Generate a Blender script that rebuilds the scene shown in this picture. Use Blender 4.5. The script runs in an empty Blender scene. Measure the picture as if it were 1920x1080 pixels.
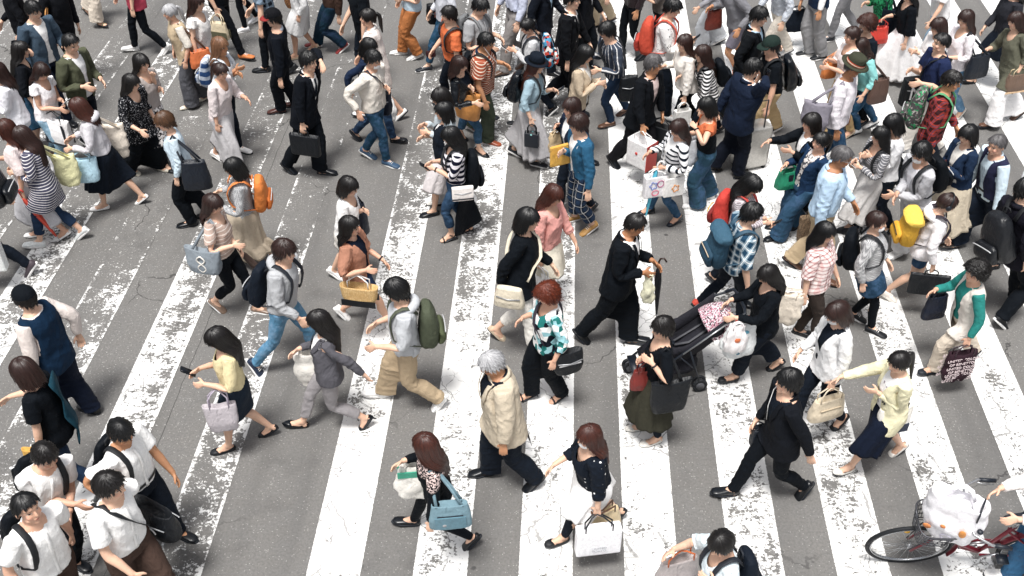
import bpy, math, random
import numpy as np
from mathutils import Vector, Matrix

# ------------------------------------------------------------------ camera, sky, sun, exposure
SC = bpy.context.scene
COL = SC.collection
FPX = 1990.0                                  # focal length of the photograph in its own pixels
TILT = math.atan(1650.0 / FPX)
CAMZ = 7.5
cam_data = bpy.data.cameras.new("camera")
cam_data.sensor_width = 36.0
cam_data.lens = 36.0 * FPX / 1920.0
cam_data.clip_end = 400.0
cam = bpy.data.objects.new("camera", cam_data)
COL.objects.link(cam)
cam.location = (0, 0, CAMZ)
cam.rotation_euler = (math.pi / 2 - TILT, 0, 0)
SC.camera = cam

SUN_EL, SUN_AZ = math.radians(72), math.radians(200)
W = bpy.data.worlds.new("World")
SC.world = W
W.use_nodes = True
wn, wl = W.node_tree.nodes, W.node_tree.links
bg = wn["Background"]
sky = wn.new("ShaderNodeTexSky")
sky.sky_type = 'NISHITA'
sky.sun_disc = False
sky.sun_elevation = SUN_EL
sky.sun_rotation = SUN_AZ
sky.air_density = 1.0
sky.dust_density = 4.0
hs = wn.new("ShaderNodeHueSaturation")
hs.inputs['Saturation'].default_value = 0.30
wl.new(sky.outputs[0], hs.inputs['Color'])
wl.new(hs.outputs[0], bg.inputs[0])
bg.inputs[1].default_value = 0.047
sun_data = bpy.data.lights.new("sun", 'SUN')
sun_data.energy = 1.5
sun_data.angle = math.radians(15)
sun_data.color = (1.0, 0.975, 0.945)
sun = bpy.data.objects.new("sun", sun_data)
COL.objects.link(sun)
sun.rotation_euler = Vector((math.sin(SUN_AZ) * math.cos(SUN_EL), math.cos(SUN_AZ) * math.cos(SUN_EL), math.sin(SUN_EL))).to_track_quat('Z', 'Y').to_euler()
SC.view_settings.view_transform = 'Standard'
SC.view_settings.look = 'None'
SC.view_settings.gamma = 1.0
SC.view_settings.exposure = 1.64

ct, st_ = math.cos(TILT), math.sin(TILT)
def ray(px, py):
    d = np.array([0, ct, -st_]) + (px - 960) / FPX * np.array([1., 0, 0]) - (py - 540) / FPX * np.array([0, st_, ct])
    return d / np.linalg.norm(d)
def at(px, py, h=0.0):
    d = ray(px, py)
    return np.array([0, 0, CAMZ]) + d * ((h - CAMZ) / d[2])
def proj(p):
    q = np.asarray(p, float) - np.array([0, 0, CAMZ])
    z = q[1] * ct - q[2] * st_
    return 960 + FPX * q[0] / z, 540 - FPX * (q[1] * st_ + q[2] * ct) / z

# ------------------------------------------------------------------ node helpers and materials
class NT:
    def __init__(s, name):
        s.m = bpy.data.materials.new(name)
        s.m.use_nodes = True
        s.n, s.l = s.m.node_tree.nodes, s.m.node_tree.links
        s.b = s.n["Principled BSDF"]
    def put(s, sock, v):
        if hasattr(v, 'is_output') or hasattr(v, 'links'):
            s.l.new(v, sock)
        elif isinstance(v, (tuple, list)) and len(v) == 3 and sock.type == 'RGBA':
            sock.default_value = (*v, 1)
        else:
            sock.default_value = v
    def math(s, op, a, b=0.0, c=None):
        n = s.n.new("ShaderNodeMath"); n.operation = op
        s.put(n.inputs[0], a); s.put(n.inputs[1], b)
        if c is not None: s.put(n.inputs[2], c)
        return n.outputs[0]
    def mix(s, f, a, b):
        n = s.n.new("ShaderNodeMix"); n.data_type = 'RGBA'
        s.put(n.inputs[0], f); s.put(n.inputs[6], a); s.put(n.inputs[7], b)
        return n.outputs[2]
    def step(s, v, lo, hi):
        n = s.n.new("ShaderNodeMapRange"); n.interpolation_type = 'SMOOTHSTEP'
        s.put(n.inputs[0], v); s.put(n.inputs[1], lo); s.put(n.inputs[2], hi)
        return n.outputs[0]
    def noise(s, vec, scale, detail=3, rough=0.55, out=0):
        n = s.n.new("ShaderNodeTexNoise")
        s.l.new(vec, n.inputs['Vector'])
        n.inputs['Scale'].default_value = scale; n.inputs['Detail'].default_value = detail; n.inputs['Roughness'].default_value = rough
        return n.outputs[out]
    def voro(s, vec, scale, feature='F1', rnd=1.0, out='Distance'):
        n = s.n.new("ShaderNodeTexVoronoi"); n.feature = feature
        s.l.new(vec, n.inputs['Vector']); n.inputs['Scale'].default_value = scale; n.inputs['Randomness'].default_value = rnd
        return n.outputs[out]
    def attr(s, name):
        n = s.n.new("ShaderNodeAttribute"); n.attribute_name = name
        return n.outputs['Vector']
    def pos(s):
        return s.n.new("ShaderNodeNewGeometry").outputs['Position']
    def xyz(s, v):
        n = s.n.new("ShaderNodeSeparateXYZ"); s.l.new(v, n.inputs[0])
        return n.outputs
    def scale(s, v, k):
        n = s.n.new("ShaderNodeVectorMath"); n.operation = 'MULTIPLY'
        s.l.new(v, n.inputs[0]); n.inputs[1].default_value = k
        return n.outputs[0]
    def addv(s, a, b):
        n = s.n.new("ShaderNodeVectorMath"); n.operation = 'ADD'
        s.l.new(a, n.inputs[0]); s.put(n.inputs[1], b)
        return n.outputs[0]
    def bump(s, h, strength=0.3, dist=0.01):
        n = s.n.new("ShaderNodeBump")
        n.inputs['Strength'].default_value = strength; n.inputs['Distance'].default_value = dist
        s.l.new(h, n.inputs['Height']); s.l.new(n.outputs[0], s.b.inputs['Normal'])
    def base(s, c): s.put(s.b.inputs['Base Color'], c)
    def rough(s, r): s.put(s.b.inputs['Roughness'], r)
    def spec(s, v): s.b.inputs['Specular IOR Level'].default_value = v

MATS = {}
def hexc(h):
    h = h.lstrip('#')
    return tuple(((int(h[i:i + 2], 16) / 255) ** 2.2) for i in (0, 2, 4))
COLORS = dict(black='10151b', ink='171e28', navy='1c2a42', dnavy='141c2c', white='eeedeb', offw='dcd8d0', cream='cfc4ad', ivory='d8d0bd', grey='8f9092', lgrey='b4b5b7', dgrey='4a4b50',
    char='34353b', slate='55606c', lblue='a9c3d8', sky='9dbcd2', denim='3a5878', ldenim='6f93b2', ddenim='22344c', teal='1e7f78', aqua='86c9c6', green='1f8a68', olive='50533c', khaki='a58a5f', tan='bfa37c',
    beige='bca98f', brown='5d4030', dbrown='33241d', rust='a85a30', orange='d2682a', red='c23128', crimson='b02a45', pink='dc9a92', lpink='d8bfb9', yellow='e0d08c', gold='e2a81c', blue='1f4d78', pblue='21527e',
    lilac='b9aebf', mauve='8d7f88', silver='a9abae', wine='5a1f25', plum='2c2430', taupe='6f665c', cocoa='4a3a33', sand='c8b48e', mint='a8d0bf', cork='b98a58')
def C(c):
    if isinstance(c, str):
        q = hexc(COLORS.get(c, c)); m = sum(q) / 3
        return tuple(m + (i - m) * .88 for i in q)
    return c

def cloth(col, pat=None, rough=0.85, kind='cloth'):
    """woven cloth; pat = (kind, second colour, number...) laid out in the garment's own rest coordinates"""
    key = ('cloth', col, pat, rough, kind)
    if key in MATS: return MATS[key]
    t = NT(kind)
    c1 = C(col)
    r = t.attr('rest')
    out = c1
    x, y, z = t.xyz(r)
    if pat:
        k, c2 = pat[0], C(pat[1])
        if k == 'stripe':        # horizontal stripes: period, share
            f = t.math('FRACT', t.math('MULTIPLY', z, 1.0 / pat[2]))
            out = t.mix(t.step(f, pat[3] - 0.04, pat[3] + 0.04), c2, c1)
        elif k == 'vstripe':
            a = t.math('ARCTAN2', x, t.math('ADD', y, 0.001))
            f = t.math('FRACT', t.math('MULTIPLY', a, pat[2]))
            out = t.mix(t.step(f, pat[3] - 0.05, pat[3] + 0.05), c2, c1)
        elif k == 'plaid':
            p = pat[2]
            fx = t.math('FRACT', t.math('MULTIPLY', t.math('ADD', x, t.math('MULTIPLY', y, 0.6)), 1 / p))
            fz = t.math('FRACT', t.math('MULTIPLY', z, 1 / p))
            a = t.step(t.math('ABSOLUTE', t.math('SUBTRACT', fx, 0.5)), 0.2, 0.24)
            b = t.step(t.math('ABSOLUTE', t.math('SUBTRACT', fz, 0.5)), 0.2, 0.24)
            s = t.math('MULTIPLY', t.math('ADD', a, b), 0.5)
            out = t.mix(s, c1, c2)
            if len(pat) > 3:
                la = t.step(t.math('ABSOLUTE', t.math('SUBTRACT', fx, 0.5)), 0.05, 0.02)
                lb = t.step(t.math('ABSOLUTE', t.math('SUBTRACT', fz, 0.5)), 0.05, 0.02)
                out = t.mix(t.math('MAXIMUM', la, lb), out, C(pat[3]))
        elif k == 'dots':
            d = t.voro(r, pat[2], rnd=0.55)
            out = t.mix(t.step(d, pat[3] + 0.04, pat[3]), c1, c2)
        elif k == 'flower':
            d = t.noise(r, pat[2], 2, 0.6)
            out = t.mix(t.step(d, pat[3] - 0.02, pat[3] + 0.02), c1, c2)
            if len(pat) > 4:
                d2 = t.noise(t.addv(r, (3.1, 1.7, .4)), pat[2] * 1.2, 2, 0.6)
                out = t.mix(t.step(d2, pat[3] + .01, pat[3] + 0.04), out, C(pat[4]))
        elif k == 'multi':       # irregular colour blocks
            n = t.n.new("ShaderNodeTexVoronoi"); t.l.new(r, n.inputs['Vector']); n.inputs['Scale'].default_value = pat[2]
            q = t.xyz(n.outputs['Color'])
            out = t.mix(t.step(q[0], .5, .52), c1, c2)
            for i, cc in enumerate(pat[3:]):
                out = t.mix(t.step(q[1 if i % 2 == 0 else 2], .66, .68), out, C(cc))
        elif k == 'yoke':        # light ornament on the shoulders
            d = t.noise(r, 55, 2, 0.6)
            m = t.math('MULTIPLY', t.step(d, .5, .54), t.step(z, pat[2], pat[2] + .04))
            out = t.mix(m, c1, c2)
        elif k == 'cuff':        # other colour over the upper part
            out = t.mix(t.step(z, pat[2] - .004, pat[2] + .004), c1, c2)
        elif k == 'check':
            n = t.n.new("ShaderNodeTexChecker"); t.l.new(r, n.inputs['Vector']); n.inputs['Scale'].default_value = pat[2]
            t.put(n.inputs['Color1'], c1); t.put(n.inputs['Color2'], c2)
            out = n.outputs['Color']
        elif k == 'weave':
            d = t.voro(t.scale(r, (1, 1, 1.8)), pat[2], rnd=.5)
            out = t.mix(t.step(d, .25, .6), c1, c2)
        elif k == 'fade':        # worn denim
            d = t.noise(r, 9, 4, 0.6)
            out = t.mix(t.step(d, .42, .68), c1, c2)
    v = t.noise(r, 30, 4, 0.65)
    fac = t.math('MULTIPLY_ADD', v, 0.34, 0.83)
    mul = t.n.new("ShaderNodeMix"); mul.data_type = 'RGBA'; mul.blend_type = 'MULTIPLY'; mul.inputs[0].default_value = 1
    t.put(mul.inputs[6], out); t.l.new(fac, mul.inputs[7])
    t.base(mul.outputs[2]); t.rough(rough); t.spec(0.14 if rough > .6 else .4)
    w = t.addv(r, t.scale(t.noise(r, 11, 2, .5, 1), (.10, .10, .10)))
    rd = t.math('ABSOLUTE', t.math('SUBTRACT', t.noise(t.scale(w, (1, 1, .34)), 17, 2, .5), .5))
    h = t.math('ADD', t.math('MULTIPLY', rd, 2.2), t.math('MULTIPLY', t.noise(r, 420, 1), .05))
    t.bump(h, 0.6, 0.014)
    t.b.inputs['Sheen Weight'].default_value = 0.0
    MATS[key] = t.m
    return t.m

def plain(col, rough=0.5, metal=0.0, kind='surface', bump=0.0, sc=60):
    key = ('plain', col, rough, metal, kind, bump)
    if key in MATS: return MATS[key]
    t = NT(kind)
    p = t.n.new("ShaderNodeTexCoord").outputs['Object']
    v = t.noise(p, 38, 4, .6)
    c = C(col)
    t.base(t.mix(t.step(v, .3, .7), tuple(a * .86 for a in c), tuple(min(1, a * 1.08) for a in c)))
    t.rough(t.math('MULTIPLY_ADD', v, .2, rough - .1)); t.b.inputs['Metallic'].default_value = metal
    if bump: t.bump(t.noise(p, sc, 3, .6), bump, .01)
    MATS[key] = t.m
    return t.m

def skin(tone):
    key = ('skin', tone)
    if key in MATS: return MATS[key]
    t = NT('skin')
    base = [hexc('d3a68d'), hexc('d9b097'), hexc('bc8967'), hexc('a67555')][tone]
    r = t.attr('rest')
    x, y, z = t.xyz(r)
    ax = t.math('ABSOLUTE', x)
    v = t.noise(r, 34, 3, .6)
    c = t.mix(v, tuple(a * .86 for a in base), tuple(min(1, a * 1.1) for a in base))
    def ell(u, uc, ur, w, wc, wr):
        a = t.math('DIVIDE', t.math('SUBTRACT', u, uc), ur); b = t.math('DIVIDE', t.math('SUBTRACT', w, wc), wr)
        return t.math('ADD', t.math('MULTIPLY', a, a), t.math('MULTIPLY', b, b))
    front = t.step(y, .045, .055)
    def paint(c, d, col, soft=.35, k=1.0):
        m = t.math('MULTIPLY', t.step(d, 1 + soft, 1 - soft), front)
        return t.mix(t.math('MULTIPLY', m, k), c, col)
    red = tuple((base[0], base[1] * .62, base[2] * .62))
    c = paint(c, ell(ax, .045, .022, z, 1.565, .02), red, .9, .35)
    c = paint(c, ell(ax, 0, .021, z, 1.536, .0075), (.36, .10, .085), .3, .85)
    c = paint(c, ell(ax, .034, .017, z, 1.603, .0068), (.55, .5, .46), .3)
    c = paint(c, ell(ax, .034, .0075, z, 1.603, .0068), (.012, .008, .006), .25)
    c = paint(c, ell(ax, .034, .018, z, 1.6095, .0028), (.02, .013, .01), .4)
    c = paint(c, ell(ax, .035, .021, z, 1.626, .0042), (.035, .022, .016), .45, .85)
    t.base(c); t.rough(.52); t.spec(.35)
    t.b.inputs['Subsurface Weight'].default_value = .08
    t.b.inputs['Subsurface Radius'].default_value = (.012, .005, .003)
    t.bump(t.noise(r, 260, 2), .12, .004)
    MATS[key] = t.m
    return t.m

HAIRC = dict(black='09090b', soft='120e0d', brown='2b1b17', auburn='3d2018', light='4a3424', gray='9a9a9c', salt='4c4a4b', red='5e2a18', fair='6a4c38')
def hairmat(c):
    key = ('hair', c)
    if key in MATS: return MATS[key]
    t = NT('hair')
    b = hexc(HAIRC[c])
    s = t.attr('rest')           # strand space: (azimuth*k, 0, along)
    n = t.noise(t.scale(s, (1, 1, .06)), 9, 4, .65)
    t.base(t.mix(t.step(n, .32, .7), tuple(a * .55 for a in b), tuple(a * 1.75 for a in b)))
    t.rough(t.math('MULTIPLY_ADD', n, .25, .28)); t.spec(.55)
    t.bump(n, .35, .008)
    MATS[key] = t.m
    return t.m

# ------------------------------------------------------------------ object helpers
def make_mesh(name, V, F, mat, parent=None, rest=None, smooth=True):
    """F: list of int arrays (n,3) / (n,4)"""
    me = bpy.data.meshes.new(name)
    V = np.asarray(V, np.float32)
    F = [np.asarray(f, np.int32) for f in F if len(f)]
    me.vertices.add(len(V)); me.vertices.foreach_set('co', V.ravel())
    loops = np.concatenate([f.ravel() for f in F])
    sizes = np.concatenate([np.full(len(f), f.shape[1], np.int32) for f in F])
    starts = np.concatenate([[0], np.cumsum(sizes)[:-1]]).astype(np.int32)
    me.loops.add(len(loops)); me.loops.foreach_set('vertex_index', loops)
    me.polygons.add(len(sizes)); me.polygons.foreach_set('loop_start', starts)
    me.update(calc_edges=True)
    if smooth: me.shade_smooth()
    else: me.shade_flat()
    if rest is not None:
        a = me.attributes.new('rest', 'FLOAT_VECTOR', 'POINT')
        a.data.foreach_set('vector', np.asarray(rest, np.float32).ravel())
    me.materials.append(mat)
    o = bpy.data.objects.new(name, me)
    COL.objects.link(o)
    if parent is not None: o.parent = parent
    return o
def empty(name, loc):
    o = bpy.data.objects.new(name, None); COL.objects.link(o); o.location = Vector([float(a) for a in loc])
    o.empty_display_size = .1
    return o
def tag(o, label=None, cat=None, group=None, kind=None):
    if label: o['label'] = label
    if cat: o['category'] = cat
    if group: o['group'] = group
    if kind: o['kind'] = kind
    return o

def unit(v):
    v = np.asarray(v, float); n = np.linalg.norm(v)
    return v / n if n > 1e-9 else v
def loft(rings, cap=True):
    R = np.asarray(rings, float); m, n = R.shape[:2]
    V = R.reshape(-1, 3)
    i = np.arange(m - 1)[:, None] * n; j = np.arange(n)[None]; k = (j + 1) % n
    F = np.stack([i + j, i + k, i + n + k, i + n + j], -1).reshape(-1, 4)
    T = np.zeros((0, 3), int)
    if cap:
        V = np.concatenate([V, [R[0].mean(0)], [R[-1].mean(0)]])
        a, b = m * n, m * n + 1
        j = np.arange(n); k = (j + 1) % n
        T = np.concatenate([np.stack([np.full(n, a), k, j], 1), np.stack([np.full(n, b), (m - 1) * n + j, (m - 1) * n + k], 1)])
    return V, [F, T]
def ring(c, u, v, a, b, n=20, e=2.0):
    t = np.linspace(0, 2 * np.pi, n, endpoint=False)
    cs, sn = np.cos(t), np.sin(t)
    cs = np.sign(cs) * np.abs(cs) ** (2 / e); sn = np.sign(sn) * np.abs(sn) ** (2 / e)
    return np.asarray(c, float) + a * cs[:, None] * np.asarray(u) + b * sn[:, None] * np.asarray(v)
def tube(pts, rad, n=10, side=None, cap=True, flat=None):
    """swept tube; rad = number or list; flat = (a,b) multipliers across / along the side vector"""
    P = np.asarray(pts, float); m = len(P)
    rad = np.broadcast_to(np.asarray(rad, float), (m,))
    T = np.gradient(P, axis=0); T /= np.linalg.norm(T, axis=1)[:, None] + 1e-12
    s = np.asarray(side, float) if side is not None else (np.array([0, 0, 1.]) if abs(T[0][2]) < .9 else np.array([0, 1., 0]))
    fa, fb = flat or (1, 1)
    R = []
    for i in range(m):
        u = s - T[i] * np.dot(s, T[i])
        if np.linalg.norm(u) < 1e-4: u = np.cross(T[i], [1, .3, .2])
        u = unit(u); v = np.cross(T[i], u)
        R.append(ring(P[i], u, v, rad[i] * fa, rad[i] * fb, n))
        if side is None: s = u
    return loft(R, cap)
def ball(c, r, n=14, m=9):
    c = np.asarray(c, float); r = np.broadcast_to(np.asarray(r, float), (3,))
    R = []
    for th in np.linspace(.12, np.pi - .12, m):
        R.append(ring(c + np.array([0, 0, np.cos(th) * r[2]]), [1, 0, 0], [0, 1, 0], r[0] * np.sin(th), r[1] * np.sin(th), n))
    return loft(R)
def box(c, s, e=None):
    c = np.asarray(c, float); h = np.asarray(s, float) / 2
    k = np.array([[x, y, z] for z in (-1, 1) for y in (-1, 1) for x in (-1, 1)], float)
    return c + k * h, [np.array([[0, 2, 3, 1], [4, 5, 7, 6], [0, 1, 5, 4], [1, 3, 7, 5], [3, 2, 6, 7], [2, 0, 4, 6]])]
def join(parts):
    V, FQ, FT, o = [], [], [], 0
    for v, fs in parts:
        for f in fs:
            f = np.asarray(f)
            if len(f): (FQ if f.shape[1] == 4 else FT).append(f + o)
        V.append(v); o += len(v)
    return np.concatenate(V), [np.concatenate(FQ) if FQ else np.zeros((0, 4), int), np.concatenate(FT) if FT else np.zeros((0, 3), int)]
def smooth01(x, a, b):
    t = np.clip((x - a) / (b - a), 0, 1)
    return t * t * (3 - 2 * t)

def evaluate(parts, voxel, smooth=3, decimate=None):
    """union of closed pieces as one continuous surface"""
    V, F = join(parts)
    o = make_mesh('work', V, F, plain('grey'))
    m = o.modifiers.new('r', 'REMESH'); m.mode = 'VOXEL'; m.voxel_size = voxel
    if smooth:
        m = o.modifiers.new('s', 'SMOOTH'); m.iterations = smooth; m.factor = .5
    if decimate:
        m = o.modifiers.new('d', 'DECIMATE'); m.ratio = decimate
    dg = bpy.context.evaluated_depsgraph_get()
    ev = o.evaluated_get(dg)
    me = ev.to_mesh()
    r = read_mesh(me)
    ev.to_mesh_clear()
    old = o.data
    bpy.data.objects.remove(o); bpy.data.meshes.remove(old)
    return r
def read_mesh(me):
    V = np.empty(len(me.vertices) * 3, np.float32); me.vertices.foreach_get('co', V); V = V.reshape(-1, 3).astype(float)
    N = np.empty(len(me.vertices) * 3, np.float32); me.vertices.foreach_get('normal', N); N = N.reshape(-1, 3).astype(float)
    L = np.empty(len(me.loops), np.int32); me.loops.foreach_get('vertex_index', L)
    S = np.empty(len(me.polygons), np.int32); me.polygons.foreach_get('loop_start', S)
    T = np.empty(len(me.polygons), np.int32); me.polygons.foreach_get('loop_total', T)
    F = []
    for k in (4, 3):
        s = S[T == k]
        F.append(L[s[:, None] + np.arange(k)] if len(s) else np.zeros((0, k), int))
    return V, F, N
def normals(V, F):
    N = np.zeros_like(V)
    for f in F:
        if len(f):
            a = V[f[:, 1]] - V[f[:, 0]]; b = V[f[:, 2]] - V[f[:, 0]]
            n = np.cross(a, b)
            for k in range(f.shape[1]): np.add.at(N, f[:, k], n)
    return N / (np.linalg.norm(N, axis=1)[:, None] + 1e-12)
def drop(V, F, kill, *arrs):
    """remove the vertices flagged in kill and the faces that use them"""
    keep = ~kill
    idx = np.cumsum(keep) - 1
    F2 = [idx[f[keep[f].all(1)]] if len(f) else f for f in F]
    return (V[keep], F2) + tuple(a[keep] for a in arrs)

def cut(V, F, kill, snap, *arrs, wv=None):
    """remove the flagged vertices and draw the border left behind onto the cutting curve"""
    bd = np.zeros(len(V), bool)
    for f in F:
        if len(f):
            k = kill[f].any(1) & ~kill[f].all(1)
            bd[f[k].ravel()] = True
    bd &= ~kill
    V = V.copy()
    if wv is None:
        if bd.any(): V[bd] = snap(V[bd])
    else:
        b2 = bd & (V[:, 2] < 1.41)
        V[b2, 0] = np.sign(V[b2, 0]) * wv[b2]
    return drop(V, F, kill, *arrs)
# ------------------------------------------------------------------ the human figure: rest skeleton, skinning, templates
A35 = math.radians(35)
AD = np.array([math.sin(A35), 0, -math.cos(A35)])
SK = {}
for sex, sh, shz, ua, fa, hx in (('m', .176, 1.385, .285, .25, .092), ('f', .152, 1.375, .272, .238, .09)):
    J = dict(pelvis=np.array([0, 0, .93]), abd=np.array([0, 0, 1.0]), chest=np.array([0, 0, 1.15]), neck=np.array([0, -.01, 1.43]), head=np.array([0, 0, 1.505]), crown=np.array([0, 0, 1.715]))
    for s, k in ((1, 'r'), (-1, 'l')):
        m = np.array([s, 1, 1])
        J[k + 'sh'] = np.array([sh, -.005, shz]) * m
        J[k + 'el'] = J[k + 'sh'] + AD * m * ua
        J[k + 'wr'] = J[k + 'el'] + AD * m * fa
        J[k + 'hip'] = np.array([hx, 0, .90]) * m
        J[k + 'kn'] = np.array([.095, .008, .485]) * m
        J[k + 'an'] = np.array([.095, -.025, .085]) * m
    SK[sex] = J
BONES = ['pelvis', 'abd', 'chest', 'neck', 'head', 'rua', 'rfa', 'rha', 'lua', 'lfa', 'lha', 'rth', 'rshin', 'rft', 'lth', 'lshin', 'lft']
BI = {b: i for i, b in enumerate(BONES)}
def segs(sex):
    J = SK[sex]
    L = [('pelvis', [0, 0, .89], [0, 0, .97], .12), ('pelvis', [-.06, 0, .92], [.06, 0, .92], .10), ('abd', [0, 0, 1.01], [0, 0, 1.12], .12), ('chest', [0, 0, 1.19], [0, 0, 1.36], .13),
         ('chest', [-.10, 0, 1.34], [.10, 0, 1.34], .075), ('neck', [0, 0, 1.44], [0, 0, 1.49], .055), ('head', [0, .01, 1.55], [0, .01, 1.67], .085)]
    for s, k in ((1, 'r'), (-1, 'l')):
        d = AD * np.array([s, 1, 1])
        L += [(k + 'ua', J[k + 'sh'] + d * .03, J[k + 'el'], .047), (k + 'fa', J[k + 'el'], J[k + 'wr'], .036), (k + 'ha', J[k + 'wr'] + d * .03, J[k + 'wr'] + d * .16, .03),
              (k + 'th', J[k + 'hip'] + np.array([0, 0, -.06]), J[k + 'kn'], .075), (k + 'shin', J[k + 'kn'], J[k + 'an'], .048), (k + 'ft', J[k + 'an'] + [0, 0, -.03], J[k + 'an'] + [0, .15, -.06], .04)]
    return L
def skinw(V, sex, allow=None, s=.022):
    D = np.full((len(V), len(BONES)), 9.0); AX = np.zeros((len(V), len(BONES), 3))
    for b, p, q, r in segs(sex):
        if allow and b not in allow: continue
        p = np.asarray(p, float); q = np.asarray(q, float); e = q - p
        t = np.clip(((V - p) @ e) / (e @ e), 0, 1)
        c = p + t[:, None] * e
        d = np.linalg.norm(V - c, axis=1) - r
        i = BI[b]; better = d < D[:, i]
        D[better, i] = d[better]; AX[better, i] = c[better]
    w = np.exp(-(D - D.min(1)[:, None]) / s)
    w[w < .03] = 0
    w /= w.sum(1)[:, None]
    return w, (w[:, :, None] * AX).sum(1)
class Tpl:
    pass
def tpl(V, F, N, sex, allow=None, s=.022, W=None, ax=None):
    t = Tpl(); t.V, t.F, t.N = V, F, N
    if W is None: t.W, t.ax = skinw(V, sex, allow, s)
    else: t.W, t.ax = W, ax
    t.g = 1 - t.W[:, [BI['head'], BI['rha'], BI['lha'], BI['rft'], BI['lft']]].sum(1)
    return t

PROF = dict(
    m=dict(z=[.80, .86, .92, 1.02, 1.12, 1.22, 1.32, 1.385, 1.42, 1.45, 1.47], a=[.158, .166, .168, .150, .148, .162, .176, .168, .120, .074, .060], b=[.105, .116, .114, .102, .100, .113, .112, .094, .078, .066, .058],
           c=[-.012, -.014, -.012, 0, .004, .006, -.002, -.008, -.010, -.010, -.008]),
    f=dict(z=[.80, .86, .92, 1.02, 1.12, 1.22, 1.32, 1.375, 1.41, 1.44, 1.46], a=[.160, .168, .164, .132, .124, .138, .148, .144, .105, .062, .050], b=[.108, .120, .112, .092, .088, .116, .104, .086, .070, .056, .049],
           c=[-.014, -.016, -.012, 0, .004, .018, .004, -.006, -.010, -.010, -.008]))
def prof(sex, z):
    p = PROF[sex]
    return [np.interp(z, p['z'], p[k]) for k in 'abc']
def surf_y(sex, x, z, ease):
    a, b, c = prof(sex, z)
    return c + (b + ease) * max(0, 1 - abs(x / (a + ease)) ** 2.4) ** (1 / 2.4)
HS, HC = 1.03, np.array([0, 0, 1.50])
def hsc(p): return HC + (np.asarray(p, float) - HC) * HS
def sball(c, r, n=18, m=12): return ball(hsc(c), np.broadcast_to(np.asarray(r, float), (3,)) * HS, n, m)
def arm_frame(s):
    d = AD * np.array([s, 1, 1]); n = np.array([-s * math.cos(A35), 0, -math.sin(A35)])
    return d, n
def body_template(sex):
    J = SK[sex]; P = []
    zs = np.linspace(.82, 1.46, 24)
    R = []
    for z in zs:
        a, b, c = prof(sex, z); R.append(ring([0, c, z], [1, 0, 0], [0, 1, 0], a, b, 28, 2.4))
    P.append(loft(R))
    k = 1.0 if sex == 'm' else .93
    nr = .057 if sex == 'm' else .047
    P.append(tube([[0, -.012, 1.38], [0, -.008, 1.44], [0, .002, 1.50], [0, .012, 1.54]], [nr + .012, nr, nr, nr], 16))
    # head
    P += [sball([0, -.002, 1.617], [.074, .092, .085]), sball([0, .030, 1.560], [.058, .062, .078]), sball([0, .066, 1.500], [.024, .022, .018]),
          sball([0, .068, 1.634], [.052, .026, .026]), tube([hsc([0, .082, 1.606]), hsc([0, .099, 1.584]), hsc([0, .104, 1.567])], [.010, .0115, .013], 8),
          sball([0, .086, 1.538], [.023, .011, .010], 10, 7), sball([0, .085, 1.529], [.018, .010, .007], 10, 7), sball([.037, .066, 1.568], [.022, .022, .022], 10, 7), sball([-.037, .066, 1.568], [.022, .022, .022], 10, 7),
          sball([.038, .030, 1.525], [.024, .036, .026], 10, 7), sball([-.038, .030, 1.525], [.024, .036, .026], 10, 7)]
    for s in (1, -1):
        P.append(sball([s * .078, -.006, 1.583], [.010, .020, .031], 10, 8))
        m = np.array([s, 1, 1]); d, n = arm_frame(s); Y = np.array([0, 1., 0])
        kk = 's'; key = 'r' if s > 0 else 'l'
        sh, el, wr = J[key + 'sh'], J[key + 'el'], J[key + 'wr']
        P.append(tube([sh - d * .02, sh + d * .05, (sh + el) / 2, el - d * .02, el + d * .06, wr - d * .06, wr + d * .01], np.array([.052, .051, .044, .038, .040, .029, .025]) * k, 14))
        hk = .98 if sex == 'm' else .9
        R = []
        for t, a, b in ((-.005, .026, .021), (.03, .035, .018), (.07, .041, .016), (.094, .038, .013)):
            R.append(ring(wr + d * t * hk + n * .004, Y, n, a * hk, b * hk, 14))
        P.append(loft(R))
        for yo, ln, dz in ((.030, .068, .088), (.010, .076, .094), (-.011, .070, .091), (-.030, .054, .082)):
            p = wr + d * dz * hk + Y * yo * hk; pts = [p - d * .015, p]; a = .22
            for sgm, seg in enumerate((.45, .32, .23)):
                p = p + (d * math.cos(a) + n * math.sin(a)) * ln * seg * hk + Y * yo * .06
                pts.append(p); a += .42
            P.append(tube(pts, np.array([.0105, .0105, .0098, .009, .0075]) * hk, 8))
        p0 = wr + d * .026 * hk + Y * .026 * hk + n * .006
        t1 = unit(d * .62 + Y * .62 + n * .48); t2 = unit(d * .85 + Y * .25 + n * .45)
        P.append(tube([p0 - t1 * .012, p0 + t1 * .018, p0 + t1 * .042, p0 + t1 * .042 + t2 * .03], np.array([.015, .0145, .0115, .0085]) * hk, 8))
        hip, kn, an = J[key + 'hip'], J[key + 'kn'], J[key + 'an']
        P.append(tube([hip + [0, 0, .0], hip + [0, 0, -.1], [s * .094, .004, .66], [s * .095, .010, .52], kn + [0, 0, -.03], [s * .096, -.016, .36], [s * .095, -.022, .22], an + [0, 0, .02], an + [0, 0, -.03]],
                      np.array([.086, .085, .072, .055, .050, .054, .042, .033, .034]) * (1 if sex == 'm' else .97), 16))
        P += [ball(np.array([s * .095, -.045, .036]), [.031, .036, .034]), ball(np.array([s * .098, .035, .034]), [.036, .085, .028]), ball(np.array([s * .101, .105, .022]), [.042, .056, .018]),
              tube([[s * .095, -.025, .09], [s * .097, .02, .055], [s * .099, .075, .032]], [.034, .032, .024], 12)]
    V, F, N = evaluate(P, .0062, 2, .17)
    return tpl(V, F, N, sex)

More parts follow.
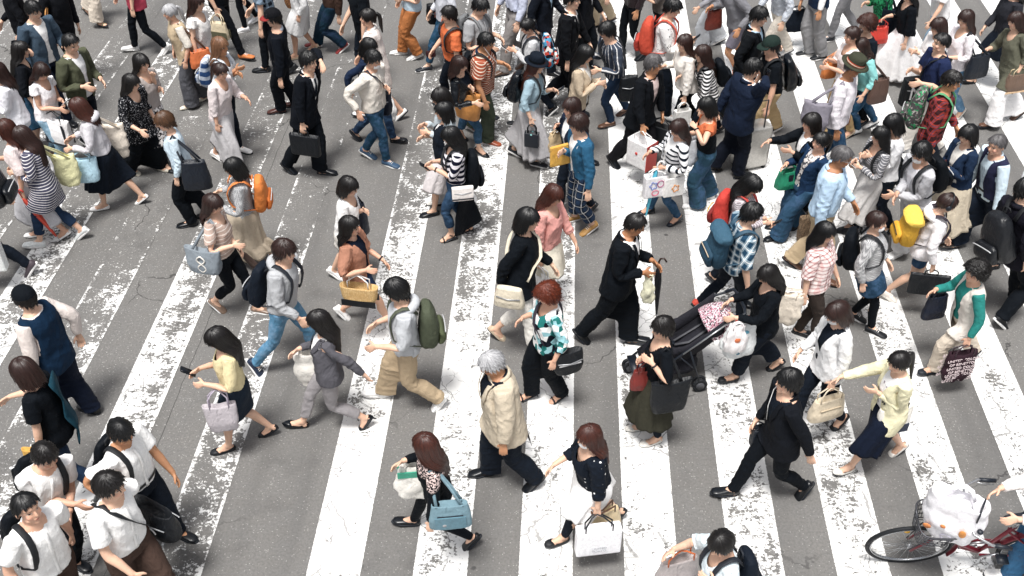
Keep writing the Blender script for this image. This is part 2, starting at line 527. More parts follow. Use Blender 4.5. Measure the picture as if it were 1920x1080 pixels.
def top_template(sex, sleeve, hem, ease, flare, boxy, neck):
    J = SK[sex]; P = []
    zs = np.arange(hem, 1.449 if neck != 'none' else 1.43, .02)
    R = []
    a_ch, b_ch, _ = prof(sex, 1.25); a_hp, b_hp, _ = prof(sex, .90)
    for z in zs:
        a, b, c = prof(sex, max(z, .885))
        if boxy and z < 1.25:
            t = (1.25 - max(z, .89)) / .36
            a = max(a, (a_ch * (1 - t) + a_hp * t) * boxy); b = max(b, (b_ch * (1 - t) + b_hp * t) * boxy)
        e = ease * np.interp(z, [1.3, 1.45], [1, .45])
        fl = flare * max(0, 1.15 - z)
        R.append(ring([0, c, z], [1, 0, 0], [0, 1, 0], a + e + fl, b + e + fl, 30, 2.4))
    P.append(loft(R))
    L = dict(none=0, cap=.10, short=.20, elbow=.30, three=.42, long=.515)[sleeve] * (1 if sex == 'm' else .95)
    for s in (1, -1):
        k = 'r' if s > 0 else 'l'; d = AD * np.array([s, 1, 1]); sh = J[k + 'sh']
        kk = 1 if sex == 'm' else .9
        if L:
            ts = np.linspace(-.035, L, 9)
            rr = np.interp(ts, [-.03, .05, .28, .52], np.array([.060, .056, .046, .033]) * kk) + ease * np.interp(ts, [0, .1, .28, .5], [.7, .9, 1, .55])
            if sleeve in ('short', 'cap', 'elbow'): rr = rr + np.interp(ts, [0, L], [0, .010])
            P.append(tube([sh + d * t for t in ts], rr, 16))
        else:
            P.append(ball(sh - np.array([s * .03, 0, -.0]), [.05, .05 + ease, .045 + ease]))
    V, F, N = evaluate(P, .0125, 4)
    y, z, x = V[:, 1], V[:, 2], np.abs(V[:, 0])
    k = 1 if sex == 'm' else .88
    el = dict(crew=(.074 * k, .076 * k, .006), scoop=(.090 * k, .108 * k, .032), high=(.064 * k, .066 * k, -.004), none=(.066, .066, 0))[neck]
    def edge(P): return np.sqrt((P[:, 0] / el[0]) ** 2 + ((P[:, 1] - el[2]) / el[1]) ** 2)
    kill = (edge(V) < 1) & (z > 1.28)
    V, F, N = cut(V, F, kill, lambda P: np.c_[P[:, :1] / edge(P)[:, None], (P[:, 1:2] - el[2]) / edge(P)[:, None] + el[2], P[:, 2:]], N)
    return tpl(V, F, N, sex, [b for b in BONES if b not in ('head', 'rha', 'lha', 'rft', 'lft', 'rshin', 'lshin')], .03)
LEGR = dict(skinny=([.090, .078, .059, .059, .050, .043], .0), slim=([.096, .087, .072, .068, .063, .061], .0), straight=([.101, .099, .090, .088, .085, .083], .004), wide=([.102, .104, .108, .115, .122, .128], .006), pencil=([.1, .1, .1, .1, .1, .1], 0))
def bottom_template(sex, kind, end):
    J = SK[sex]; P = []; rr, ex = LEGR[kind]
    R = []
    for z in np.arange(.81, 1.045, .02):
        a, b, c = prof(sex, z); R.append(ring([0, c, z], [1, 0, 0], [0, 1, 0], a + .013 + ex, b + .013 + ex, 30, 2.4))
    P.append(loft(R))
    zz = [.90, .72, .50, .36, .2, .07]
    for s in (1, -1):
        zs = np.linspace(.90, end, 14); pts = []; r2 = []
        for z in zs:
            r = np.interp(z, zz[::-1], rr[::-1]); r2.append(r)
            yc = np.interp(z, [.07, .22, .36, .5, .9], [-.022, -.018, -.012, .006, -.004])
            pts.append([s * max(.095, r + .006), yc, z])
        P.append(tube(pts, r2, 18, side=[1, 0, 0]))
    V, F, N = evaluate(P, .0125, 3)
    return tpl(V, F, N, sex, [b for b in BONES if b in ('pelvis', 'abd', 'rth', 'lth', 'rshin', 'lshin')], .022)
def legw(V, knee=.6):
    x, z = V[:, 0], V[:, 2]
    W = np.zeros((len(V), len(BONES)))
    pv = smooth01(z, .76, .95); ab = smooth01(z, .95, 1.06)
    wr = smooth01(x, -.15, .15)
    sh = (1 - smooth01(z, .36, .54)) * knee
    W[:, BI['pelvis']] = pv * (1 - ab); W[:, BI['abd']] = ab
    for k, w in (('r', wr), ('l', 1 - wr)):
        W[:, BI[k + 'th']] = (1 - pv) * w * (1 - sh); W[:, BI[k + 'shin']] = (1 - pv) * w * sh
    ax = np.stack([0 * x, 0 * x, z], 1)
    return W, ax
def skirt_template(sex, hem, flare, pleats, seed):
    rng = np.random.RandomState(seed); n = 96; R = []
    t = np.linspace(0, 2 * np.pi, n, endpoint=False); ph = rng.rand(4) * 6.28
    zs = np.concatenate([[1.055], np.linspace(1.05, hem, 26)])
    for i, z in enumerate(zs):
        a, b, c = prof(sex, max(z, .88)); c = c * min(1, max(0, (z - .6) / .3))
        dn = max(0, .97 - z); e = .012 + flare * dn
        q = ring([0, c, z], [1, 0, 0], [0, 1, 0], a + e, b + e + .015 * min(1, dn / .2), n, 2.3)
        g = 1 + min(.115, pleats * dn) * (np.sin(11 * t + ph[0] + .8 * np.sin(2 * t + ph[1])) * .6 + np.sin(17 * t + ph[2] + z) * .3 + .3 * np.sin(5 * t + ph[3]))
        q[:, :2] *= g[:, None]
        q[:, 2] += (1 - min(1, (z - hem) / .2)) * .012 * np.sin(3 * t + ph[1])
        R.append(q)
    last = R[-1]
    R += [last * np.array([.97, .97, 1]) + [0, 0, .004], last * np.array([.93, .93, 1]) + [0, 0, .05]]
    V, F = loft(R, False)
    W, ax = legw(V)
    return tpl(V, F, None, sex, W=W, ax=ax)

# shoes are built round the right foot and mirrored
def shoe_template(kind):
    """returns dict part -> (V,F) for the right foot, rest space"""
    cx = .098; out = {}
    def outline(w=1.0, n=26, toe=.172, heel=-.088, pt=1.0):
        ys = []; P = []
        for t in np.linspace(0, 2 * np.pi, n, endpoint=False):
            c, s = math.cos(t), math.sin(t)
            y = (toe + heel) / 2 + (toe - heel) / 2 * c
            u = (y - heel) / (toe - heel)
            half = np.interp(u, [0, .15, .4, .7, .9, 1], [.030, .034, .035, .046, .040, .034 if pt >= 1 else .018]) * w
            P.append([cx + half * (abs(s) ** .6) * np.sign(s) + .004 * u, y])
        return np.array(P)
    def sec(ys, tops, halfs, low=.012):
        R = []
        for y, h, w in zip(ys, tops, halfs):
            R.append(ring([cx + .003, y, (h + low) / 2], [1, 0, 0], [0, 0, 1], w, (h - low) / 2, 16, 2.6))
        return loft(R)
    if kind in ('sneaker', 'leather', 'loafer', 'boot'):
        th = .026 if kind == 'sneaker' else .016
        if kind == 'boot':
            up = sec([-.088, -.08, -.05, -.01, .03, .08, .13, .165, .178], [.08, .125, .135, .13, .09, .07, .052, .045, .03], [.012, .034, .040, .042, .042, .046, .047, .038, .012])
        elif kind == 'loafer':
            up = sec([-.088, -.08, -.05, -.01, .03, .08, .13, .165, .178], [.06, .066, .060, .056, .062, .058, .048, .042, .03], [.010, .032, .038, .039, .041, .046, .047, .036, .012])
        else:
            up = sec([-.090, -.082, -.05, -.01, .03, .08, .13, .168, .184], [.07, .086, .088, .092, .082, .064, .052, .044, .028], [.010, .034, .040, .041, .042, .047, .048, .038, .012])
        out['upper'] = up
        o = outline(1.10, toe=.190, heel=-.098)
        out['sole'] = loft([np.c_[o, np.full(len(o), 0.0)], np.c_[o, np.full(len(o), th * .6)], np.c_[(o - o.mean(0)) * .97 + o.mean(0), np.full(len(o), th)]])
        if kind == 'sneaker':
            L = [tube([[cx - .022, y, z], [cx, y + .004, z + .006], [cx + .026, y, z]], .0036, 6) for y, z in ((.03, .083), (.05, .075), (.07, .068))]
            out['laces'] = join(L)
    else:
        pt = .5 if kind == 'pump' else 1.0
        o = outline(1.02, toe=.190 if kind == 'pump' else .178, heel=-.084, pt=pt); n = len(o)
        m = o.mean(0)
        hts = np.interp(o[:, 1], [-.09, -.05, .0, .07, .11, .18], [.062, .050, .032, .030, .040, .026])
        R = [np.c_[o, np.full(n, .008)], np.c_[(o - m) * 1.04 + m, hts * .55], np.c_[(o - m) * .96 + m, hts]]
        v1, f1 = loft(R, False)
        up = sec([.085, .10, .13, .16, .180 if pt >= 1 else .196], [.034, .046, .046, .038, .022], [.036, .042, .043, .034 if pt >= 1 else .024, .006], .006)
        if kind == 'sandal':
            up = join([tube([[cx - .046, .11, .012], [cx - .03, .10, .045], [cx + .03, .10, .045], [cx + .05, .11, .012]], .010, 8), tube([[cx - .036, -.03, .03], [cx - .034, .0, .075], [cx, .022, .082], [cx + .036, .0, .075], [cx + .038, -.03, .03], [cx, -.085, .06], [cx - .036, -.03, .03]], .006, 6)])
            out['upper'] = up
        else:
            out['upper'] = join([(v1, f1), up])
        v, f = loft([np.c_[o, np.full(n, -.002)], np.c_[o, np.full(n, .010)]])
        out['sole'] = (v, f)
        if kind in ('pump', 'heel', 'sandal'):
            hz = .05
            v, f = tube([[cx, -.062, .012], [cx, -.064, -hz * .5], [cx, -.066, -hz]], [.016, .009, .006], 8)
            out['heel'] = (v, f)
    return out

# ------------------------------------------------------------------ hair
HT = dict(  # angle from the face (deg) -> height of the hair's end
    short=([0, 30, 50, 62, 76, 92, 110, 140, 180], [1.648, 1.642, 1.634, 1.610, 1.578, 1.600, 1.570, 1.540, 1.530], .013, .012),
    crop=([0, 30, 50, 62, 76, 92, 110, 140, 180], [1.668, 1.662, 1.650, 1.628, 1.600, 1.606, 1.580, 1.552, 1.545], .008, .006),
    shag=([0, 30, 50, 65, 80, 100, 125, 150, 180], [1.632, 1.622, 1.618, 1.590, 1.556, 1.556, 1.536, 1.516, 1.505], .018, .012),
    bob=([0, 30, 42, 55, 66, 80, 110, 145, 180], [1.636, 1.628, 1.61, 1.555, 1.500, 1.480, 1.470, 1.465, 1.462], .017, .006),
    mid=([0, 30, 42, 54, 64, 80, 110, 145, 180], [1.640, 1.630, 1.61, 1.55, 1.46, 1.41, 1.37, 1.34, 1.33], .016, .005),
    long=([0, 30, 42, 54, 64, 80, 110, 145, 180], [1.640, 1.630, 1.61, 1.55, 1.44, 1.34, 1.25, 1.21, 1.20], .016, .005),
    tied=([0, 30, 45, 60, 74, 90, 110, 140, 180], [1.655, 1.644, 1.622, 1.588, 1.566, 1.600, 1.568, 1.538, 1.532], .009, .003),
    curly=([0, 30, 45, 60, 75, 95, 125, 150, 180], [1.648, 1.64, 1.625, 1.59, 1.55, 1.53, 1.515, 1.505, 1.50], .030, .012))
def hair_template(style, seed):
    rng = np.random.RandomState(seed)
    base = dict(pony='tied', bun='tied', wavy='long', half='long').get(style, style)
    deg, zz, th, top = HT[base]
    n, m = 104, 26
    phi = np.linspace(-np.pi, np.pi, n, endpoint=False)
    ad = np.abs(np.degrees(phi))
    jit = rng.randn(n) * .007 + .010 * np.sin(phi * 16 + rng.rand() * 6) * (rng.rand(n) > .3); jit = jit * (1.6 if base in ('shag', 'short', 'long', 'mid') else 1)
    part = rng.uniform(-.5, .5)
    zE = np.interp(ad, deg, zz) + np.where(ad < 40, .5, 1) * jit + np.where(ad < 45, .006 * np.sin(phi * 9 + seed), 0)
    ctr = np.array([0, -.004, 1.612]); A = np.array([.076, .095, .088]) + th
    sd = np.sin(np.outer(np.ones(m + 1), phi * 1) * 0)
    strand = sum(a * np.sin(k * phi + rng.rand() * 6.28) for k, a in ((7, .0022), (13, .002), (23, .0017), (37, .0014)))
    V = np.zeros((m + 1, n, 3)); rest = np.zeros((m + 1, n, 3))
    for j in range(n):
        f = phi[j]; dx, dy = math.sin(f), math.cos(f)
        hr = 1 / math.sqrt((dx / A[0]) ** 2 + (dy / A[1]) ** 2)
        ze = min(zE[j], ctr[2] + A[2] * .8)
        hz = A[2] + top
        # arc on the skull then straight fall
        th_end = math.acos(np.clip((ze - ctr[2]) / (hz if ze > ctr[2] else A[2]), -.62, 1))
        zskull = ctr[2] + (hz if th_end < np.pi / 2 else A[2]) * math.cos(th_end)
        fall = max(0, zskull - ze)
        if base in ('bob', 'mid', 'long') and fall > 0:
            th_end = np.pi / 2 * 1.04; zskull = ctr[2] + A[2] * math.cos(th_end); fall = zskull - ze
        Ls = th_end * .10; tot = Ls + fall
        for i in range(m + 1):
            s = (i / m) ** .85 * tot
            if s <= Ls or fall == 0:
                t = max(.02, s / Ls * th_end) if Ls > 0 else 0
                r = hr * math.sin(t); z = ctr[2] + (hz if t < np.pi / 2 else A[2]) * math.cos(t)
                f2 = f
            else:
                q = s - Ls; z = zskull - q; r = hr * math.sin(th_end)
                f2 = f
                if z < 1.53 and base in ('long', 'mid'):      # below the jaw the hair gathers towards the back
                    k = smooth01(np.array(z), 1.53, 1.40); k = 1 - float(k) if False else float(smooth01(np.array(1.53 - z), 0, .12))
                    a2 = math.radians(np.interp(abs(math.degrees(f)), [45, 70, 180], [82, 112, 180]))
                    f2 = math.copysign(abs(f) * (1 - k) + a2 * k, f)
                    r = r * (1 - k) + (.098 + .035 * k) * k
                elif base == 'bob': r *= 1.02
            zt = min(1, s / .05)
            rr = r + strand[j] * zt * (1.6 if z < 1.56 else 1)
            if base in ('shag', 'short'): rr += .004 * math.sin(f * 17 + i * .9 + seed) * zt
            if style == 'curly':
                rr += (.006 * math.sin(f * 11 + i * 1.3) + .005 * math.sin(f * 19 - i * 2.1) + .004 * math.sin(f * 31 + i * 2.9)) * zt; z += .005 * math.sin(f * 13 - i * 1.7) * zt
            if style in ('wavy',) and z < 1.5: rr += .008 * math.sin(z * 70 + f * 3)
            V[i, j] = [ctr[0] + rr * math.sin(f2), ctr[1] + rr * math.cos(f2), z]
            rest[i, j] = [math.sin(f) * .9, math.cos(f) * .9, s * 3]
    inner = V[-1].copy(); mid_ = V[-1].copy()
    cxy = ctr[:2]
    for a, kk, dz in ((mid_, .93, .004), (inner, .80, .03)):
        a[:, :2] = cxy + (a[:, :2] - cxy) * kk; a[:, 2] += dz
    R = np.concatenate([V, mid_[None], inner[None]]); RR = np.concatenate([rest, rest[-1:], rest[-1:]])
    Vv, F = loft(R, False)
    apex = V[0].mean(0)[None] + [0, 0, .001]
    F.append(np.stack([np.full(n, len(Vv)), np.arange(n), (np.arange(n) + 1) % n], 1))
    Vv = np.concatenate([Vv, apex]); RR = np.concatenate([RR.reshape(-1, 3), [[0, 0, 0]]])
    extra = []
    if style in ('pony', 'half'):
        L = .24 + .08 * rng.rand()
        pts = [[0, -.085, 1.625], [0, -.118, 1.628], [0, -.142, 1.60], [.004, -.146, 1.54], [.008, -.140, 1.46], [.004, -.148, 1.60 - L]]
        extra.append(tube(pts, [.014, .022, .027, .029, .026, .008], 12))
    if style == 'bun':
        extra.append(ball([0, -.118, 1.615], [.036, .03, .034]))
    for v, f in extra:
        q = np.c_[v[:, 0] * 25, v[:, 1] * 5, v[:, 2] * 3]
        F = [F[0], F[1], ] + F[2:]
        F += [ff + len(Vv) for ff in f if len(ff)]
        Vv = np.concatenate([Vv, v]); RR = np.concatenate([RR, q])
    # loose strands lying over the shell, with ragged ends
    SV, SF, SR = [], [], []
    ns = 420 if base != 'curly' else 300
    off = len(Vv)
    for q in range(ns):
        jf = rng.rand() * n; i0 = rng.randint(0, 9); i1 = m if rng.rand() < .75 else rng.randint(m - 8, m)
        ii = np.arange(i0, i1 + 1, 2)
        drift = rng.randn() * 2.2; amp = rng.uniform(.0015, .0075) * (2.2 if base == 'curly' else 1); wd = rng.uniform(.0016, .0036)
        jj = jf + drift * (ii - i0) / m
        if base == 'curly': jj = jj + 1.6 * np.sin(ii * 1.1 + q)
        k0 = np.floor(jj).astype(int) % n; k1 = (k0 + 1) % n; fr = (jj - np.floor(jj))[:, None]
        Pp = V[ii, k0] * (1 - fr) + V[ii, k1] * fr; Rr = rest[ii, k0] * (1 - fr) + rest[ii, k1] * fr
        o_ = Pp - np.array([0, -.004, 1.58]); o_[:, 2] *= np.where(Pp[:, 2] < 1.55, .1, 1); o_ /= np.linalg.norm(o_, axis=1)[:, None] + 1e-9
        tt = np.linspace(0, 1, len(ii))
        Pp = Pp + o_ * (amp * (.4 + .9 * tt ** 1.5))[:, None]
        if base == 'curly': Pp = Pp + o_ * (.006 * np.sin(ii * 1.7 + q))[:, None]
        tip = Pp[-1] + (Pp[-1] - Pp[-2]) / (np.linalg.norm(Pp[-1] - Pp[-2]) + 1e-9) * rng.uniform(.002, .028) + o_[-1] * rng.uniform(-.004, .007)
        Pp = np.concatenate([Pp, [tip]]); o_ = np.concatenate([o_, o_[-1:]]); Rr = np.concatenate([Rr, Rr[-1:]])
        T_ = np.gradient(Pp, axis=0); S_ = np.cross(T_, o_); S_ /= np.linalg.norm(S_, axis=1)[:, None] + 1e-9
        w_ = wd * np.concatenate([np.linspace(.5, 1, len(Pp) - 1), [.12]])[:, None]
        mm = len(Pp); base_i = off + len(SV) * 0 + sum(len(x) for x in SV)
        SV.append(np.concatenate([Pp - S_ * w_ - o_ * .001, Pp + o_ * .0012, Pp + S_ * w_ - o_ * .001]))
        sh_ = rng.rand(3) * 3
        SR.append(np.concatenate([Rr + sh_] * 3))
        r_ = np.arange(mm - 1)
        for u0, u1 in ((0, mm), (mm, 2 * mm)): SF.append(np.stack([u0 + r_, u1 + r_, u1 + r_ + 1, u0 + r_ + 1], 1) + base_i)
    Vv = np.concatenate([Vv] + SV); RR = np.concatenate([RR] + SR); F.append(np.concatenate(SF))
    Vv = HC + (Vv - HC) * HS
    W = np.zeros((len(Vv), len(BONES)))
    h = smooth01(Vv[:, 2], 1.34, 1.50)
    W[:, BI['head']] = h; W[:, BI['chest']] = 1 - h
    t = tpl(Vv, F, None, 'm', W=W, ax=Vv)
    t.rest = RR
    return t
CACHE = {}
def cached(fn, *a):
    k = (fn.__name__,) + a
    if k not in CACHE: CACHE[k] = fn(*a)
    return CACHE[k]

# ------------------------------------------------------------------ pose
def rot_between(a, b):
    a, b = unit(a), unit(b); v = np.cross(a, b); c = a @ b
    if c < -.9999: return np.diag([1., -1, -1])
    K = np.array([[0, -v[2], v[1]], [v[2], 0, -v[0]], [-v[1], v[0], 0]])
    return np.eye(3) + K + K @ K / (1 + c)
def axis_rot(ax, ang):
    return np.array(Matrix.Rotation(ang, 3, Vector([float(i) for i in ax])))
def frame(d, s):
    d = unit(d); s = unit(np.asarray(s) - d * np.dot(s, d)); return np.stack([d, s, np.cross(d, s)], 1)
def ik(a, target, l1, l2, pole):
    """joint positions of a two-bone chain"""
    v = target - a; d = np.linalg.norm(v); d2 = min(max(d, abs(l1 - l2) + .03), (l1 + l2) * .998)
    u = v / d
    x = (l1 * l1 - l2 * l2 + d2 * d2) / (2 * d2); h = math.sqrt(max(0, l1 * l1 - x * x))
    p = pole - u * (pole @ u)
    p = unit(p) if np.linalg.norm(p) > 1e-6 else np.array([0, 0, 1.])
    return a + u * x + p * h, a + u * d2
ARM = dict(hang=(.06, .16, -.97), swf=(.42, .08, -.87), swf2=(.60, .06, -.72), swb=(-.36, .16, -.87), swb2=(-.58, .16, -.72), phone=(.50, -.20, -.34), phonelow=(.46, -.10, -.52), phonehi=(.50, -.22, -.06), ear=(.20, .02, .30), mouth=(.34, -.28, .14),
           crook=(.50, .04, -.44), strap=(.26, .02, -.16), carry=(.02, .17, -.975), carryf=(.26, .14, -.93), push=(.72, -.05, -.48), reach=(.92, .10, -.28), pocket=(-.04, .24, -.80), clasp=(.42, -.38, -.62), chest=(.36, -.32, -.32), out=(.45, .55, -.55))
class Pose: pass
def solve(sex, H, base, feet, hd, headray, lean, hyaw, hpitch, arms, twist, fk):
    s = H / 1.70; J = {k: v * s for k, v in SK[sex].items()}
    fw = np.array([math.cos(hd), math.sin(hd), 0]); rt = np.array([math.sin(hd), -math.cos(hd), 0]); up = np.array([0, 0, 1.])
    R0 = np.stack([rt, fw, up], 1)
    P = Pose(); P.s, P.J, P.fw, P.rt, P.H, P.hd, P.sex = s, J, fw, rt, H, hd, sex
    # order the two feet
    a, b = [np.array([*f[:2], 0.]) for f in feet]
    side = (a - b) @ rt
    fa, fb = (a, b) if side > 0 else (b, a)
    if abs(side) < .05 and fk: fa, fb = fb, fa
    F = dict(r=fa, l=fb)
    mid = (fa + fb) / 2
    sep = np.linalg.norm((fa - fb)[:2])
    front = 'r' if (fa - fb) @ fw > 0 else 'l'
    pel = mid + fw * .02
    hipdrop = 0
    R_ft, AN = {}, {}
    for k in 'rl':
        sg = 1 if k == 'r' else -1
        yaw = axis_rot(up, math.radians(-5) * sg)
        along = (F[k] - mid) @ fw
        if k != front and sep > .30 * s:
            ph = math.radians(min(62, 18 + (sep - .3) * 95)); R_ft[k] = yaw @ R0 @ axis_rot([1, 0, 0], -ph); ball_ = np.array([sg * .1, .10, .0]) * s
            AN[k] = F[k] + fw * .03 + R_ft[k] @ (SK[sex][k + 'an'] * s - ball_) * 1
        elif k == front and sep > .55 * s:
            ph = math.radians(10); R_ft[k] = yaw @ R0 @ axis_rot([1, 0, 0], ph); heel = np.array([sg * .1, -.07, 0]) * s
            AN[k] = F[k] - fw * .09 * s + R_ft[k] @ (SK[sex][k + 'an'] * s - heel)
        elif P_lift[1]:
            R_ft[k] = yaw @ R0 @ axis_rot([1, 0, 0], -math.radians(16)); AN[k] = F[k] + fw * .03 * s + R_ft[k] @ (SK[sex][k + 'an'] * s - np.array([sg * .1, .10, .0]) * s)
        else:
            R_ft[k] = yaw @ R0; AN[k] = F[k] + R_ft[k] @ (SK[sex][k + 'an'] * s - np.array([sg * .1, .04, 0]) * s)
        AN[k] = AN[k] + up * .004
    l1, l2 = np.linalg.norm(J['rhip'] - J['rkn']), np.linalg.norm(J['rkn'] - J['ran'])
    T = None
    spine = .695 * s
    def reach(px):
        z = .93 * s + .004
        for k in 'rl':
            hip = px + rt * (J['rhip'][0]) * (1 if k == 'r' else -1)
            d = np.linalg.norm((hip - AN[k])[:2]); zz = AN[k][2] + math.sqrt(max(.01, ((l1 + l2) * .992) ** 2 - d * d)) + .03 * s
            z = min(z, zz)
        return z
    if headray is not None:
        # pelvis a little under the head
        for it in range(3):
            hz = reach(pel) + spine * .985
            t = (hz - CAMZ) / headray[2]; hp = np.array([0, 0, CAMZ]) + headray * t
            off = (hp - fw * .05 - mid)[:2]; n = np.linalg.norm(off); k = min(.5, .16 / n if n > 0 else 0)
            pel = mid + np.array([off[0], off[1], 0]) * k
    pel = np.array([pel[0], pel[1], 0]); pel[2] = reach(pel)
    dirv = unit(fw * math.sin(lean) + up * math.cos(lean))
    if headray is not None:
        o = np.array([0, 0, CAMZ]) - pel; bq = o @ headray; cq = o @ o - spine ** 2; disc = bq * bq - cq
        if disc > 0:
            c1 = [o + headray * (-bq + sg * math.sqrt(disc)) for sg in (1, -1)]
            want = fw * .10 + up
            q = max(c1, key=lambda c: unit(c) @ unit(want))
        else: q = o - headray * bq
        dirv = unit(q)
    def chain(dirv):
        Rl = rot_between(up, dirv)
        tw = axis_rot(up, twist)
        Rp = rot_between(up, unit(dirv * .25 + up * .75)) @ R0
        Ra = rot_between(up, unit(dirv * .8 + up * .2)) @ axis_rot(up, twist * .5) @ R0
        Rc = Rl @ tw @ R0
        ab = pel + Rp @ (J['abd'] - J['pelvis']); chp = ab + Ra @ (J['chest'] - J['abd']); nk = chp + Rc @ (J['neck'] - J['chest'])
        hl = rot_between(up, unit(dirv * .6 + up * .4))
        Rn = hl @ axis_rot(up, twist + (hyaw - twist) * .4) @ R0 @ axis_rot([1, 0, 0], -hpitch * .4)
        Rh = rot_between(up, unit(dirv * .35 + up * .65)) @ axis_rot(up, hyaw) @ R0 @ axis_rot([1, 0, 0], -hpitch)
        hdp = nk + Rn @ (J['head'] - J['neck']); cr = hdp + Rh @ (J['crown'] - J['head'])
        return Rp, Ra, Rc, Rn, Rh, ab, chp, nk, hdp, cr
    for it in range(6):
        Rp, Ra, Rc, Rn, Rh, ab, chp, nk, hdp, cr = chain(dirv)
        if headray is None: break
        o = cr + Rh @ np.array([0, -.0, -.095 * s]) - np.array([0, 0, CAMZ]); near = headray * (o @ headray)
        dirv = unit(dirv + (near - o) / spine)
    P.lean = math.degrees(math.acos(np.clip(dirv[2], -1, 1))); P.dir = dirv; P.pel = pel
    B = {}
    B['pelvis'] = (Rp, J['pelvis'], pel); B['abd'] = (Ra, J['abd'], ab); B['chest'] = (Rc, J['chest'], chp); B['neck'] = (Rn, J['neck'], nk); B['head'] = (Rh @ np.diag(P_lift[2]), J['head'], hdp)
    fy = axis_rot(up, twist * .6)
    P.hand, P.elbow, P.shoulder = {}, {}, {}
    for k in 'rl':
        sg = 1 if k == 'r' else -1
        S = chp + Rc @ (J[k + 'sh'] - J['chest'])
        u1 = np.linalg.norm(J[k + 'el'] - J[k + 'sh']); u2 = np.linalg.norm(J[k + 'wr'] - J[k + 'el'])
        av = arms[k]
        if isinstance(av, str): av = ARM[av]
        f, o_, z = av
        lf = fy @ fw; lr = fy @ rt
        tgt = S + (lf * f + lr * sg * o_ + up * z) * (u1 + u2)
        pole = -lf * .75 + lr * sg * .45 - up * .45
        E, Wp = ik(S, tgt, u1, u2, pole)
        ds = Wp - S; bend = (S + ds * .5) - E
        sec = bend if np.linalg.norm(bend) > .02 * s else lf
        rd = AD * np.array([sg, 1, 1]); rs = np.array([0, 1., 0])
        B[k + 'ua'] = (frame(E - S, sec) @ frame(rd, rs).T, J[k + 'sh'], S)
        B[k + 'fa'] = (frame(Wp - E, sec) @ frame(rd, rs).T, J[k + 'el'], E)
        hdir = unit(Wp - E) * .8 + np.array([0, 0, -.35])
        B[k + 'ha'] = (frame(hdir, sec) @ frame(rd, rs).T, J[k + 'wr'], Wp)
        P.hand[k] = Wp + unit(hdir) * .085 * s; P.elbow[k] = E; P.shoulder[k] = S
        hip = pel + Rp @ (J[k + 'hip'] - J['pelvis'])
        K, Ank = ik(hip, AN[k], l1, l2, fw * 1.0 + up * .15)
        rd = unit(J[k + 'kn'] - J[k + 'hip'])
        B[k + 'th'] = (frame(K - hip, fw + up * .2) @ frame(rd, np.array([0, 1., 0])).T, J[k + 'hip'], hip)
        rd = unit(J[k + 'an'] - J[k + 'kn'])
        B[k + 'shin'] = (frame(Ank - K, fw + up * .3) @ frame(rd, np.array([0, 1., 0])).T, J[k + 'kn'], K)
        B[k + 'ft'] = (R_ft[k], J[k + 'an'], Ank)
    P.B = B; P.Rc = Rc; P.Rh = Rh
    P.R = np.stack([B[b][0] for b in BONES]); P.T = np.stack([B[b][2] - B[b][0] @ B[b][1] for b in BONES])
    P.base = np.array([pel[0], pel[1], 0.])
    return P
P_lift = [0.0, 0, (1, 1, 1)]
def deform(P, t, g=1.0, fold=0.0, seed=0):
    V = t.V
    if fold and t.N is not None:
        V = V + t.N * folds(V, seed, fold)[:, None]
    if g != 1.0:
        gg = 1 + (g - 1) * t.g[:, None] * np.array([1, 1, 0])
        V = t.ax + (V - t.ax) * np.where(np.abs(t.ax) > -1, gg, 1)
    V = V * P.s
    out = np.zeros_like(V)
    for i in range(len(BONES)):
        w = t.W[:, i]
        m = w > 0
        if m.any(): out[m] += w[m, None] * (V[m] @ P.R[i].T + P.T[i])
    return out - P.base
def rigid(P, bone, V):
    """rest-space points carried by one bone, in the person's own space"""
    R, p, q = P.B[bone]
    return (np.asarray(V, float) * P.s - p) @ R.T + q - P.base
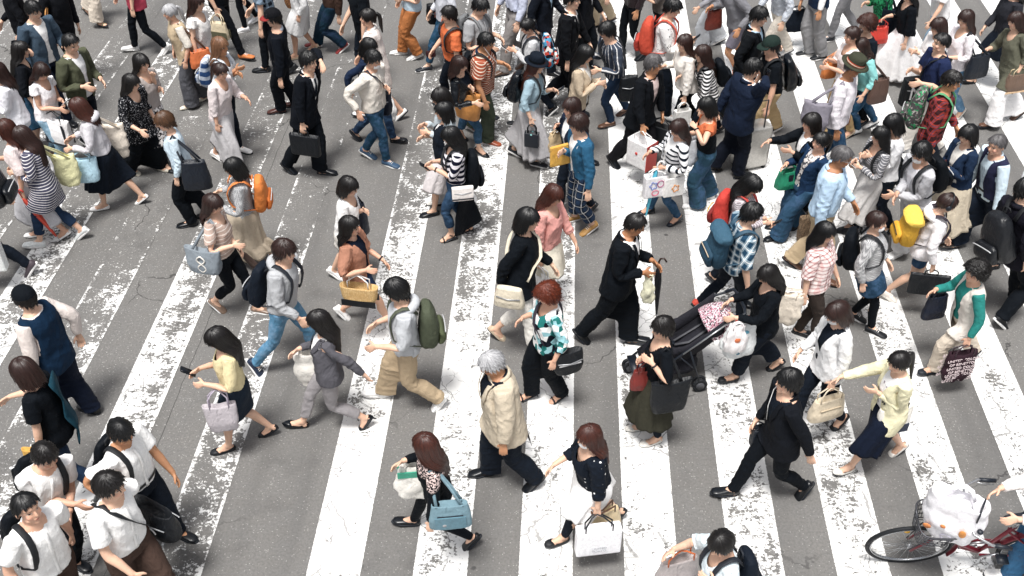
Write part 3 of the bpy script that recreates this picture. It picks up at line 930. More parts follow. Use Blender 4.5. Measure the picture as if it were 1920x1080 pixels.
def folds(V, seed, amp):
    """wrinkles of worn cloth: long drapes on the body, rings bunched along the sleeves and at the knees, waist and hems"""
    rng = np.random.RandomState(seed)
    q = V + .022 * np.sin(V[:, [1, 2, 0]] * 17 + rng.rand(3) * 6.28) + .008 * np.sin(V[:, [2, 0, 1]] * 41 + rng.rand(3) * 6.28)
    z, x = V[:, 2], np.abs(V[:, 0])
    arm = smooth01(x, .17, .22) * smooth01(z, .84, .90); leg = 1 - smooth01(z, .70, .86)
    def wave(d, ph): return 1 - 2.3 * np.abs(np.sin(.5 * (q @ d) + ph)) ** .75
    def field(zc, ks):
        o = 0
        for k, a in ks:
            for _ in range(2):
                t = rng.rand() * 6.28; d = unit(np.array([math.cos(t), math.sin(t), rng.randn() * zc])) * k
                o = o + a * .5 * wave(d, rng.rand() * 6.28)
        return o
    drape = field(.35, ((38, .5), (62, .32), (95, .18)))
    diag = field(1.1, ((44, .6), (75, .4)))
    ad = np.stack([np.sign(V[:, 0]) * AD[0], 0 * x, 0 * x + AD[2]], 1); al = (q * ad).sum(1)
    sl = .6 * (1 - 2.3 * np.abs(np.sin(46 * al + 22 * V[:, 1] + rng.rand() * 6)) ** .75) + .4 * (1 - 2.3 * np.abs(np.sin(33 * al - 30 * V[:, 1] + rng.rand() * 6)) ** .75)
    kn = .26 * (1 - 2.3 * np.abs(np.sin(38 * q[:, 2] + 16 * q[:, 1] + 9 * q[:, 0] + rng.rand() * 6)) ** .75) + .70 * diag
    gate = .5 + .5 * np.sin(V @ (rng.randn(3) * 7) + rng.rand() * 6)
    wk = np.exp(-((z - .47) / .12) ** 2) + np.exp(-((z - .13) / .09) ** 2) + .5 * np.exp(-((z - .82) / .06) ** 2)
    body = .75 * drape * (.45 + .75 * gate) + .6 * diag * np.exp(-((z - 1.02) / .08) ** 2) + .35 * diag * (1 - gate)
    el = np.exp(-(((V - (np.sign(V[:, :1]) * [[1, 0, 0]] * .34 + [[0, 0, 1.15]])) / .10) ** 2).sum(1))
    return amp * (arm * (sl * (.05 + .60 * el) * (.35 + .8 * gate) + .60 * diag) + (1 - arm) * (1 - leg) * body + (1 - arm) * leg * (.45 * drape * gate + kn * np.minimum(wk, 1.1)))
# ------------------------------------------------------------------ one person with hair, clothes and shoes
PEOPLE = {}
SLEEVE = dict(tee='short', sshirt='short', elbow='elbow', three='three', long='long', shirt='long', jacket='long', cardi='long', coat='long', hoodie='long', vest='none', nosleeve='cap', cape='elbow')
HEM = dict(jacket=.79, cardi=.80, coat=.58, hoodie=.85, cape=.72, vest=.86)
def strip(pts_in, pts_out, thick=.005):
    """ribbon between two edge curves with a thickness towards +y"""
    a = np.asarray(pts_in, float); b = np.asarray(pts_out, float); m = len(a)
    off = np.array([0, thick, 0])
    R = [np.array([a[i], b[i], b[i] - off, a[i] - off]) for i in range(m)]
    return loft(R)
def person(pid, label, sex, head=None, feet=None, hd=180, H=None, stride=.5, hair=('short', 'black'), top=('tee', 'black'), bot=('slim', 'black'), shoes=('sneaker', 'black', 'white'),
           near='swf', far='swb', yaw=0, pitch=8, lean=4, g=1.0, tone=1, twist=None, wear=(), flip=False, fk=False):
    seed = int(sum(ord(c) * 7 ** i for i, c in enumerate(pid)) % 99991)
    rng = random.Random(seed)
    hdr = math.radians(hd); fw = np.array([math.cos(hdr), math.sin(hdr), 0]); rt = np.array([math.sin(hdr), -math.cos(hdr), 0])
    hr = ray(*head) if head else None
    F = [at(*f) for f in feet] if feet else None
    lo, hi = (1.62, 1.82) if sex == 'm' else (1.52, 1.70)
    if H is None:
        if hr is not None and F is not None:
            mid = (F[0] + F[-1]) / 2 + fw * .06
            if len(F) == 1: mid = F[0] + fw * (-.12)
            d = hr; o = np.array([0, 0, CAMZ]) - mid
            t = -(o[:2] @ d[:2]) / (d[:2] @ d[:2]); hz = CAMZ + d[2] * t
            H = min(hi, max(lo, hz / .953))
        else: H = 1.71 if sex == 'm' else 1.60
    if F is None:
        b = at(head[0], head[1], .953 * H * (.99 if stride < .6 else .975)) - fw * .06
        F = [b + fw * stride * .5 + rt * .07, b - fw * stride * .5 - rt * .07]
        if flip: F = [b + fw * stride * .5 - rt * .07, b - fw * stride * .5 + rt * .07]
    elif len(F) == 1:
        F = [F[0], F[0] - fw * stride + rt * (.12 if flip else -.12)]
    F = [f - np.array([0, 0, f[2]]) for f in F]
    # keep a plausible stance
    md = (F[0] + F[1]) / 2; v = F[0] - F[1]; al, sd = v @ fw, v @ rt
    al = max(-.92, min(.92, al)); sd = max(-.30, min(.30, sd))
    if abs(sd) < .09: sd = .09 if sd >= 0 else -.09
    F = [md + fw * al / 2 + rt * sd / 2, md - fw * al / 2 - rt * sd / 2]
    nk = 'r' if rt @ np.array([0, -1, 0]) > 0 else 'l'; fk_ = 'l' if nk == 'r' else 'r'
    arms = {nk: near, fk_: far}
    sk = shoes[0]; P_lift[1] = 1 if sk in ('pump', 'sandal') else 0
    P_lift[2] = (rng.uniform(.95, 1.04), rng.uniform(.97, 1.03), rng.uniform(.96, 1.05))
    tw = math.radians(twist if twist is not None else rng.uniform(-9, 9))
    arms = {k: tuple(q + rng.uniform(-.07, .07) for q in (ARM[v] if isinstance(v, str) else v)) if v not in ('ear', 'mouth', 'push', 'strap') else v for k, v in arms.items()}
    P = solve(sex, H, None, F, hdr, hr, math.radians(lean), math.radians(yaw), math.radians(pitch), arms, tw, fk)
    P.near, P.far, P.pid, P.seed = nk, fk_, pid, seed
    if P.lean > 24: print('LEAN', pid, round(P.lean, 1), 'H', round(H, 2))
    PEOPLE[pid] = P
    skm = skin(tone)
    bt = cached(body_template, sex)
    z = bt.V[:, 2]; kk = np.ones(len(z)); legs = bt.W[:, [BI['rth'], BI['lth'], BI['rshin'], BI['lshin'], BI['pelvis']]].sum(1); armw = bt.W[:, [BI['rua'], BI['lua']]].sum(1); fore = bt.W[:, [BI['rfa'], BI['lfa']]].sum(1)
    tors = bt.W[:, [BI['pelvis'], BI['abd'], BI['chest']]].sum(1)
    kk -= .13 * tors * smooth01(-z, -1.36, -1.28)
    if top[0] != 'nosleeve':
        kk = kk - .16 * smooth01(np.abs(bt.V[:, 0]), .085, .125) * smooth01(z, 1.30, 1.36) * (z < 1.46)
    if bot[0] != 'skirt': kk -= .22 * legs * smooth01(z, (bot[2] if len(bot) > 2 else .09) + .015, (bot[2] if len(bot) > 2 else .09) + .06)
    sl_ = dict(top[2] if len(top) > 2 else {}).get('sleeve', SLEEVE.get(top[0], 'long'))
    if dict(top[2] if len(top) > 2 else {}).get('isleeve'): sl_ = dict(top[2])['isleeve']
    if sl_ in ('long', 'three', 'elbow'): kk -= .16 * armw
    if sl_ == 'long': kk -= .22 * fore * smooth01(bt.V[:, 2], SK[sex]['rwr'][2] + .03, SK[sex]['rwr'][2] + .07)
    bt2 = Tpl(); bt2.V = bt.ax + (bt.V - bt.ax) * kk[:, None]; bt2.W, bt2.ax, bt2.g, bt2.N, bt2.F = bt.W, bt.ax, bt.g, bt.N, bt.F
    root = make_mesh('person', deform(P, bt2, 1 + (g - 1) * .6), bt.F, skm, rest=bt.V)
    root.location = Vector([float(a) for a in P.base])
    tag(root, label, 'person', 'pedestrians on the crossing')
    P.root = root
    def part(name, t, mat, parent=root, fold=0.0, gg=None, rest=None):
        return make_mesh(name, deform(P, t, g if gg is None else gg, fold, seed), t.F, mat, parent, rest=t.V if rest is None else rest)
    def free(name, V, F, mat, allow, parent=root, s=.03):
        t = tpl(np.asarray(V, float), F, None, sex, allow, s)
        return make_mesh(name, deform(P, t, g), F, mat, parent, rest=t.V)
    def onhead(name, vf, mat, parent=root):
        v, f = vf
        return make_mesh(name, rigid(P, 'head', v), f, mat, parent, rest=v)
    # hair
    if hair:
        ht = cached(hair_template, hair[0], 1 + seed % 4)
        part('hair', ht, hairmat(hair[1]), gg=1.0, rest=ht.rest)
    TB = [b for b in BONES if b in ('pelvis', 'abd', 'chest', 'neck', 'rth', 'lth', 'rua', 'lua')]
    # bottom
    bk, bc = bot[0], bot[1]
    bm = bc if not isinstance(bc, tuple) else None
    bmat = cloth(bc[0], bc[1], kind='cloth') if isinstance(bc, tuple) else cloth(bc)
    if bk == 'skirt':
        hem, fl, pl = bot[2:5]
        part('skirt', cached(skirt_template, sex, hem, fl, pl, seed % 3), bmat, fold=0)
        if len(bot) > 5:
            t = cached(bottom_template, sex, 'skinny', .10); part('leggings', t, cloth(bot[5]), gg=.97)
    else:
        end = bot[2] if len(bot) > 2 else (.055 if bk in ('straight', 'wide') else .075)
        t = cached(bottom_template, sex, bk, end)
        part('shorts' if end > .45 else 'trousers', t, bmat, fold=.012 if bk != 'skinny' else .004)
    # top
    tk, tc = top[0], top[1]; o = dict(top[2]) if len(top) > 2 else {}
    pat = o.get('pat'); tmat = cloth(tc, pat, o.get('rough', .85))
    sleeve = o.get('sleeve', SLEEVE.get(tk, 'long')); hem = o.get('hem', HEM.get(tk, .87)); ease = o.get('ease', dict(jacket=.026, cardi=.026, coat=.034, hoodie=.03, cape=.035, vest=.030).get(tk, .022))
    flare = o.get('flare', .03 if tk in ('cape', 'coat') else .0); boxy = o.get('boxy', 1.0 if sex == 'm' or tk in ('jacket', 'hoodie', 'vest', 'cape') else .97)
    neck = o.get('neck', 'scoop' if sex == 'f' and tk in ('tee', 'elbow', 'three', 'nosleeve', 'cape') else 'crew')
    inner = o.get('inner')
    open_ = tk in ('jacket', 'cardi', 'coat', 'vest', 'cape') and inner
    t = cached(top_template, sex, sleeve, hem, ease, flare, boxy, 'high' if tk in ('jacket', 'coat') and open_ else 'crew' if open_ else neck)
    names = dict(tee='shirt', elbow='shirt', three='shirt', long='shirt', sshirt='shirt', shirt='shirt', nosleeve='shirt', jacket='jacket', cardi='cardigan', coat='coat', hoodie='hoodie', vest='vest', cape='cape')
    nm = o.get('name', names[tk])
    if open_:
        z0 = o.get('vee', 1.10)
        x, y, z = np.abs(t.V[:, 0]), t.V[:, 1], t.V[:, 2]
        wv = np.clip((z - z0) * (.30 if tk == 'jacket' else .26), 0, .075)
        if o.get('open', tk in ('cardi', 'coat', 'cape')): wv = np.maximum(wv, .028 + .03 * smooth01(1.1 - z, 0, .25))
        kill = (y > .0) & (x < wv) & (z < 1.43)
        V2, F2, N2, W2, A2, G2 = cut(t.V, t.F, kill, lambda Q: Q, t.N, t.W, t.ax, t.g, wv=wv)
        t2 = Tpl(); t2.V, t2.F, t2.N, t2.W, t2.ax, t2.g = V2, F2, N2, W2, A2, G2
        part(nm, t2, tmat, fold=.012)
        isl = o.get('isleeve', 'none'); ipat = o.get('ipat')
        it = cached(top_template, sex, isl, .88 if isl == 'none' else .86, max(.008, ease - .014), 0, boxy, o.get('ineck', 'crew'))
        if isl == 'none' and tk != 'vest':
            kq = (it.V[:, 1] < -.03) | (np.abs(it.V[:, 0]) > .115)
            V3, F3, N3, W3, A3, G3 = drop(it.V, it.F, kq, it.N, it.W, it.ax, it.g)
            it = Tpl(); it.V, it.F, it.N, it.W, it.ax, it.g = V3, F3, N3, W3, A3, G3
        io = part('undershirt' if tk != 'vest' else 'shirt', it, cloth(inner, ipat), fold=.001 if isl == 'none' else .003)
        if tk == 'jacket' and not o.get('nolapel'):
            zs = np.linspace(z0, 1.43, 9)
            for sg in (1, -1):
                a, b = [], []
                for i, zz in enumerate(zs):
                    wi = min(.075, (zz - z0) * .30) + .004; wo = wi + np.interp(zz, [z0, z0 + .06, 1.33, 1.345, 1.43], [.006, .03, .058, .042, .03])
                    a.append([sg * wi, surf_y(sex, wi, zz, ease) + .010, zz]); b.append([sg * wo, surf_y(sex, wo, zz, ease) + .010, zz])
                v, f = strip(a, b); free('lapel', v, f, tmat, TB)
            v, f = collar(sex, .082, .040, 1.425, 200); free('lapel', v, f, tmat, ['chest', 'neck'])
        if o.get('tie'):
            zs = np.linspace(1.405, z0 + .02, 7)
            e2 = max(.008, ease - .014)
            a = [[-np.interp(zz, [1.1, 1.38, 1.40], [.032, .016, .02]), surf_y(sex, 0, zz, e2) + .012, zz] for zz in zs]; b = [[-p[0], p[1], p[2]] for p in a]
            v, f = strip(a, b, .006); free('tie', v, f, cloth(o['tie']), TB)
        if o.get('collar', tk == 'jacket'):
            v, f = collar(sex, .066, .034, 1.432, 300); free('collar', v, f, cloth(o.get('collarcol', inner)), ['chest', 'neck'], io)
    else:
        t1 = part(nm, t, tmat, fold=o.get('fold', .012))
        if tk in ('shirt', 'sshirt') or o.get('collar'):
            v, f = collar(sex, .068, .034, 1.425, 310); free('collar', v, f, cloth(o.get('collarcol', tc), None if 'collarcol' in o else pat), ['chest', 'neck'], t1)
            a = [[-.014, surf_y(sex, 0, zz, ease) + .006, zz] for zz in np.linspace(1.40, hem + .02, 12)]; b = [[.014, p[1], p[2]] for p in a]
            v, f = strip(a, b, .006); free('placket', v, f, tmat, TB, t1)
    if tk == 'hoodie' or o.get('hood'):
        ang = np.radians(np.linspace(-150, 150, 17)); pts = []; rr = []
        for a in ang:
            k = (1 + math.cos(a)) / 2
            pts.append([.098 * math.sin(a), -.018 - (.088 + .02 * k) * math.cos(a) - .004, 1.405 + .035 * k - .05 * (1 - k)]); rr.append(.022 + .026 * k)
        v, f = tube(pts, rr, 14); free('hood', v, f, tmat, ['chest', 'neck'])
    # shoes
    sh = cached(shoe_template, sk)
    for k in 'rl':
        m = np.array([1 if k == 'r' else -1, 1, 1])
        def put(nm_, vf, mat, parent):
            v, f = vf
            return make_mesh(nm_, rigid(P, k + 'ft', v * m), f if k == 'r' else [q[:, ::-1] for q in f], mat, parent, rest=v)
        sc = shoes[1]
        smat = plain(sc, .32 if sk in ('leather', 'loafer', 'pump', 'boot') else .6, kind='shoe_upper')
        so = put('shoe', sh['upper'], smat, root)
        put('sole', sh['sole'], plain(shoes[2] if len(shoes) > 2 else 'ink', .6, kind='shoe_sole'), so)
        if 'heel' in sh: put('heel', sh['heel'], smat, so)
        if 'laces' in sh: put('laces', sh['laces'], plain('white', .7, kind='shoe_lace'), so)
    # things worn on the head and body
    for w in wear:
        w = w if isinstance(w, tuple) else (w,)
        k = w[0]
        if k == 'mask':
            v, f = ball(hsc([0, .022, 1.535]), np.array([.067, .083, .052]) * HS, 26, 16); kill = v[:, 1] < .045
            v, f = drop(v, f, kill); onhead('face_mask', (v, f), cloth('white'))
        elif k == 'glasses':
            pr = []
            for sg in (1, -1):
                a = np.linspace(0, 2 * np.pi, 15); pr.append(tube([hsc([sg * .035 + .021 * math.cos(q), .098 - .006 * abs(math.cos(q)), 1.600 + .016 * math.sin(q)]) for q in a], .0026, 6, side=[0, 1, 0]))
                pr.append(tube([hsc([sg * .056, .094, 1.602]), hsc([sg * .080, .05, 1.604]), hsc([sg * .082, -.01, 1.598])], .0024, 6))
            pr.append(tube([hsc([-.014, .1, 1.602]), hsc([.014, .1, 1.602])], .0026, 6)); onhead('glasses', join(pr), plain(w[1] if len(w) > 1 else 'black', .4, kind='glasses_frame'))
        elif k == 'cap':
            v, f = ball(hsc([0, -.004, 1.632]), np.array([.098, .118, .105]) * HS, 30, 16); kill = v[:, 2] < hsc([0, 0, 1.632])[2] - .004
            v, f = drop(v, f, kill); R = []
            for q in np.linspace(-1.2, 1.2, 15):
                R.append(hsc([.092 * math.sin(q), .012 + .095 * math.cos(q), 1.634]))
            R2 = [r + np.array([r[0] * .12, .078 * max(.0, math.cos(i)) ** .6, -.016]) for r, i in zip(R, np.linspace(-1.2, 1.2, 15))]
            b = strip_z(R, R2, .006)
            c_ = onhead('cap', (v, f), cloth(w[1]))
            if w[-1] != 'none': onhead('brim', b, cloth(w[2] if len(w) > 2 else w[1]), c_)
        elif k == 'hat':
            def rg(z, a, b, dz=0): 
                q = ring(hsc([0, -.004, z]), [1, 0, 0], [0, 1, 0], a * HS, b * HS, 36); q[:, 2] += dz * np.abs(np.sin(np.linspace(0, 2 * np.pi, 36, endpoint=False) - np.pi / 2 * 0)) * 0; return q
            c_ = onhead('hat', loft([rg(1.640, .094, .112), rg(1.66, .093, .111), rg(1.705, .088, .106), rg(1.735, .080, .097), rg(1.748, .062, .078), rg(1.738, .03, .045)]), cloth(w[1]))
            onhead('hat_brim', loft([rg(1.634, .150, .168), rg(1.640, .152, .170), rg(1.644, .094, .112), rg(1.640, .092, .110)], False), cloth(w[1]), c_)
            if len(w) > 2:
                onhead('hat_band', loft([rg(1.648, .0965, .1145), rg(1.676, .0955, .1135)], False), cloth(w[2]), c_)
                if len(w) > 3: onhead('hat_band', loft([rg(1.656, .0985, .1165), rg(1.666, .098, .116)], False), cloth(w[3]), c_)
        elif k == 'headphones':
            a = np.linspace(0, np.pi, 17); c_ = onhead('headphones', tube([hsc([.100 * math.cos(q), -.004, 1.60 + .125 * math.sin(q)]) for q in a], .008, 8, side=[0, 1, 0]), plain('black', .4, kind='headphone_band'))
            for sg in (1, -1): onhead('ear_cup', ball(hsc([sg * .098, 0, 1.59]), [.018, .032, .036]), plain('ink', .4, kind='ear_cup'), c_)
        elif k == 'cord':
            pts = [hsc([.078, .0, 1.575]), [.06, .09, 1.46], [.012, surf_y(sex, 0, 1.32, ease) + .012, 1.32], [.03, surf_y(sex, 0, 1.12, ease) + .016, 1.12]]
            v, f = tube(pts, .0035, 6); free('earphone_cord', v, f, plain('white', .5, kind='cord'), TB + ['head'])
        elif k == 'necklace':
            a = np.linspace(-2.4, 2.4, 17); v, f = tube([[.062 * math.sin(q), .012 + .07 * math.cos(q), 1.40 - .045 * (math.cos(q) + 1) / 2] for q in a], .006, 8); free('necklace', v, f, plain('ivory', .35, kind='beads'), ['chest', 'neck'])
        elif k == 'watch':
            kk = nk if w[1] == 'near' else fk_; sg = 1 if kk == 'r' else -1
            d = AD * np.array([sg, 1, 1]); p = SK[sex][kk + 'wr'] - d * .025
            v, f = tube([p - d * .008, p + d * .008], [.034, .034], 14); v = np.asarray(v)
            make_mesh('watch', rigid(P, kk + 'fa', v), f, plain('black', .4, kind='watch_strap'), root)
        elif k == 'belt':
            a, b, c = prof(sex, .975); v, f = loft([ring([0, c, z], [1, 0, 0], [0, 1, 0], a + .024, b + .024, 30, 2.4) for z in (.962, .995)], False); free('belt', v, f, plain(w[1], .5, kind='belt'), ['pelvis', 'abd'])
        elif k == 'scarf':   # cloth hanging from one shoulder down the back
            sg = 1 if (nk if w[2] == 'near' else fk_) == 'r' else -1; a, b = [], []
            for zz in np.linspace(1.44, w[3] if len(w) > 3 else .62, 14):
                yb = -surf_back(sex, max(zz, .9), ease) - .022
                k_ = (1.44 - zz); a.append([sg * (.15 + .02 * math.sin(zz * 14)), yb + .03, zz]); b.append([sg * (.0 - .03 * k_ + .012 * math.sin(zz * 17)), yb - .012 - .02 * abs(math.sin(zz * 9)), zz])
            v, f = strip(a, b, .014); free('shawl', v, f, cloth(w[1]), TB, s=.05)
        elif k == 'tail':     # long open back panel from the waist to the ankles
            R = []
            for zz in np.linspace(1.0, .16, 16):
                dn = 1.0 - zz; aa, bb, cc = prof(sex, max(zz, .9)); t_ = np.linspace(-.15 * np.pi, -.92 * np.pi, 15)
                row = np.stack([(aa + .02 + .06 * dn) * np.cos(t_) , cc + (bb + .02 + .14 * dn) * np.sin(t_) * (1 + .05 * np.sin(5 * t_ + dn * 3)) - .10 * dn, np.full(15, zz)], 1)
                R.append(np.concatenate([row, row[::-1] * [.985, .985, 1]]))
            v, f = loft(R); W_, ax_ = legw(v, .3); t = tpl(v, f, None, sex, W=W_, ax=ax_)
            make_mesh('overskirt', deform(P, t), f, cloth(w[1]), root, rest=v)
    return P
def surf_back(sex, z, ease):
    a, b, c = prof(sex, z); return b + ease - c
def strip_z(a, b, th):
    a = np.asarray(a); b = np.asarray(b); o = np.array([0, 0, th])
    return loft([np.array([a[i], b[i], b[i] - o, a[i] - o]) for i in range(len(a))])
def collar(sex, r, h, z, span):
    a = np.radians(np.linspace(-span / 2, span / 2, 21)); k = 1 if sex == 'm' else .86
    R = []
    for q in a:
        s, c = math.sin(q), -math.cos(q)
        rr = r * k; zz = z + .020 * (-c) - .028 * max(0, c)
        p = np.array([rr * s, -.010 + rr * 1.02 * c, zz]); u = np.array([s, c, 0])
        hh = h
        R.append(np.array([p - [0, 0, .012], p + u * .014 - [0, 0, .012], p + u * .008 + [0, 0, hh * .35], p - u * .004 + [0, 0, hh * .75], p - u * .012 + [0, 0, hh * .6]]))
    return loft(R)

# ------------------------------------------------------------------ bags and other carried things
BAGS = 'bags carried across the road'
def crumple(V, amp, seed):
    rng = np.random.RandomState(seed); o = np.zeros(len(V))
    for k in (14, 25, 44):
        for _ in range(3): o += np.abs(np.sin(V @ (unit(rng.randn(3)) * k) + rng.rand() * 6.28)) - .6
    r = V - V.mean(0); r[:, 2] *= .2
    n = r / (np.linalg.norm(r, axis=1)[:, None] + 1e-9)
    return V + n * (o * amp / 3)[:, None]
def bagshape(kind, w, h, d, seed):
    n = 44; R = []
    prm = dict(paper=(14, 1, 1, 1, .0), tote=(4, .86, 1.08, .45, .010), hand=(3.2, 1.0, .82, .5, .006), brief=(9, .98, 1, .8, .002), plastic=(3, .72, .62, .35, .028), pouch=(2.6, .8, .9, .6, .010), basket=(3.4, .72, 1.12, .8, .003), duffel=(2.6, .94, .9, .55, .012), eco=(3, .7, .9, .5, .022))[kind]
    e, wb, wt, dt, cr = prm
    ts = np.concatenate([[0], np.linspace(.0, 1, 16)])
    for i, t in enumerate(ts):
        ww = np.interp(t, [0, .35, 1], [wb, 1, wt]) * w / 2; dd = np.interp(t, [0, .35, 1], [.9, 1, dt]) * d / 2
        if i == 0: ww *= .9; dd *= .8
        z = h * t if i else -.0
        if i == 1: z = h * .02 if kind == 'paper' else h * .04
        q = ring([0, 0, z], [1, 0, 0], [0, 1, 0], ww, dd, n, e)
        if kind in ('tote', 'eco', 'plastic'): q[:, 2] += t * .03 * (np.abs(q[:, 0]) / (w / 2)) * h / .35
        R.append(q)
    top = R[-1]; c = top.mean(0)
    R.append(c + (top - c) * np.array([.96, .90, 1])); R.append(c + (top - c) * np.array([.92, .82, 1]) - [0, 0, min(.12, h * .3)])
    V, F = loft(R)
    if cr: V = crumple(V, cr, seed)
    return V, F
def bag(label, kind, P, side='near', hold='hand', size=(.34, .30, .12), col='black', hcol=None, pat=None, drop_=None, name=None, trim=None, out=0.0, back=0.0, hl=None, yaw=None, rough=None, parts=()):
    w, h, d = size; k = P.near if side == 'near' else P.far; sg = 1 if k == 'r' else -1
    up = np.array([0, 0, 1.])
    hp = dict(hand=P.hand[k], crook=P.elbow[k] * .55 + P.hand[k] * .45 - up * .03, shoulder=P.shoulder[k] + up * .055 * P.s - P.rt * sg * .03, wrist=P.hand[k] * .75 + P.elbow[k] * .25)[hold]
    hl = hl if hl is not None else dict(hand=.11, crook=.13, wrist=.11, shoulder=.34)[hold]
    if hold == 'shoulder': base = hp + P.rt * sg * (.10 + d * .3 + out) - P.fw * (.05 + back) - up * (hl + h)
    else: base = hp + P.rt * sg * out - P.fw * back - up * (hl + h)
    base = np.array(base); base[2] = max(base[2], .015)
    ang = P.hd if yaw is None else math.radians(yaw)
    name = name or dict(paper='shopping_bag', tote='tote_bag', hand='handbag', brief='briefcase', plastic='plastic_bag', pouch='pouch_bag', basket='basket_bag', duffel='sports_bag', eco='eco_bag')[kind]
    root = empty(name, base); root.rotation_euler = (0, 0, ang)
    tag(root, label, 'bag', BAGS)
    seed = P.seed + len(label)
    V, F = bagshape(kind, w, h, d, seed)
    glossy = rough if rough is not None else dict(paper=.45, hand=.45, brief=.45, plastic=.3).get(kind, .8)
    mat = cloth(col, pat, glossy, 'bag_cloth') if kind not in ('paper',) or pat else plain(col, .5, kind='bag_paper')
    body = make_mesh('bag_body', V, F, mat, root, rest=V)
    M = np.array([[math.cos(ang), math.sin(ang), 0], [-math.sin(ang), math.cos(ang), 0], [0, 0, 1.]])
    A = M @ (hp - base)
    hm = plain(hcol or col, .5, kind='bag_handle')
    r = .007 if hold != 'shoulder' else .011
    dt = d * .22
    for q in ((1, -1) if kind != 'brief' else (0,)):
        x = w * (.30 if kind != 'brief' else .16)
        zt = h * (.93 if kind != 'brief' else 1.0)
        if kind == 'plastic': x = w * .2
        a0 = np.array([-x, q * dt, zt]); a1 = np.array([x, q * dt, zt]); m0 = A + np.array([-.03, q * .008, 0]); m1 = A + np.array([.03, q * .008, 0])
        if hold == 'shoulder':
            pts = [a0, a0 * .55 + m0 * .45, m0 - [0, 0, .03], A + [0, q * .012, .012], m1 - [0, 0, .03], a1 * .55 + m1 * .45, a1]
        else:
            pts = [a0, a0 + [0, 0, (A[2] - zt) * .6], m0 * .8 + a0 * .2 + [0, 0, .01], A + [0, q * .01, .008], m1 * .8 + a1 * .2 + [0, 0, .01], a1 + [0, 0, (A[2] - zt) * .6], a1]
        v, f = tube(pts, r, 8, side=[0, 1, 0], flat=(.55, 1.2) if hold == 'shoulder' else None)
        make_mesh('handle' if hold != 'shoulder' else 'strap', v, f, hm, root)
    for p in parts:
        bag_part(p, body, w, h, d, kind)
    return root
def bag_part(p, body, w, h, d, kind):
    """sewn or printed pieces on the two faces / ends of a bag: (name, colour, x0, z0, x1, z1[, shape])"""
    nm, col, x0, z0, x1, z1 = p[:6]; shape = p[6] if len(p) > 6 else 'box'
    y = d / 2
    if shape == 'end':
        V, F = box([w / 2 * x0, 0, h * (z0 + z1) / 2], [.008, d * 1.02, h * (z1 - z0)])
        make_mesh(nm, V, F, plain(col, .5, kind='bag_panel'), body, smooth=False); return
    cx, cz = (x0 + x1) / 2 * w, (z0 + z1) / 2 * h; sx, sz = (x1 - x0) * w, (z1 - z0) * h
    P_ = []
    for s in (1, -1):
        k = np.interp(cz / h, [0, .35, 1], [.92, 1.02, dict(paper=1.0, brief=.8, plastic=.45, tote=.5, basket=.8).get(kind, .6)])
        if shape == 'box': P_.append(box([cx, s * (y * k), cz], [sx, .010, sz]))
        elif shape == 'disc': P_.append(ball([cx, s * (y * k), cz], [sx / 2, .010, sz / 2], 14, 8))
        elif shape == 'ring':
            a = np.linspace(0, 2 * np.pi, 19); P_.append(tube([[cx + sx / 2 * math.cos(q), s * (y * k), cz + sz / 2 * math.sin(q)] for q in a], .006, 6, side=[0, 1, 0]))
        elif shape == 'star':
            a = np.linspace(0, 2 * np.pi, 31); P_.append(tube([[cx + sx / 2 * (1 + .28 * math.cos(5 * q)) * math.cos(q), s * (y * k), cz + sz / 2 * (1 + .28 * math.cos(5 * q)) * math.sin(q)] for q in a], .006, 6, side=[0, 1, 0]))
        elif shape == 'arc':
            a = np.linspace(0.1, np.pi - .1, 12); P_.append(tube([[cx + sx / 2 * math.cos(q), s * (y * k + .004), cz - sz / 2 + sz * math.sin(q)] for q in a], .006, 6, side=[0, 1, 0]))
        elif shape == 'wave':
            a = np.linspace(0, 1, 18); P_.append(tube([[cx + sx * .5 * math.sin(q * 6.28), s * (y * k + .002), cz - sz / 2 + sz * q] for q in a], .008, 6, side=[0, 1, 0])); P_.append(tube([[cx - sx * .5 * math.sin(q * 6.28), s * (y * k + .002), cz - sz / 2 + sz * q] for q in a], .008, 6, side=[0, 1, 0]))
    V, F = join(P_)
    make_mesh(nm, V, F, plain(col, .5, kind='bag_panel'), body, smooth=shape != 'box')
def text_on(body_root, words, size, loc, rot, col, name='lettering'):
    cu = bpy.data.curves.new(name, 'FONT'); cu.body = words; cu.size = size; cu.align_x = 'CENTER'; cu.align_y = 'CENTER'; cu.extrude = .0015
    o = bpy.data.objects.new(name, cu); COL.objects.link(o)
    dg = bpy.context.evaluated_depsgraph_get(); me = bpy.data.meshes.new_from_object(o.evaluated_get(dg)); bpy.data.objects.remove(o)
    me.materials.clear(); me.materials.append(plain(col, .5, kind='lettering_ink'))
    o = bpy.data.objects.new(name, me); COL.objects.link(o); o.parent = body_root; o.location = loc; o.rotation_euler = rot
    return o
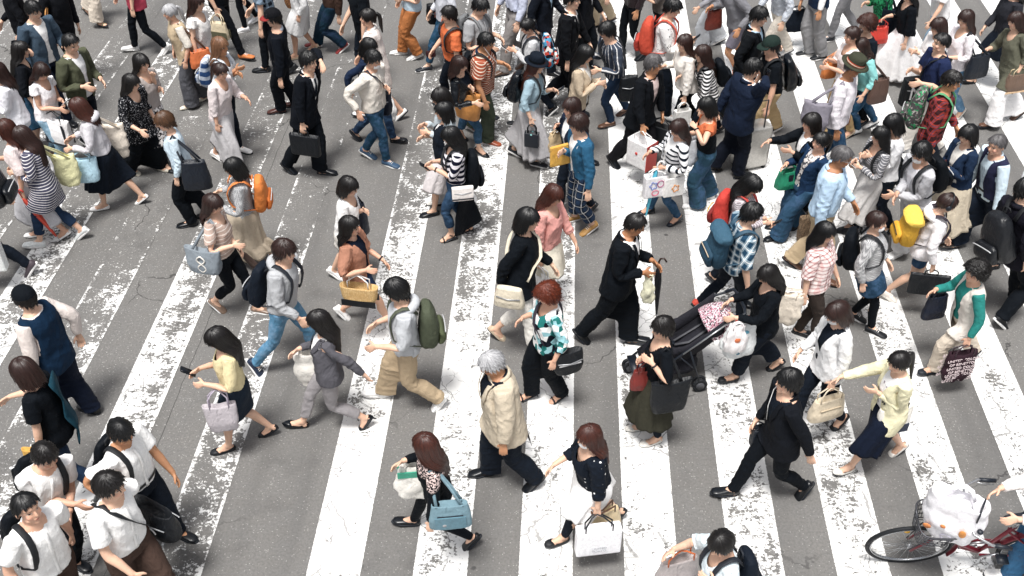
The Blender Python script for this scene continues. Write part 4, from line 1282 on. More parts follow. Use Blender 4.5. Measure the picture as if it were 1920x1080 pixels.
def crossbody(label, P, side='near', size=(.28, .24, .10), col='black', scol=None, kind='pouch', pat=None, z=.90, back=.0, ease=.03, name='crossbody_bag', parts=()):
    """bag at one hip on a strap from the other shoulder"""
    k = P.near if side == 'near' else P.far; sg = 1 if k == 'r' else -1; sex = P.sex
    w, h, d = size
    a, b, c = prof(sex, .95)
    hip = np.array([sg * (a + ease + .02), -.02, 1.0])
    hipw = rigid(P, 'abd', hip[None])[0] + P.base
    base = hipw + P.rt * sg * d * .5 - P.fw * back - np.array([0, 0, 1.]) * (h + .02)
    root = empty(name, base); root.rotation_euler = (0, 0, P.hd); tag(root, label, 'bag', BAGS)
    V, F = bagshape(kind, w, h, d, P.seed + 3)
    body = make_mesh('bag_body', V, F, cloth(col, pat, .55, 'bag_cloth'), root, rest=V)
    v, f = tube([[-w * .4, d * .42, h * .62], [0, d * .5, h * .55], [w * .4, d * .42, h * .62]], .006, 6); v2, f2 = tube([[-w * .4, -d * .42, h * .62], [0, -d * .5, h * .55], [w * .4, -d * .42, h * .62]], .006, 6)
    make_mesh('zip', *join([(v, f), (v2, f2)]), plain('silver', .4, .6, kind='zip'), body)
    pts = []
    e = ease + .010
    for t in np.linspace(0, 1, 12):
        x = sg * (a + .0) * (1 - t) * .98 + -sg * .085 * t; zz = 1.0 + (1.425 - 1.0) * t
        pts.append([x, surf_y(sex, x, zz, e) if t < .96 else .05, zz])
    pts.append([-sg * .088, -.01, 1.455 + ease * .4])
    for t in np.linspace(1, 0, 12):
        x = sg * (a + .0) * (1 - t) * .98 + -sg * .085 * t; zz = 1.0 + (1.425 - 1.0) * t
        cc = prof(sex, zz)[2]; pts.append([x, 2 * cc - surf_y(sex, x, zz, e) if t < .96 else -.07, zz])
    v, f = tube(pts, .014, 8, flat=(.25, 1.25), side=[0, 0, 1])
    t = tpl(v, f, None, sex, ['pelvis', 'abd', 'chest', 'neck'], .05)
    M = np.array([[math.cos(P.hd), math.sin(P.hd), 0], [-math.sin(P.hd), math.cos(P.hd), 0], [0, 0, 1.]])
    vv = (deform(P, t) + P.base - base) @ M.T
    make_mesh('strap', vv, f, plain(scol or col, .6, kind='bag_strap'), root)
    for p in parts: bag_part(p, body, w, h, d, kind)
    return root
def backpack(label, P, col='black', col2=None, size=(.30, .43, .16), ease=.03, pat=None, scol=None, flap=None, tilt=0, z=1.19, trim=None, name='backpack', rough=.7, sides=(1, -1)):
    sex = P.sex; w, h, d = size
    yb = -surf_back(sex, 1.22, ease)
    def pack(w, h, d, z0, y0, e=3.0, tp=.72):
        R = []
        for t in np.concatenate([[0], np.linspace(.02, .98, 14), [1]]):
            k = np.interp(t, [0, .06, .35, .8, .95, 1], [.80, .96, 1, tp + .14, tp, tp * .75]); q = ring([0, y0 - d / 2 - .02 * math.sin(t * 3.1), z0 + h * t], [1, 0, 0], [0, 1, 0], w / 2 * k, d / 2 * np.interp(t, [0, .1, .4, .9, 1], [.75, 1, 1.05, .7, .4]), 30, e)
            R.append(q)
        V, F = loft(R); return crumple(V, .010, P.seed + int(w * 1000)), F
    z0 = z - h / 2
    org = rigid(P, 'chest', [[0, yb - d / 2, z0]])[0] + P.base
    root = empty(name, org); tag(root, label, 'bag', BAGS)
    def put(nm, vf, mat, parent=root):
        v, f = vf
        return make_mesh(nm, rigid(P, 'chest', v) + P.base - org, f, mat, parent, rest=v)
    m1 = cloth(col, pat, rough, 'bag_cloth'); m2 = cloth(col2 or col, None if col2 else pat, rough, 'bag_cloth')
    body = put('bag_body', pack(w, h, d, z0, yb), m1)
    pk = put('pocket', pack(w * .80, h * .40, d * .40, z0 + .03, yb - d * .93, 3.4, .86), m2, body)
    zt = [[w * .36 * math.sin(q), yb - d * (1.36 + .04 * math.cos(q)), z0 + .05 + h * .30 + .02 * math.cos(q)] for q in np.linspace(-1.4, 1.4, 9)]
    put('zip', tube(zt, .006, 6), plain(trim or 'lgrey', .5, kind='zip'), pk)
    if flap: put('flap', pack(w * 1.02, h * .21, d * 1.06, z0 + h * .80, yb + .005, 2.8, .86), cloth(flap, None, rough, 'bag_cloth'), body)
    put('handle', tube([[-.04, yb - .02, z0 + h * .97], [-.03, yb - .02, z0 + h * .97 + .045], [.03, yb - .02, z0 + h * .97 + .045], [.04, yb - .02, z0 + h * .97]], .008, 8), plain(scol or col, .7, kind='bag_strap'))
    for s in sides:
        x = s * .098 * (1 if sex == 'm' else .9); pts = [[x * .75, yb - .01, 1.345]]
        for zz, kx in ((1.40, .9), (1.432, 1)): pts.append([x * kx, -.085 if zz < 1.42 else -.055, zz + ease * .8])
        pts.append([x * 1.05, -.005, 1.447 + ease * .5])
        for zz, kx in ((1.425, 1.08), (1.36, 1.16), (1.28, 1.22), (1.18, 1.3), (1.09, 1.4)):
            pts.append([x * kx, surf_y(sex, x * kx, zz, ease + .014) if zz < 1.40 else .055 + ease * .5, zz])
        a, b, c = prof(sex, 1.06); pts += [[s * (a + ease + .012), 0, 1.05], [s * w * .42, yb - .03, z0 + .05]]
        v, f = tube(pts, .024, 10, flat=(.28, 1.1) if False else None) if False else tube(pts, [.026] * 8 + [.020, .012, .010, .010][:len(pts) - 8], 10, side=[s, 0, .1], flat=(1.0, .35))
        t = tpl(v, f, None, sex, ['abd', 'chest', 'neck'], .05)
        make_mesh('strap', deform(P, t) + P.base - org, f, plain(scol or col, .7, kind='bag_strap', bump=.2), root)
    return root
def phone(label, P, side='near', col='black', tilt=40, name='phone', cat='phone'):
    k = P.near if side == 'near' else P.far
    p = P.hand[k] + P.fw * .03 + np.array([0, 0, .035])
    root = empty(name, p); q = math.radians(tilt); up = np.array([0, 0, 1.])
    yv = P.fw * math.cos(q) + up * math.sin(q); nv = -P.fw * math.sin(q) + up * math.cos(q); xv = np.cross(yv, nv)
    root.rotation_euler = Matrix(np.stack([xv, yv, nv], 1).tolist()).to_euler()
    tag(root, label, cat, 'phones held in the hand')
    R = [ring([0, 0, z], [1, 0, 0], [0, 1, 0], .037 * q, .074 * q, 28, 8) for z, q in ((-.004, .96), (-.003, 1), (.003, 1), (.004, .96))]
    V, F = loft(R); b = make_mesh('phone_body', V, F, plain(col, .3, kind='phone_case'), root)
    V, F = loft([ring([0, 0, z], [1, 0, 0], [0, 1, 0], .033, .066, 24, 9) for z in (.0043, .0052)]); make_mesh('screen', V, F, plain('black', .12, kind='phone_screen'), root)
    V, F = ball([.02, .055, -.0045], [.006, .006, .002], 10, 6); make_mesh('lens', V, F, plain('ink', .1, kind='phone_lens'), b)
    return root
def umbrella(label, P, side='near', col='brown', direction=(.2, 0, -1), length=.62, hcol='dbrown', rad=.035):
    k = P.near if side == 'near' else P.far
    top = P.hand[k]; dv = unit(P.fw * direction[0] + P.rt * direction[1] + np.array([0, 0, 1.]) * direction[2])
    if top[2] + dv[2] * (length + .08) < .02: length = (top[2] - .02) / -dv[2] - .08
    root = empty('umbrella', top); tag(root, label, 'umbrella', 'folded umbrellas carried along')
    n = 40; ts = np.linspace(.02, 1, n); pts = [dv * length * t for t in ts]
    rr = np.interp(ts, [.02, .08, .3, .8, 1], [.4, .8, 1, .5, .18]) * rad
    V, F = tube(pts, rr, 16)
    ang = np.arange(len(V)) % 16; V = V + (np.sin(ang * 2.36)[:, None] * .004)
    make_mesh('canopy', V, F, cloth(col, None, .6), root, rest=V * 1.0)
    make_mesh('tip', *tube([dv * length * .98, dv * (length + .07)], [.006, .003], 8), plain('silver', .3, .8, kind='metal'), root)
    s = unit(np.cross(dv, [0.3, 1, 0.2]))
    make_mesh('handle', *tube([dv * .03, -dv * .06, -dv * .10 + s * .015, -dv * .11 + s * .05, -dv * .07 + s * .075], .010, 10), plain(hcol, .4, kind='umbrella_handle'), root)
    return root
# ------------------------------------------------------------------ the road and its zebra stripes
SEAM = -3.663
UX, UY = 0.05022526, 0.99873792            # direction of the stripes on the ground
def road_material(painted):
    t = NT('worn_road_paint' if painted else 'asphalt')
    p = t.pos()
    x, y, z = t.xyz(p)
    big = t.noise(p, .55, 3, .55); mid = t.noise(p, 5.5, 4, .6); fine = t.noise(p, 46, 4, .72)
    
    a = t.mix(big, (.134, .130, .124), (.196, .189, .179))
    a = t.mix(t.step(mid, .30, .75), a, (.168, .164, .158))
    a = t.mix(t.math('MULTIPLY', t.step(fine, .36, .70), .42), a, (.066, .065, .065))
    n = t.n.new("ShaderNodeTexVoronoi"); t.l.new(p, n.inputs['Vector']); n.inputs['Scale'].default_value = 75
    q = t.xyz(n.outputs['Color'])
    fleck = t.math('MULTIPLY', t.step(n.outputs['Distance'], .42, .30), t.step(q[0], .92, .94))
    a = t.mix(t.math('MULTIPLY', fleck, .55), a, (.46, .45, .43))
    # flecks of old paint trodden over the road, thick on the worn side
    n2 = t.noise(p, 36, 4, .70); west = t.step(x, .5, -4.2)
    lo = t.math('MULTIPLY_ADD', west, -.095, .735)
    lo = t.math('MULTIPLY_ADD', t.noise(p, .9, 2), -.07, t.math('ADD', lo, .04))
    chips = t.step(n2, lo, t.math('ADD', lo, .02))
    a = t.mix(t.math('MULTIPLY', chips, .85), a, (.68, .67, .65))
    # gum and oil spots
    gm = t.n.new("ShaderNodeTexVoronoi"); t.l.new(t.addv(t.scale(p, (1, 1, 1)), t.scale(t.noise(p, 8, 2, .5, 1), (.06, .06, 0))), gm.inputs['Vector']); gm.inputs['Scale'].default_value = 2.3
    spot = t.math('MULTIPLY', t.step(gm.outputs['Distance'], .075, .050), t.step(t.noise(t.addv(p, (3, 8, 0)), 1.3, 2), .50, .54))
    a = t.mix(t.math('MULTIPLY', spot, .75), a, (.030, .029, .030))
    # long cracks
    w = t.addv(p, t.scale(t.noise(p, 1.6, 4, .65, 1), (.55, .55, 0)))
    ce = t.voro(w, .62, 'DISTANCE_TO_EDGE')
    crack = t.math('MULTIPLY', t.step(ce, .0055, .002), t.step(t.noise(p, .7, 2), .53, .60))
    a = t.mix(t.math('MULTIPLY', crack, .7), a, (.022, .021, .022))
    # broad stains and polished tracks running along the stripes
    rot = t.n.new("ShaderNodeVectorRotate"); rot.rotation_type = 'Z_AXIS'; t.l.new(p, rot.inputs['Vector']); rot.inputs['Angle'].default_value = math.atan2(UX, UY)
    tr = t.noise(t.scale(rot.outputs[0], (1, .07, 1)), 1.6, 3, .55)
    a = t.mix(t.math('MULTIPLY', t.step(tr, .48, .70), .38), a, (.075, .074, .074))
    st2 = t.noise(t.addv(p, (11, 5, 0)), 1.1, 5, .6)
    a = t.mix(t.math('MULTIPLY', t.step(st2, .57, .72), .38), a, (.062, .061, .062))
    sx, sy, sz = t.xyz(rot.outputs[0])
    seam = t.step(t.math('ABSOLUTE', t.math('SUBTRACT', t.math('ADD', sx, t.math('MULTIPLY', t.noise(p, 3, 3), .05)), SEAM + .025)), .006, .002)
    a = t.mix(t.math('MULTIPLY', seam, .75), a, (.035, .034, .034))
    height = fine
    if painted:
        r = t.attr('rest')          # across, along, kind of wear
        u, v, k = t.xyz(r)
        w1 = t.noise(p, 34, 5, .72); w2 = t.noise(p, 6.5, 5, .68); w3 = t.noise(p, .75, 3, .6)
        w4 = t.noise(t.scale(t.addv(p, (7.3, 2.1, 0)), (.55, 2.4, 1)), 13, 4, .7)
        f = t.math('ADD', t.math('ADD', t.math('MULTIPLY', w1, .42), t.math('MULTIPLY', w2, .40)), t.math('MULTIPLY', w4, .18))
        thr = t.math('ADD', k, t.math('MULTIPLY', t.math('SUBTRACT', w3, .5), .30))
        edge = t.step(t.math('ABSOLUTE', u), .72, 1.0)
        thr = t.math('ADD', t.math('SUBTRACT', thr, t.math('MULTIPLY', edge, .075)), t.math('MULTIPLY', t.math('SUBTRACT', tr, .5), .22))
        mask = t.step(f, t.math('SUBTRACT', thr, .012), t.math('ADD', thr, .012))
        # ragged edge of the stripe
        rag = t.math('ADD', t.math('ABSOLUTE', u), t.math('MULTIPLY', t.math('SUBTRACT', w1, .5), .10))
        mask = t.math('MULTIPLY', mask, t.step(rag, 1.0, .975))
        # craquelure
        c1 = t.voro(t.addv(p, t.scale(t.noise(p, 9, 3, .6, 1), (.09, .09, 0))), 6.2, 'DISTANCE_TO_EDGE')
        cr = t.math('MULTIPLY', t.step(c1, .026, .010), t.step(t.noise(t.addv(p, (4, 9, 0)), 2.1, 3, .6), .47, .54))
        c2 = t.voro(t.addv(p, t.scale(t.noise(p, 5, 3, .6, 1), (.16, .16, 0))), 2.0, 'DISTANCE_TO_EDGE')
        cr = t.math('MAXIMUM', cr, t.math('MULTIPLY', t.step(c2, .012, .005), t.step(t.noise(p, 1.3, 2), .45, .5)))
        mask = t.math('MULTIPLY', mask, t.math('SUBTRACT', 1, t.math('MULTIPLY', cr, .7)))
        mask = t.math('MULTIPLY', mask, t.math('SUBTRACT', 1, t.math('MULTIPLY', spot, .5)))
        paint = t.mix(w2, (.76, .76, .745), (.85, .85, .84))
        paint = t.mix(t.math('MULTIPLY', t.step(big, .40, .75), .40), paint, (.56, .55, .53))
        paint = t.mix(t.math('MULTIPLY', t.step(tr, .42, .62), .30), paint, (.52, .515, .50))
        a = t.mix(mask, a, paint)
    t.base(a); t.rough(.86); t.spec(.25)
    t.bump(height, .35, .006)
    return t.m
ASPH, PAINT = road_material(False), road_material(True)
def grid(x0, y0, x1, y1, z, nx, ny):
    X, Y = np.meshgrid(np.linspace(x0, x1, nx + 1), np.linspace(y0, y1, ny + 1)); V = np.c_[X.ravel(), Y.ravel(), np.full(X.size, z)]
    i = np.arange(ny)[:, None] * (nx + 1); j = np.arange(nx)[None]
    return V, [np.stack([i + j, i + j + 1, i + nx + 2 + j, i + nx + 1 + j], -1).reshape(-1, 4)]
V, F = grid(-150, -60, 150, 240, 0, 30, 30)
tag(make_mesh('road', V, F, ASPH, smooth=False), kind='structure')
STRIPES = [(-1.985 + .8855 * k, .455, {0: .462, 1: .45, 4: .470, 5: .456, 6: .460}.get(k, .446), -6, 26) for k in range(0, 15)]
STRIPES[1] = (-1.095, .455, .448, -6, 26)
STRIPES += [(-3.285, .43, .522, -6, 24), (-4.235, .46, .478, -6, 24), (-5.15, .46, .55, -6, 24), (-6.05, .46, .485, -6, 24), (-6.95, .46, .50, -6, 24), (-7.85, .46, .55, -6, 24), (-8.75, .46, .54, -6, 24), (-9.65, .46, .54, -6, 24)]
for n0, w, k, y0, y1 in STRIPES:
    n = 60; V = []; R = []
    for i in range(n + 1):
        s = y0 + (y1 - y0) * i / n
        for u in (-1, 1):
            nn = n0 + w / 2 + u * w / 2
            V.append([UX * s + UY * nn, UY * s - UX * nn, .004]); R.append([u, s, k + (.085 * max(0, min(1, (s - 8.5) / 2)) if n0 < 0 else -.07 * max(0, min(1, (s - 11) / 2)))])
    i = np.arange(n) * 2
    o = make_mesh('road_marking', V, [np.stack([i, i + 1, i + 3, i + 2], 1)], PAINT, rest=R, smooth=False)
    tag(o, 'worn white zebra stripe painted on the asphalt', None, 'zebra stripes of the crossing', 'structure')
# ------------------------------------------------------------------ everybody on the crossing
def suit(col='ink', inner='white', **k): return ('jacket', col, {**dict(inner=inner, flare=.035, boxy=1.05, hem=.75), **k})
LTH, SNK, FLT, PMP, LOF, SND = 'leather', 'sneaker', 'flat', 'pump', 'loafer', 'sandal'
DEN = lambda a='ddenim', b='denim': (a, ('fade', b, 0))
p = person
# --- nearest row, along the lower edge
q = p('boy1', 'schoolboy in a white short sleeved shirt striding out with one arm hanging free', 'm', (226, 808), [(352, 1002), (252, 1040)], 332, hair=('short', 'black'), top=('sshirt', 'white', dict(hem=.92)), bot=('straight', 'ink'), shoes=(LOF, 'black'), near='pocket', far='swf', yaw=-14, pitch=22, tone=2, wear=(('belt', 'black'),))
backpack('black school rucksack on the striding white shirted boy', q, 'black', size=(.27, .40, .13), ease=.02, sides=(1,))
q = p('boy2', 'schoolboy in white shirt clasping his hands beside his classmates', 'm', (84, 852), [(150, 1062), (60, 1075)], 325, hair=('short', 'soft'), top=('sshirt', 'white', dict(hem=.88)), bot=('straight', 'black'), shoes=(LOF, 'black'), near='clasp', far='clasp', pitch=14, tone=0, wear=(('watch', 'far'),))
backpack('black rucksack behind the boy clasping his hands', q, 'black', size=(.26, .38, .13), ease=.02, sides=(-1,))
q = p('boy3', 'schoolboy with brownish black trousers turning his head away from camera', 'm', (204, 908), None, 330, H=1.70, stride=.7, hair=('short', 'soft'), top=('sshirt', 'white', dict(hem=.92)), bot=('straight', 'cocoa'), shoes=(LOF, 'black'), near='swf', far='swb', yaw=25, pitch=6, tone=1, flip=True)
crossbody('black sports bag with a white curved mark between the schoolboys', q, 'far', (.46, .28, .20), 'black', kind='duffel', name='sports_bag', parts=(('curved_mark', 'white', -.2, .35, .2, .55, 'arc'),))
q = p('boy4', 'schoolboy with cropped hair and dark strap at the photo\'s lower left corner', 'm', (48, 948), None, 328, H=1.70, stride=.6, hair=('crop', 'black'), top=('sshirt', 'white', dict(hem=.86)), bot=('straight', 'cocoa'), shoes=(LOF, 'black'), near='hang', far='swb', pitch=-4, tone=0)
backpack('black rucksack on the cropped haired schoolboy', q, 'black', size=(.28, .42, .15), ease=.02, sides=(1,))
q = p('tee', 'brown haired woman in black tee with teal shawl over one shoulder', 'f', (44, 692), None, 178, H=1.62, stride=.5, hair=('bob', 'brown'), top=('tee', 'black', dict(hem=.80, ease=.022)), bot=('slim', 'ddenim'), shoes=(LTH, 'black'), near='hang', far=(.75, .1, -.55), yaw=-20, pitch=14, g=1.04, wear=(('scarf', '173f4e', 'far', .72),))
bag('mustard yellow bag hanging beside the woman in black tee', 'tote', q, 'near', 'crook', (.26, .26, .10), 'c99a44', hl=.02, out=.05)
p('vest', 'man in navy sweater vest and black knitted cap seen from behind', 'm', (45, 555), [(118, 800), (168, 770)], 165, hair=('short', 'soft'), top=('vest', '0f2940', dict(inner='d9cdc6', isleeve='long', ease=.034, hem=.78, vee=1.40, open=False)), bot=('straight', 'dnavy'), shoes=(LTH, 'black'), near='hang', far='swb', yaw=-15, pitch=4, g=1.1, wear=(('cap', 'black', 'black') if False else ('cap', 'black', 'none'),))
q = p('yellow', 'woman in pale yellow blouse and dark skirt reading her phone', 'f', (405, 630), [(420, 847), (503, 815)], 192, hair=('long', 'soft'), top=('elbow', 'd8c898', dict(hem=.97, ease=.022)), bot=('skirt', '222c38', .50, .03, .04), shoes=(FLT, 'black'), near='crook', far='phone', yaw=8, pitch=24)
phone('black phone held out by the woman in yellow blouse', q, 'far'); bag('mauve grey open tote on the arm of the yellow bloused woman', 'tote', q, 'near', 'crook', (.27, .28, .13), 'b5aeb3', hcol='lilac', hl=.20)
q = p('greysuit', 'woman in charcoal jacket and grey trousers with pointed black heels', 'f', (597, 598), [(560, 803), (688, 800)], 188, hair=('long', 'soft'), top=suit('55545a', 'white', ease=.02, hem=.84), bot=('slim', '8f8b8d', .16), shoes=(PMP, 'black'), near='swb2', far='crook', yaw=-6, pitch=18)
bag('plain white soft bag held before the charcoal jacket', 'eco', q, 'far', 'crook', (.30, .38, .12), 'offw', hl=.06)
q = p('hoodie', 'young man in light grey hoodie and blue jeans wearing a black rucksack', 'm', (533, 468), [(612, 672), (474, 706)], 348, hair=('shag', 'brown'), top=('hoodie', 'a9abae', dict(hem=.90)), bot=('slim', DEN('4d7f9f', 'ldenim')), shoes=(SNK, 'navy', 'white'), near='swf', far='swb', yaw=-4, pitch=6)
backpack('slumped black rucksack on the grey hooded young man', q, 'ink', size=(.30, .46, .17), ease=.042, z=1.10)
q = p('khaki', 'boy in grey hooded top and khaki trousers with olive rucksack', 'm', (743, 542), [(708, 745), (826, 765)], 190, hair=('shag', 'black'), top=('hoodie', 'b3b6ba', dict(sleeve='elbow', hem=.86)), bot=('straight', 'b39d7e'), shoes=(SNK, 'white', 'white'), near='phonelow', far='phonelow', yaw=-8, pitch=14)
backpack('olive green rucksack with top flap on the khaki boy', q, '4a5040', '50573f', (.34, .46, .19), .022, z=1.14)
q = p('tan', 'grey haired old man in tan jacket walking with a cane', 'm', (920, 678), [(905, 890), (1000, 915)], 196, hair=('short', 'gray'), top=suit('c3b59e', 'ink', hem=.72, ease=.036), bot=('straight', 'ink'), shoes=(LTH, 'black'), near='hang', far='swb', yaw=4, pitch=22, tone=2, g=1.13, wear=(('glasses', 'dbrown'),))
umbrella('thin dark walking cane beside the tan jacket', q, 'far', 'black', (-.25, 0, -1), .60, 'dbrown', .012)
q = p('auburn', 'auburn haired woman in black embroidered sweater seen from behind', 'f', (798, 832), [(766, 985), (885, 1025)], 186, hair=('long', 'auburn'), top=('long', 'black', dict(hem=.84, pat=('yoke', 'lpink', 1.28))), bot=('skinny', 'black'), shoes=(LOF, 'black'), near='hang', far='crook', yaw=-30, pitch=10)
bag('washed blue shoulder bag with zip pockets on black leggings', 'hand', q, 'near', 'shoulder', (.34, .26, .13), '6d8b97', hl=.26, back=.06, rough=.7, parts=(('pocket', '567d8c', -.36, .12, .36, .62), ('zip', 'ink', -.3, .6, .3, .64), ('emblem', 'grey', .08, .2, .2, .36, 'disc')))
bag('green and white plastic bag carried beyond the auburn haired woman', 'plastic', q, 'far', 'crook', (.34, .36, .12), 'offw', hl=.05, parts=(('printed_band', '2f9e80', -.45, .72, .40, .90), ('printed_band', '7fb53a', -.42, .1, -.2, .6)))
q = p('polka', 'full figured woman in polka dot cardigan and white skirt', 'f', (1105, 815), [(1046, 1015), (1158, 978)], 197, hair=('long', 'auburn'), top=('three', 'ink', dict(hem=.94, ease=.024, pat=('dots', 'white', 13, .10))), bot=('skirt', 'white', .56, .16, .16, 'ink'), shoes=(FLT, 'black'), near='carry', far='swf2', yaw=5, pitch=6, g=1.16, tone=1, wear=(('mask',),))
b = bag('large white paper bag with black handles and faint grey lettering', 'paper', q, 'near', 'hand', (.37, .29, .11), 'f0eff2', 'black', yaw=188, out=.06)
text_on(b, 'UNITED\nTOKYO', .035, (0, .058, .085), (math.pi / 2, 0, math.pi), 'c2c4c8')
bag('tan handbag carried together with the lettered paper bag', 'hand', q, 'near', 'hand', (.36, .26, .14), 'sand', 'brown', back=.08, out=-.10, hl=.10)
q = p('teal', 'woman with curly red hair in teal patterned blouse', 'f', (1026, 548), [(985, 748), (1044, 752)], 200, hair=('curly', 'red'), top=('three', 'white', dict(hem=.84, ease=.026, pat=('multi', '17736f', 16, 'ink', '8fc7cf'))), bot=('straight', 'black'), shoes=(SND, 'black'), near='hang', far='crook', yaw=6, pitch=18, tone=0, g=1.06)
crossbody('small black bag with white piping on the teal blouse', q, 'near', (.30, .26, .12), 'black', 'plum', back=.10, name='shoulder_bag', parts=(('piping', 'lgrey', -.36, .5, .36, .54),))
q = p('bobblack', 'woman in loose black top and white trousers with cream handbag', 'f', (990, 406), [(1012, 680), (932, 634)], 345, hair=('bob', 'black'), top=('long', 'black', dict(hem=.76, ease=.03, flare=.06)), bot=('slim', 'offw', .20), shoes=(FLT, 'beige'), near='swb', far='swf', yaw=-10, pitch=8)
crossbody('cream handbag on a long strap over the loose black top', q, 'near', (.30, .22, .13), 'cream', 'cream', kind='hand', back=.02, ease=.045, z=.8)
q = p('pink', 'auburn haired woman in coral pink top and white skirt', 'f', (1038, 362), None, 322, H=1.60, stride=.35, hair=('long', 'auburn'), top=('three', 'e39c92', dict(hem=.92, ease=.024)), bot=('skirt', 'ivory', .58, .16, .16), shoes=(FLT, 'white'), near='hang', far='swf', pitch=20, tone=0)
bag('white glossy handbag in the hand of the coral pink top', 'hand', q, 'near', 'hand', (.30, .24, .12), 'white', 'white')
q = p('baldsuit', 'man in black suit with thinning hair carrying papers and umbrella', 'm', (1192, 418), [(1192, 645), (1090, 640)], 345, hair=('crop', 'soft'), top=suit('black', 'white', hem=.76, ease=.032), bot=('straight', 'black'), shoes=(LTH, 'black'), near='phonelow', far='phonelow', yaw=6, pitch=22, tone=3, lean=12, g=1.06)
umbrella('black folded umbrella held by the man in black suit', q, 'far', 'black', (.05, 0, -1), .62); bag('wrinkled translucent plastic packet hanging from his fingers', 'plastic', q, 'near', 'hand', (.13, .34, .04), 'd9d6b8', hl=.02)
q = p('redbag', 'short haired woman in black knit top and olive skirt', 'f', (1243, 612), [(1196, 805), (1222, 832)], 192, hair=('curly', 'soft') if False else ('shag', 'soft'), top=('elbow', 'black', dict(hem=.92, ease=.02)), bot=('skirt', '3a392f', .34, .12, .10, 'ink'), shoes=(FLT, 'offw'), near='strap', far='chest', yaw=6, pitch=6, wear=(('watch', 'near'),))
bag('dark red leather bag in front of the olive skirt', 'hand', q, 'far', 'crook', (.30, .22, .12), '7a2a24', hl=.10); bag('black nylon tote drooping over the olive skirt', 'tote', q, 'near', 'shoulder', (.34, .34, .10), 'black', hl=.32, out=-.03, rough=.5)
q = p('stroller', 'woman in black pushing the baby stroller', 'f', (1440, 512), [(1368, 715), (1452, 692)], 190, hair=('mid', 'soft'), top=('three', 'black', dict(sleeve='long', hem=.80, ease=.026, flare=.04)), bot=('straight', 'ink', .14), shoes=(FLT, 'black'), near='push', far='push', yaw=8, pitch=26, wear=(('necklace',),) if False else ())
STROLL = q
q = p('youth', 'young man in black suit and earphones stepping over the stripe', 'm', (1480, 712), [(1362, 930), (1508, 930)], 192, hair=('shag', 'black'), top=suit('15181e', 'ink', ease=.024), bot=('slim', 'black', .07), shoes=(LTH, 'black'), near='swb', far='carryf', yaw=-4, pitch=-2, lean=2, wear=(('cord',),))
bag('black leather briefcase behind the young man\'s legs', 'brief', q, 'far', 'wrist', (.30, .22, .10), 'ink', out=-.04, back=.10, hl=.06)
q = p('cardigan', 'woman in pale yellow cardigan holding out her arm', 'f', (1686, 676), [(1580, 880), (1686, 856)], 194, hair=('pony', 'soft'), top=('cardi', 'e2dbb4', dict(inner='white', hem=.70, flare=.06, ipat=('flower', 'mauve', 14, .66))), bot=('skirt', 'dnavy', .40, .14, .10), shoes=(FLT, 'offw'), near='chest', far=(.80, .30, -.42), yaw=10, pitch=16)
bag('navy and white handbag on the arm of the yellow cardigan', 'tote', q, 'near', 'crook', (.30, .26, .12), 'offw', 'ink', hl=.12, back=.14, parts=(('dark_base', 'navy', -.44, .02, .44, .38),))
q = p('whitejacket', 'older woman in white jacket and black trousers', 'f', (1570, 582), None, 200, hair=('bob', 'brown'), top=('jacket', 'e6e6e6', dict(inner='ink', hem=.80, nolapel=True)), bot=('slim', 'ink'), shoes=(FLT, 'black'), near='hang', far='swf', yaw=0, pitch=24, wear=(('glasses', 'silver'), ('mask',)))
bag('beige leather handbag below the white jacket', 'hand', q, 'near', 'hand', (.36, .24, .14), 'cfc0a6', hl=.10, out=.02, parts=(('flap_seam', 'bfae92', -.3, .6, .3, .64),))
q = p('tealvest', 'woman with teal sleeves and a cream vest in beige trousers', 'f', (1832, 506), [(1740, 700), (1818, 672)], 192, hair=('curly', 'soft'), top=('vest', 'ddd5cb', dict(inner='teal', isleeve='long', hem=.66, open=True, flare=.04, vee=.9)), bot=('straight', 'd3c5b2'), shoes=(FLT, 'ink'), near='hang', far='crook', yaw=6, pitch=0, tone=0)
bag('tall navy pouch held by the teal sleeved woman', 'hand', q, 'far', 'crook', (.24, .28, .09), 'dnavy', hl=.05)
b = bag('dark bag printed with white letters in the hand of the teal sleeves', 'eco', q, 'near', 'hand', (.32, .34, .12), '33222a')
for i_ in range(7):
    for s_ in (1, -1): text_on(b, ('UNITED COLORS', 'OF BENETTON')[i_ % 2], .044, (0, s_ * (.052 + .016 * math.sin(i_ * .6)), .04 + i_ * .042), (math.pi / 2, 0, math.pi if s_ > 0 else 0), 'e6d2d4')
q = p('bike', 'person in white long sleeves pushing the red bicycle', 'f', (2012, 866), None, 178, H=1.62, stride=.25, hair=('mid', 'soft'), top=('long', 'e8e2de', dict(hem=.82, ease=.026)), bot=('straight', DEN('2f6288', 'denim')), shoes=(SNK, 'white'), near=(.85, .0, -.5), far=(.88, .0, -.42), pitch=12)
q = p('bottom', 'woman in pale blue top at the lower edge raising her fist', 'f', (1352, 1016), None, 198, H=1.58, stride=.4, hair=('tied', 'soft'), top=('tee', 'd2e0e6', dict(sleeve='elbow')), bot=('straight', 'denim'), shoes=(SNK, 'white'), near='strap', far=(.62, .15, -.20), yaw=20, pitch=26)
bag('shiny brown and grey bag hanging from her forearm at the lower edge', 'hand', q, 'far', 'crook', (.34, .28, .14), 'a59c9a', 'orange', hl=.10, rough=.3); backpack('dark grey rucksack on the pale blue top', q, 'ink', size=(.28, .4, .15), ease=.02)
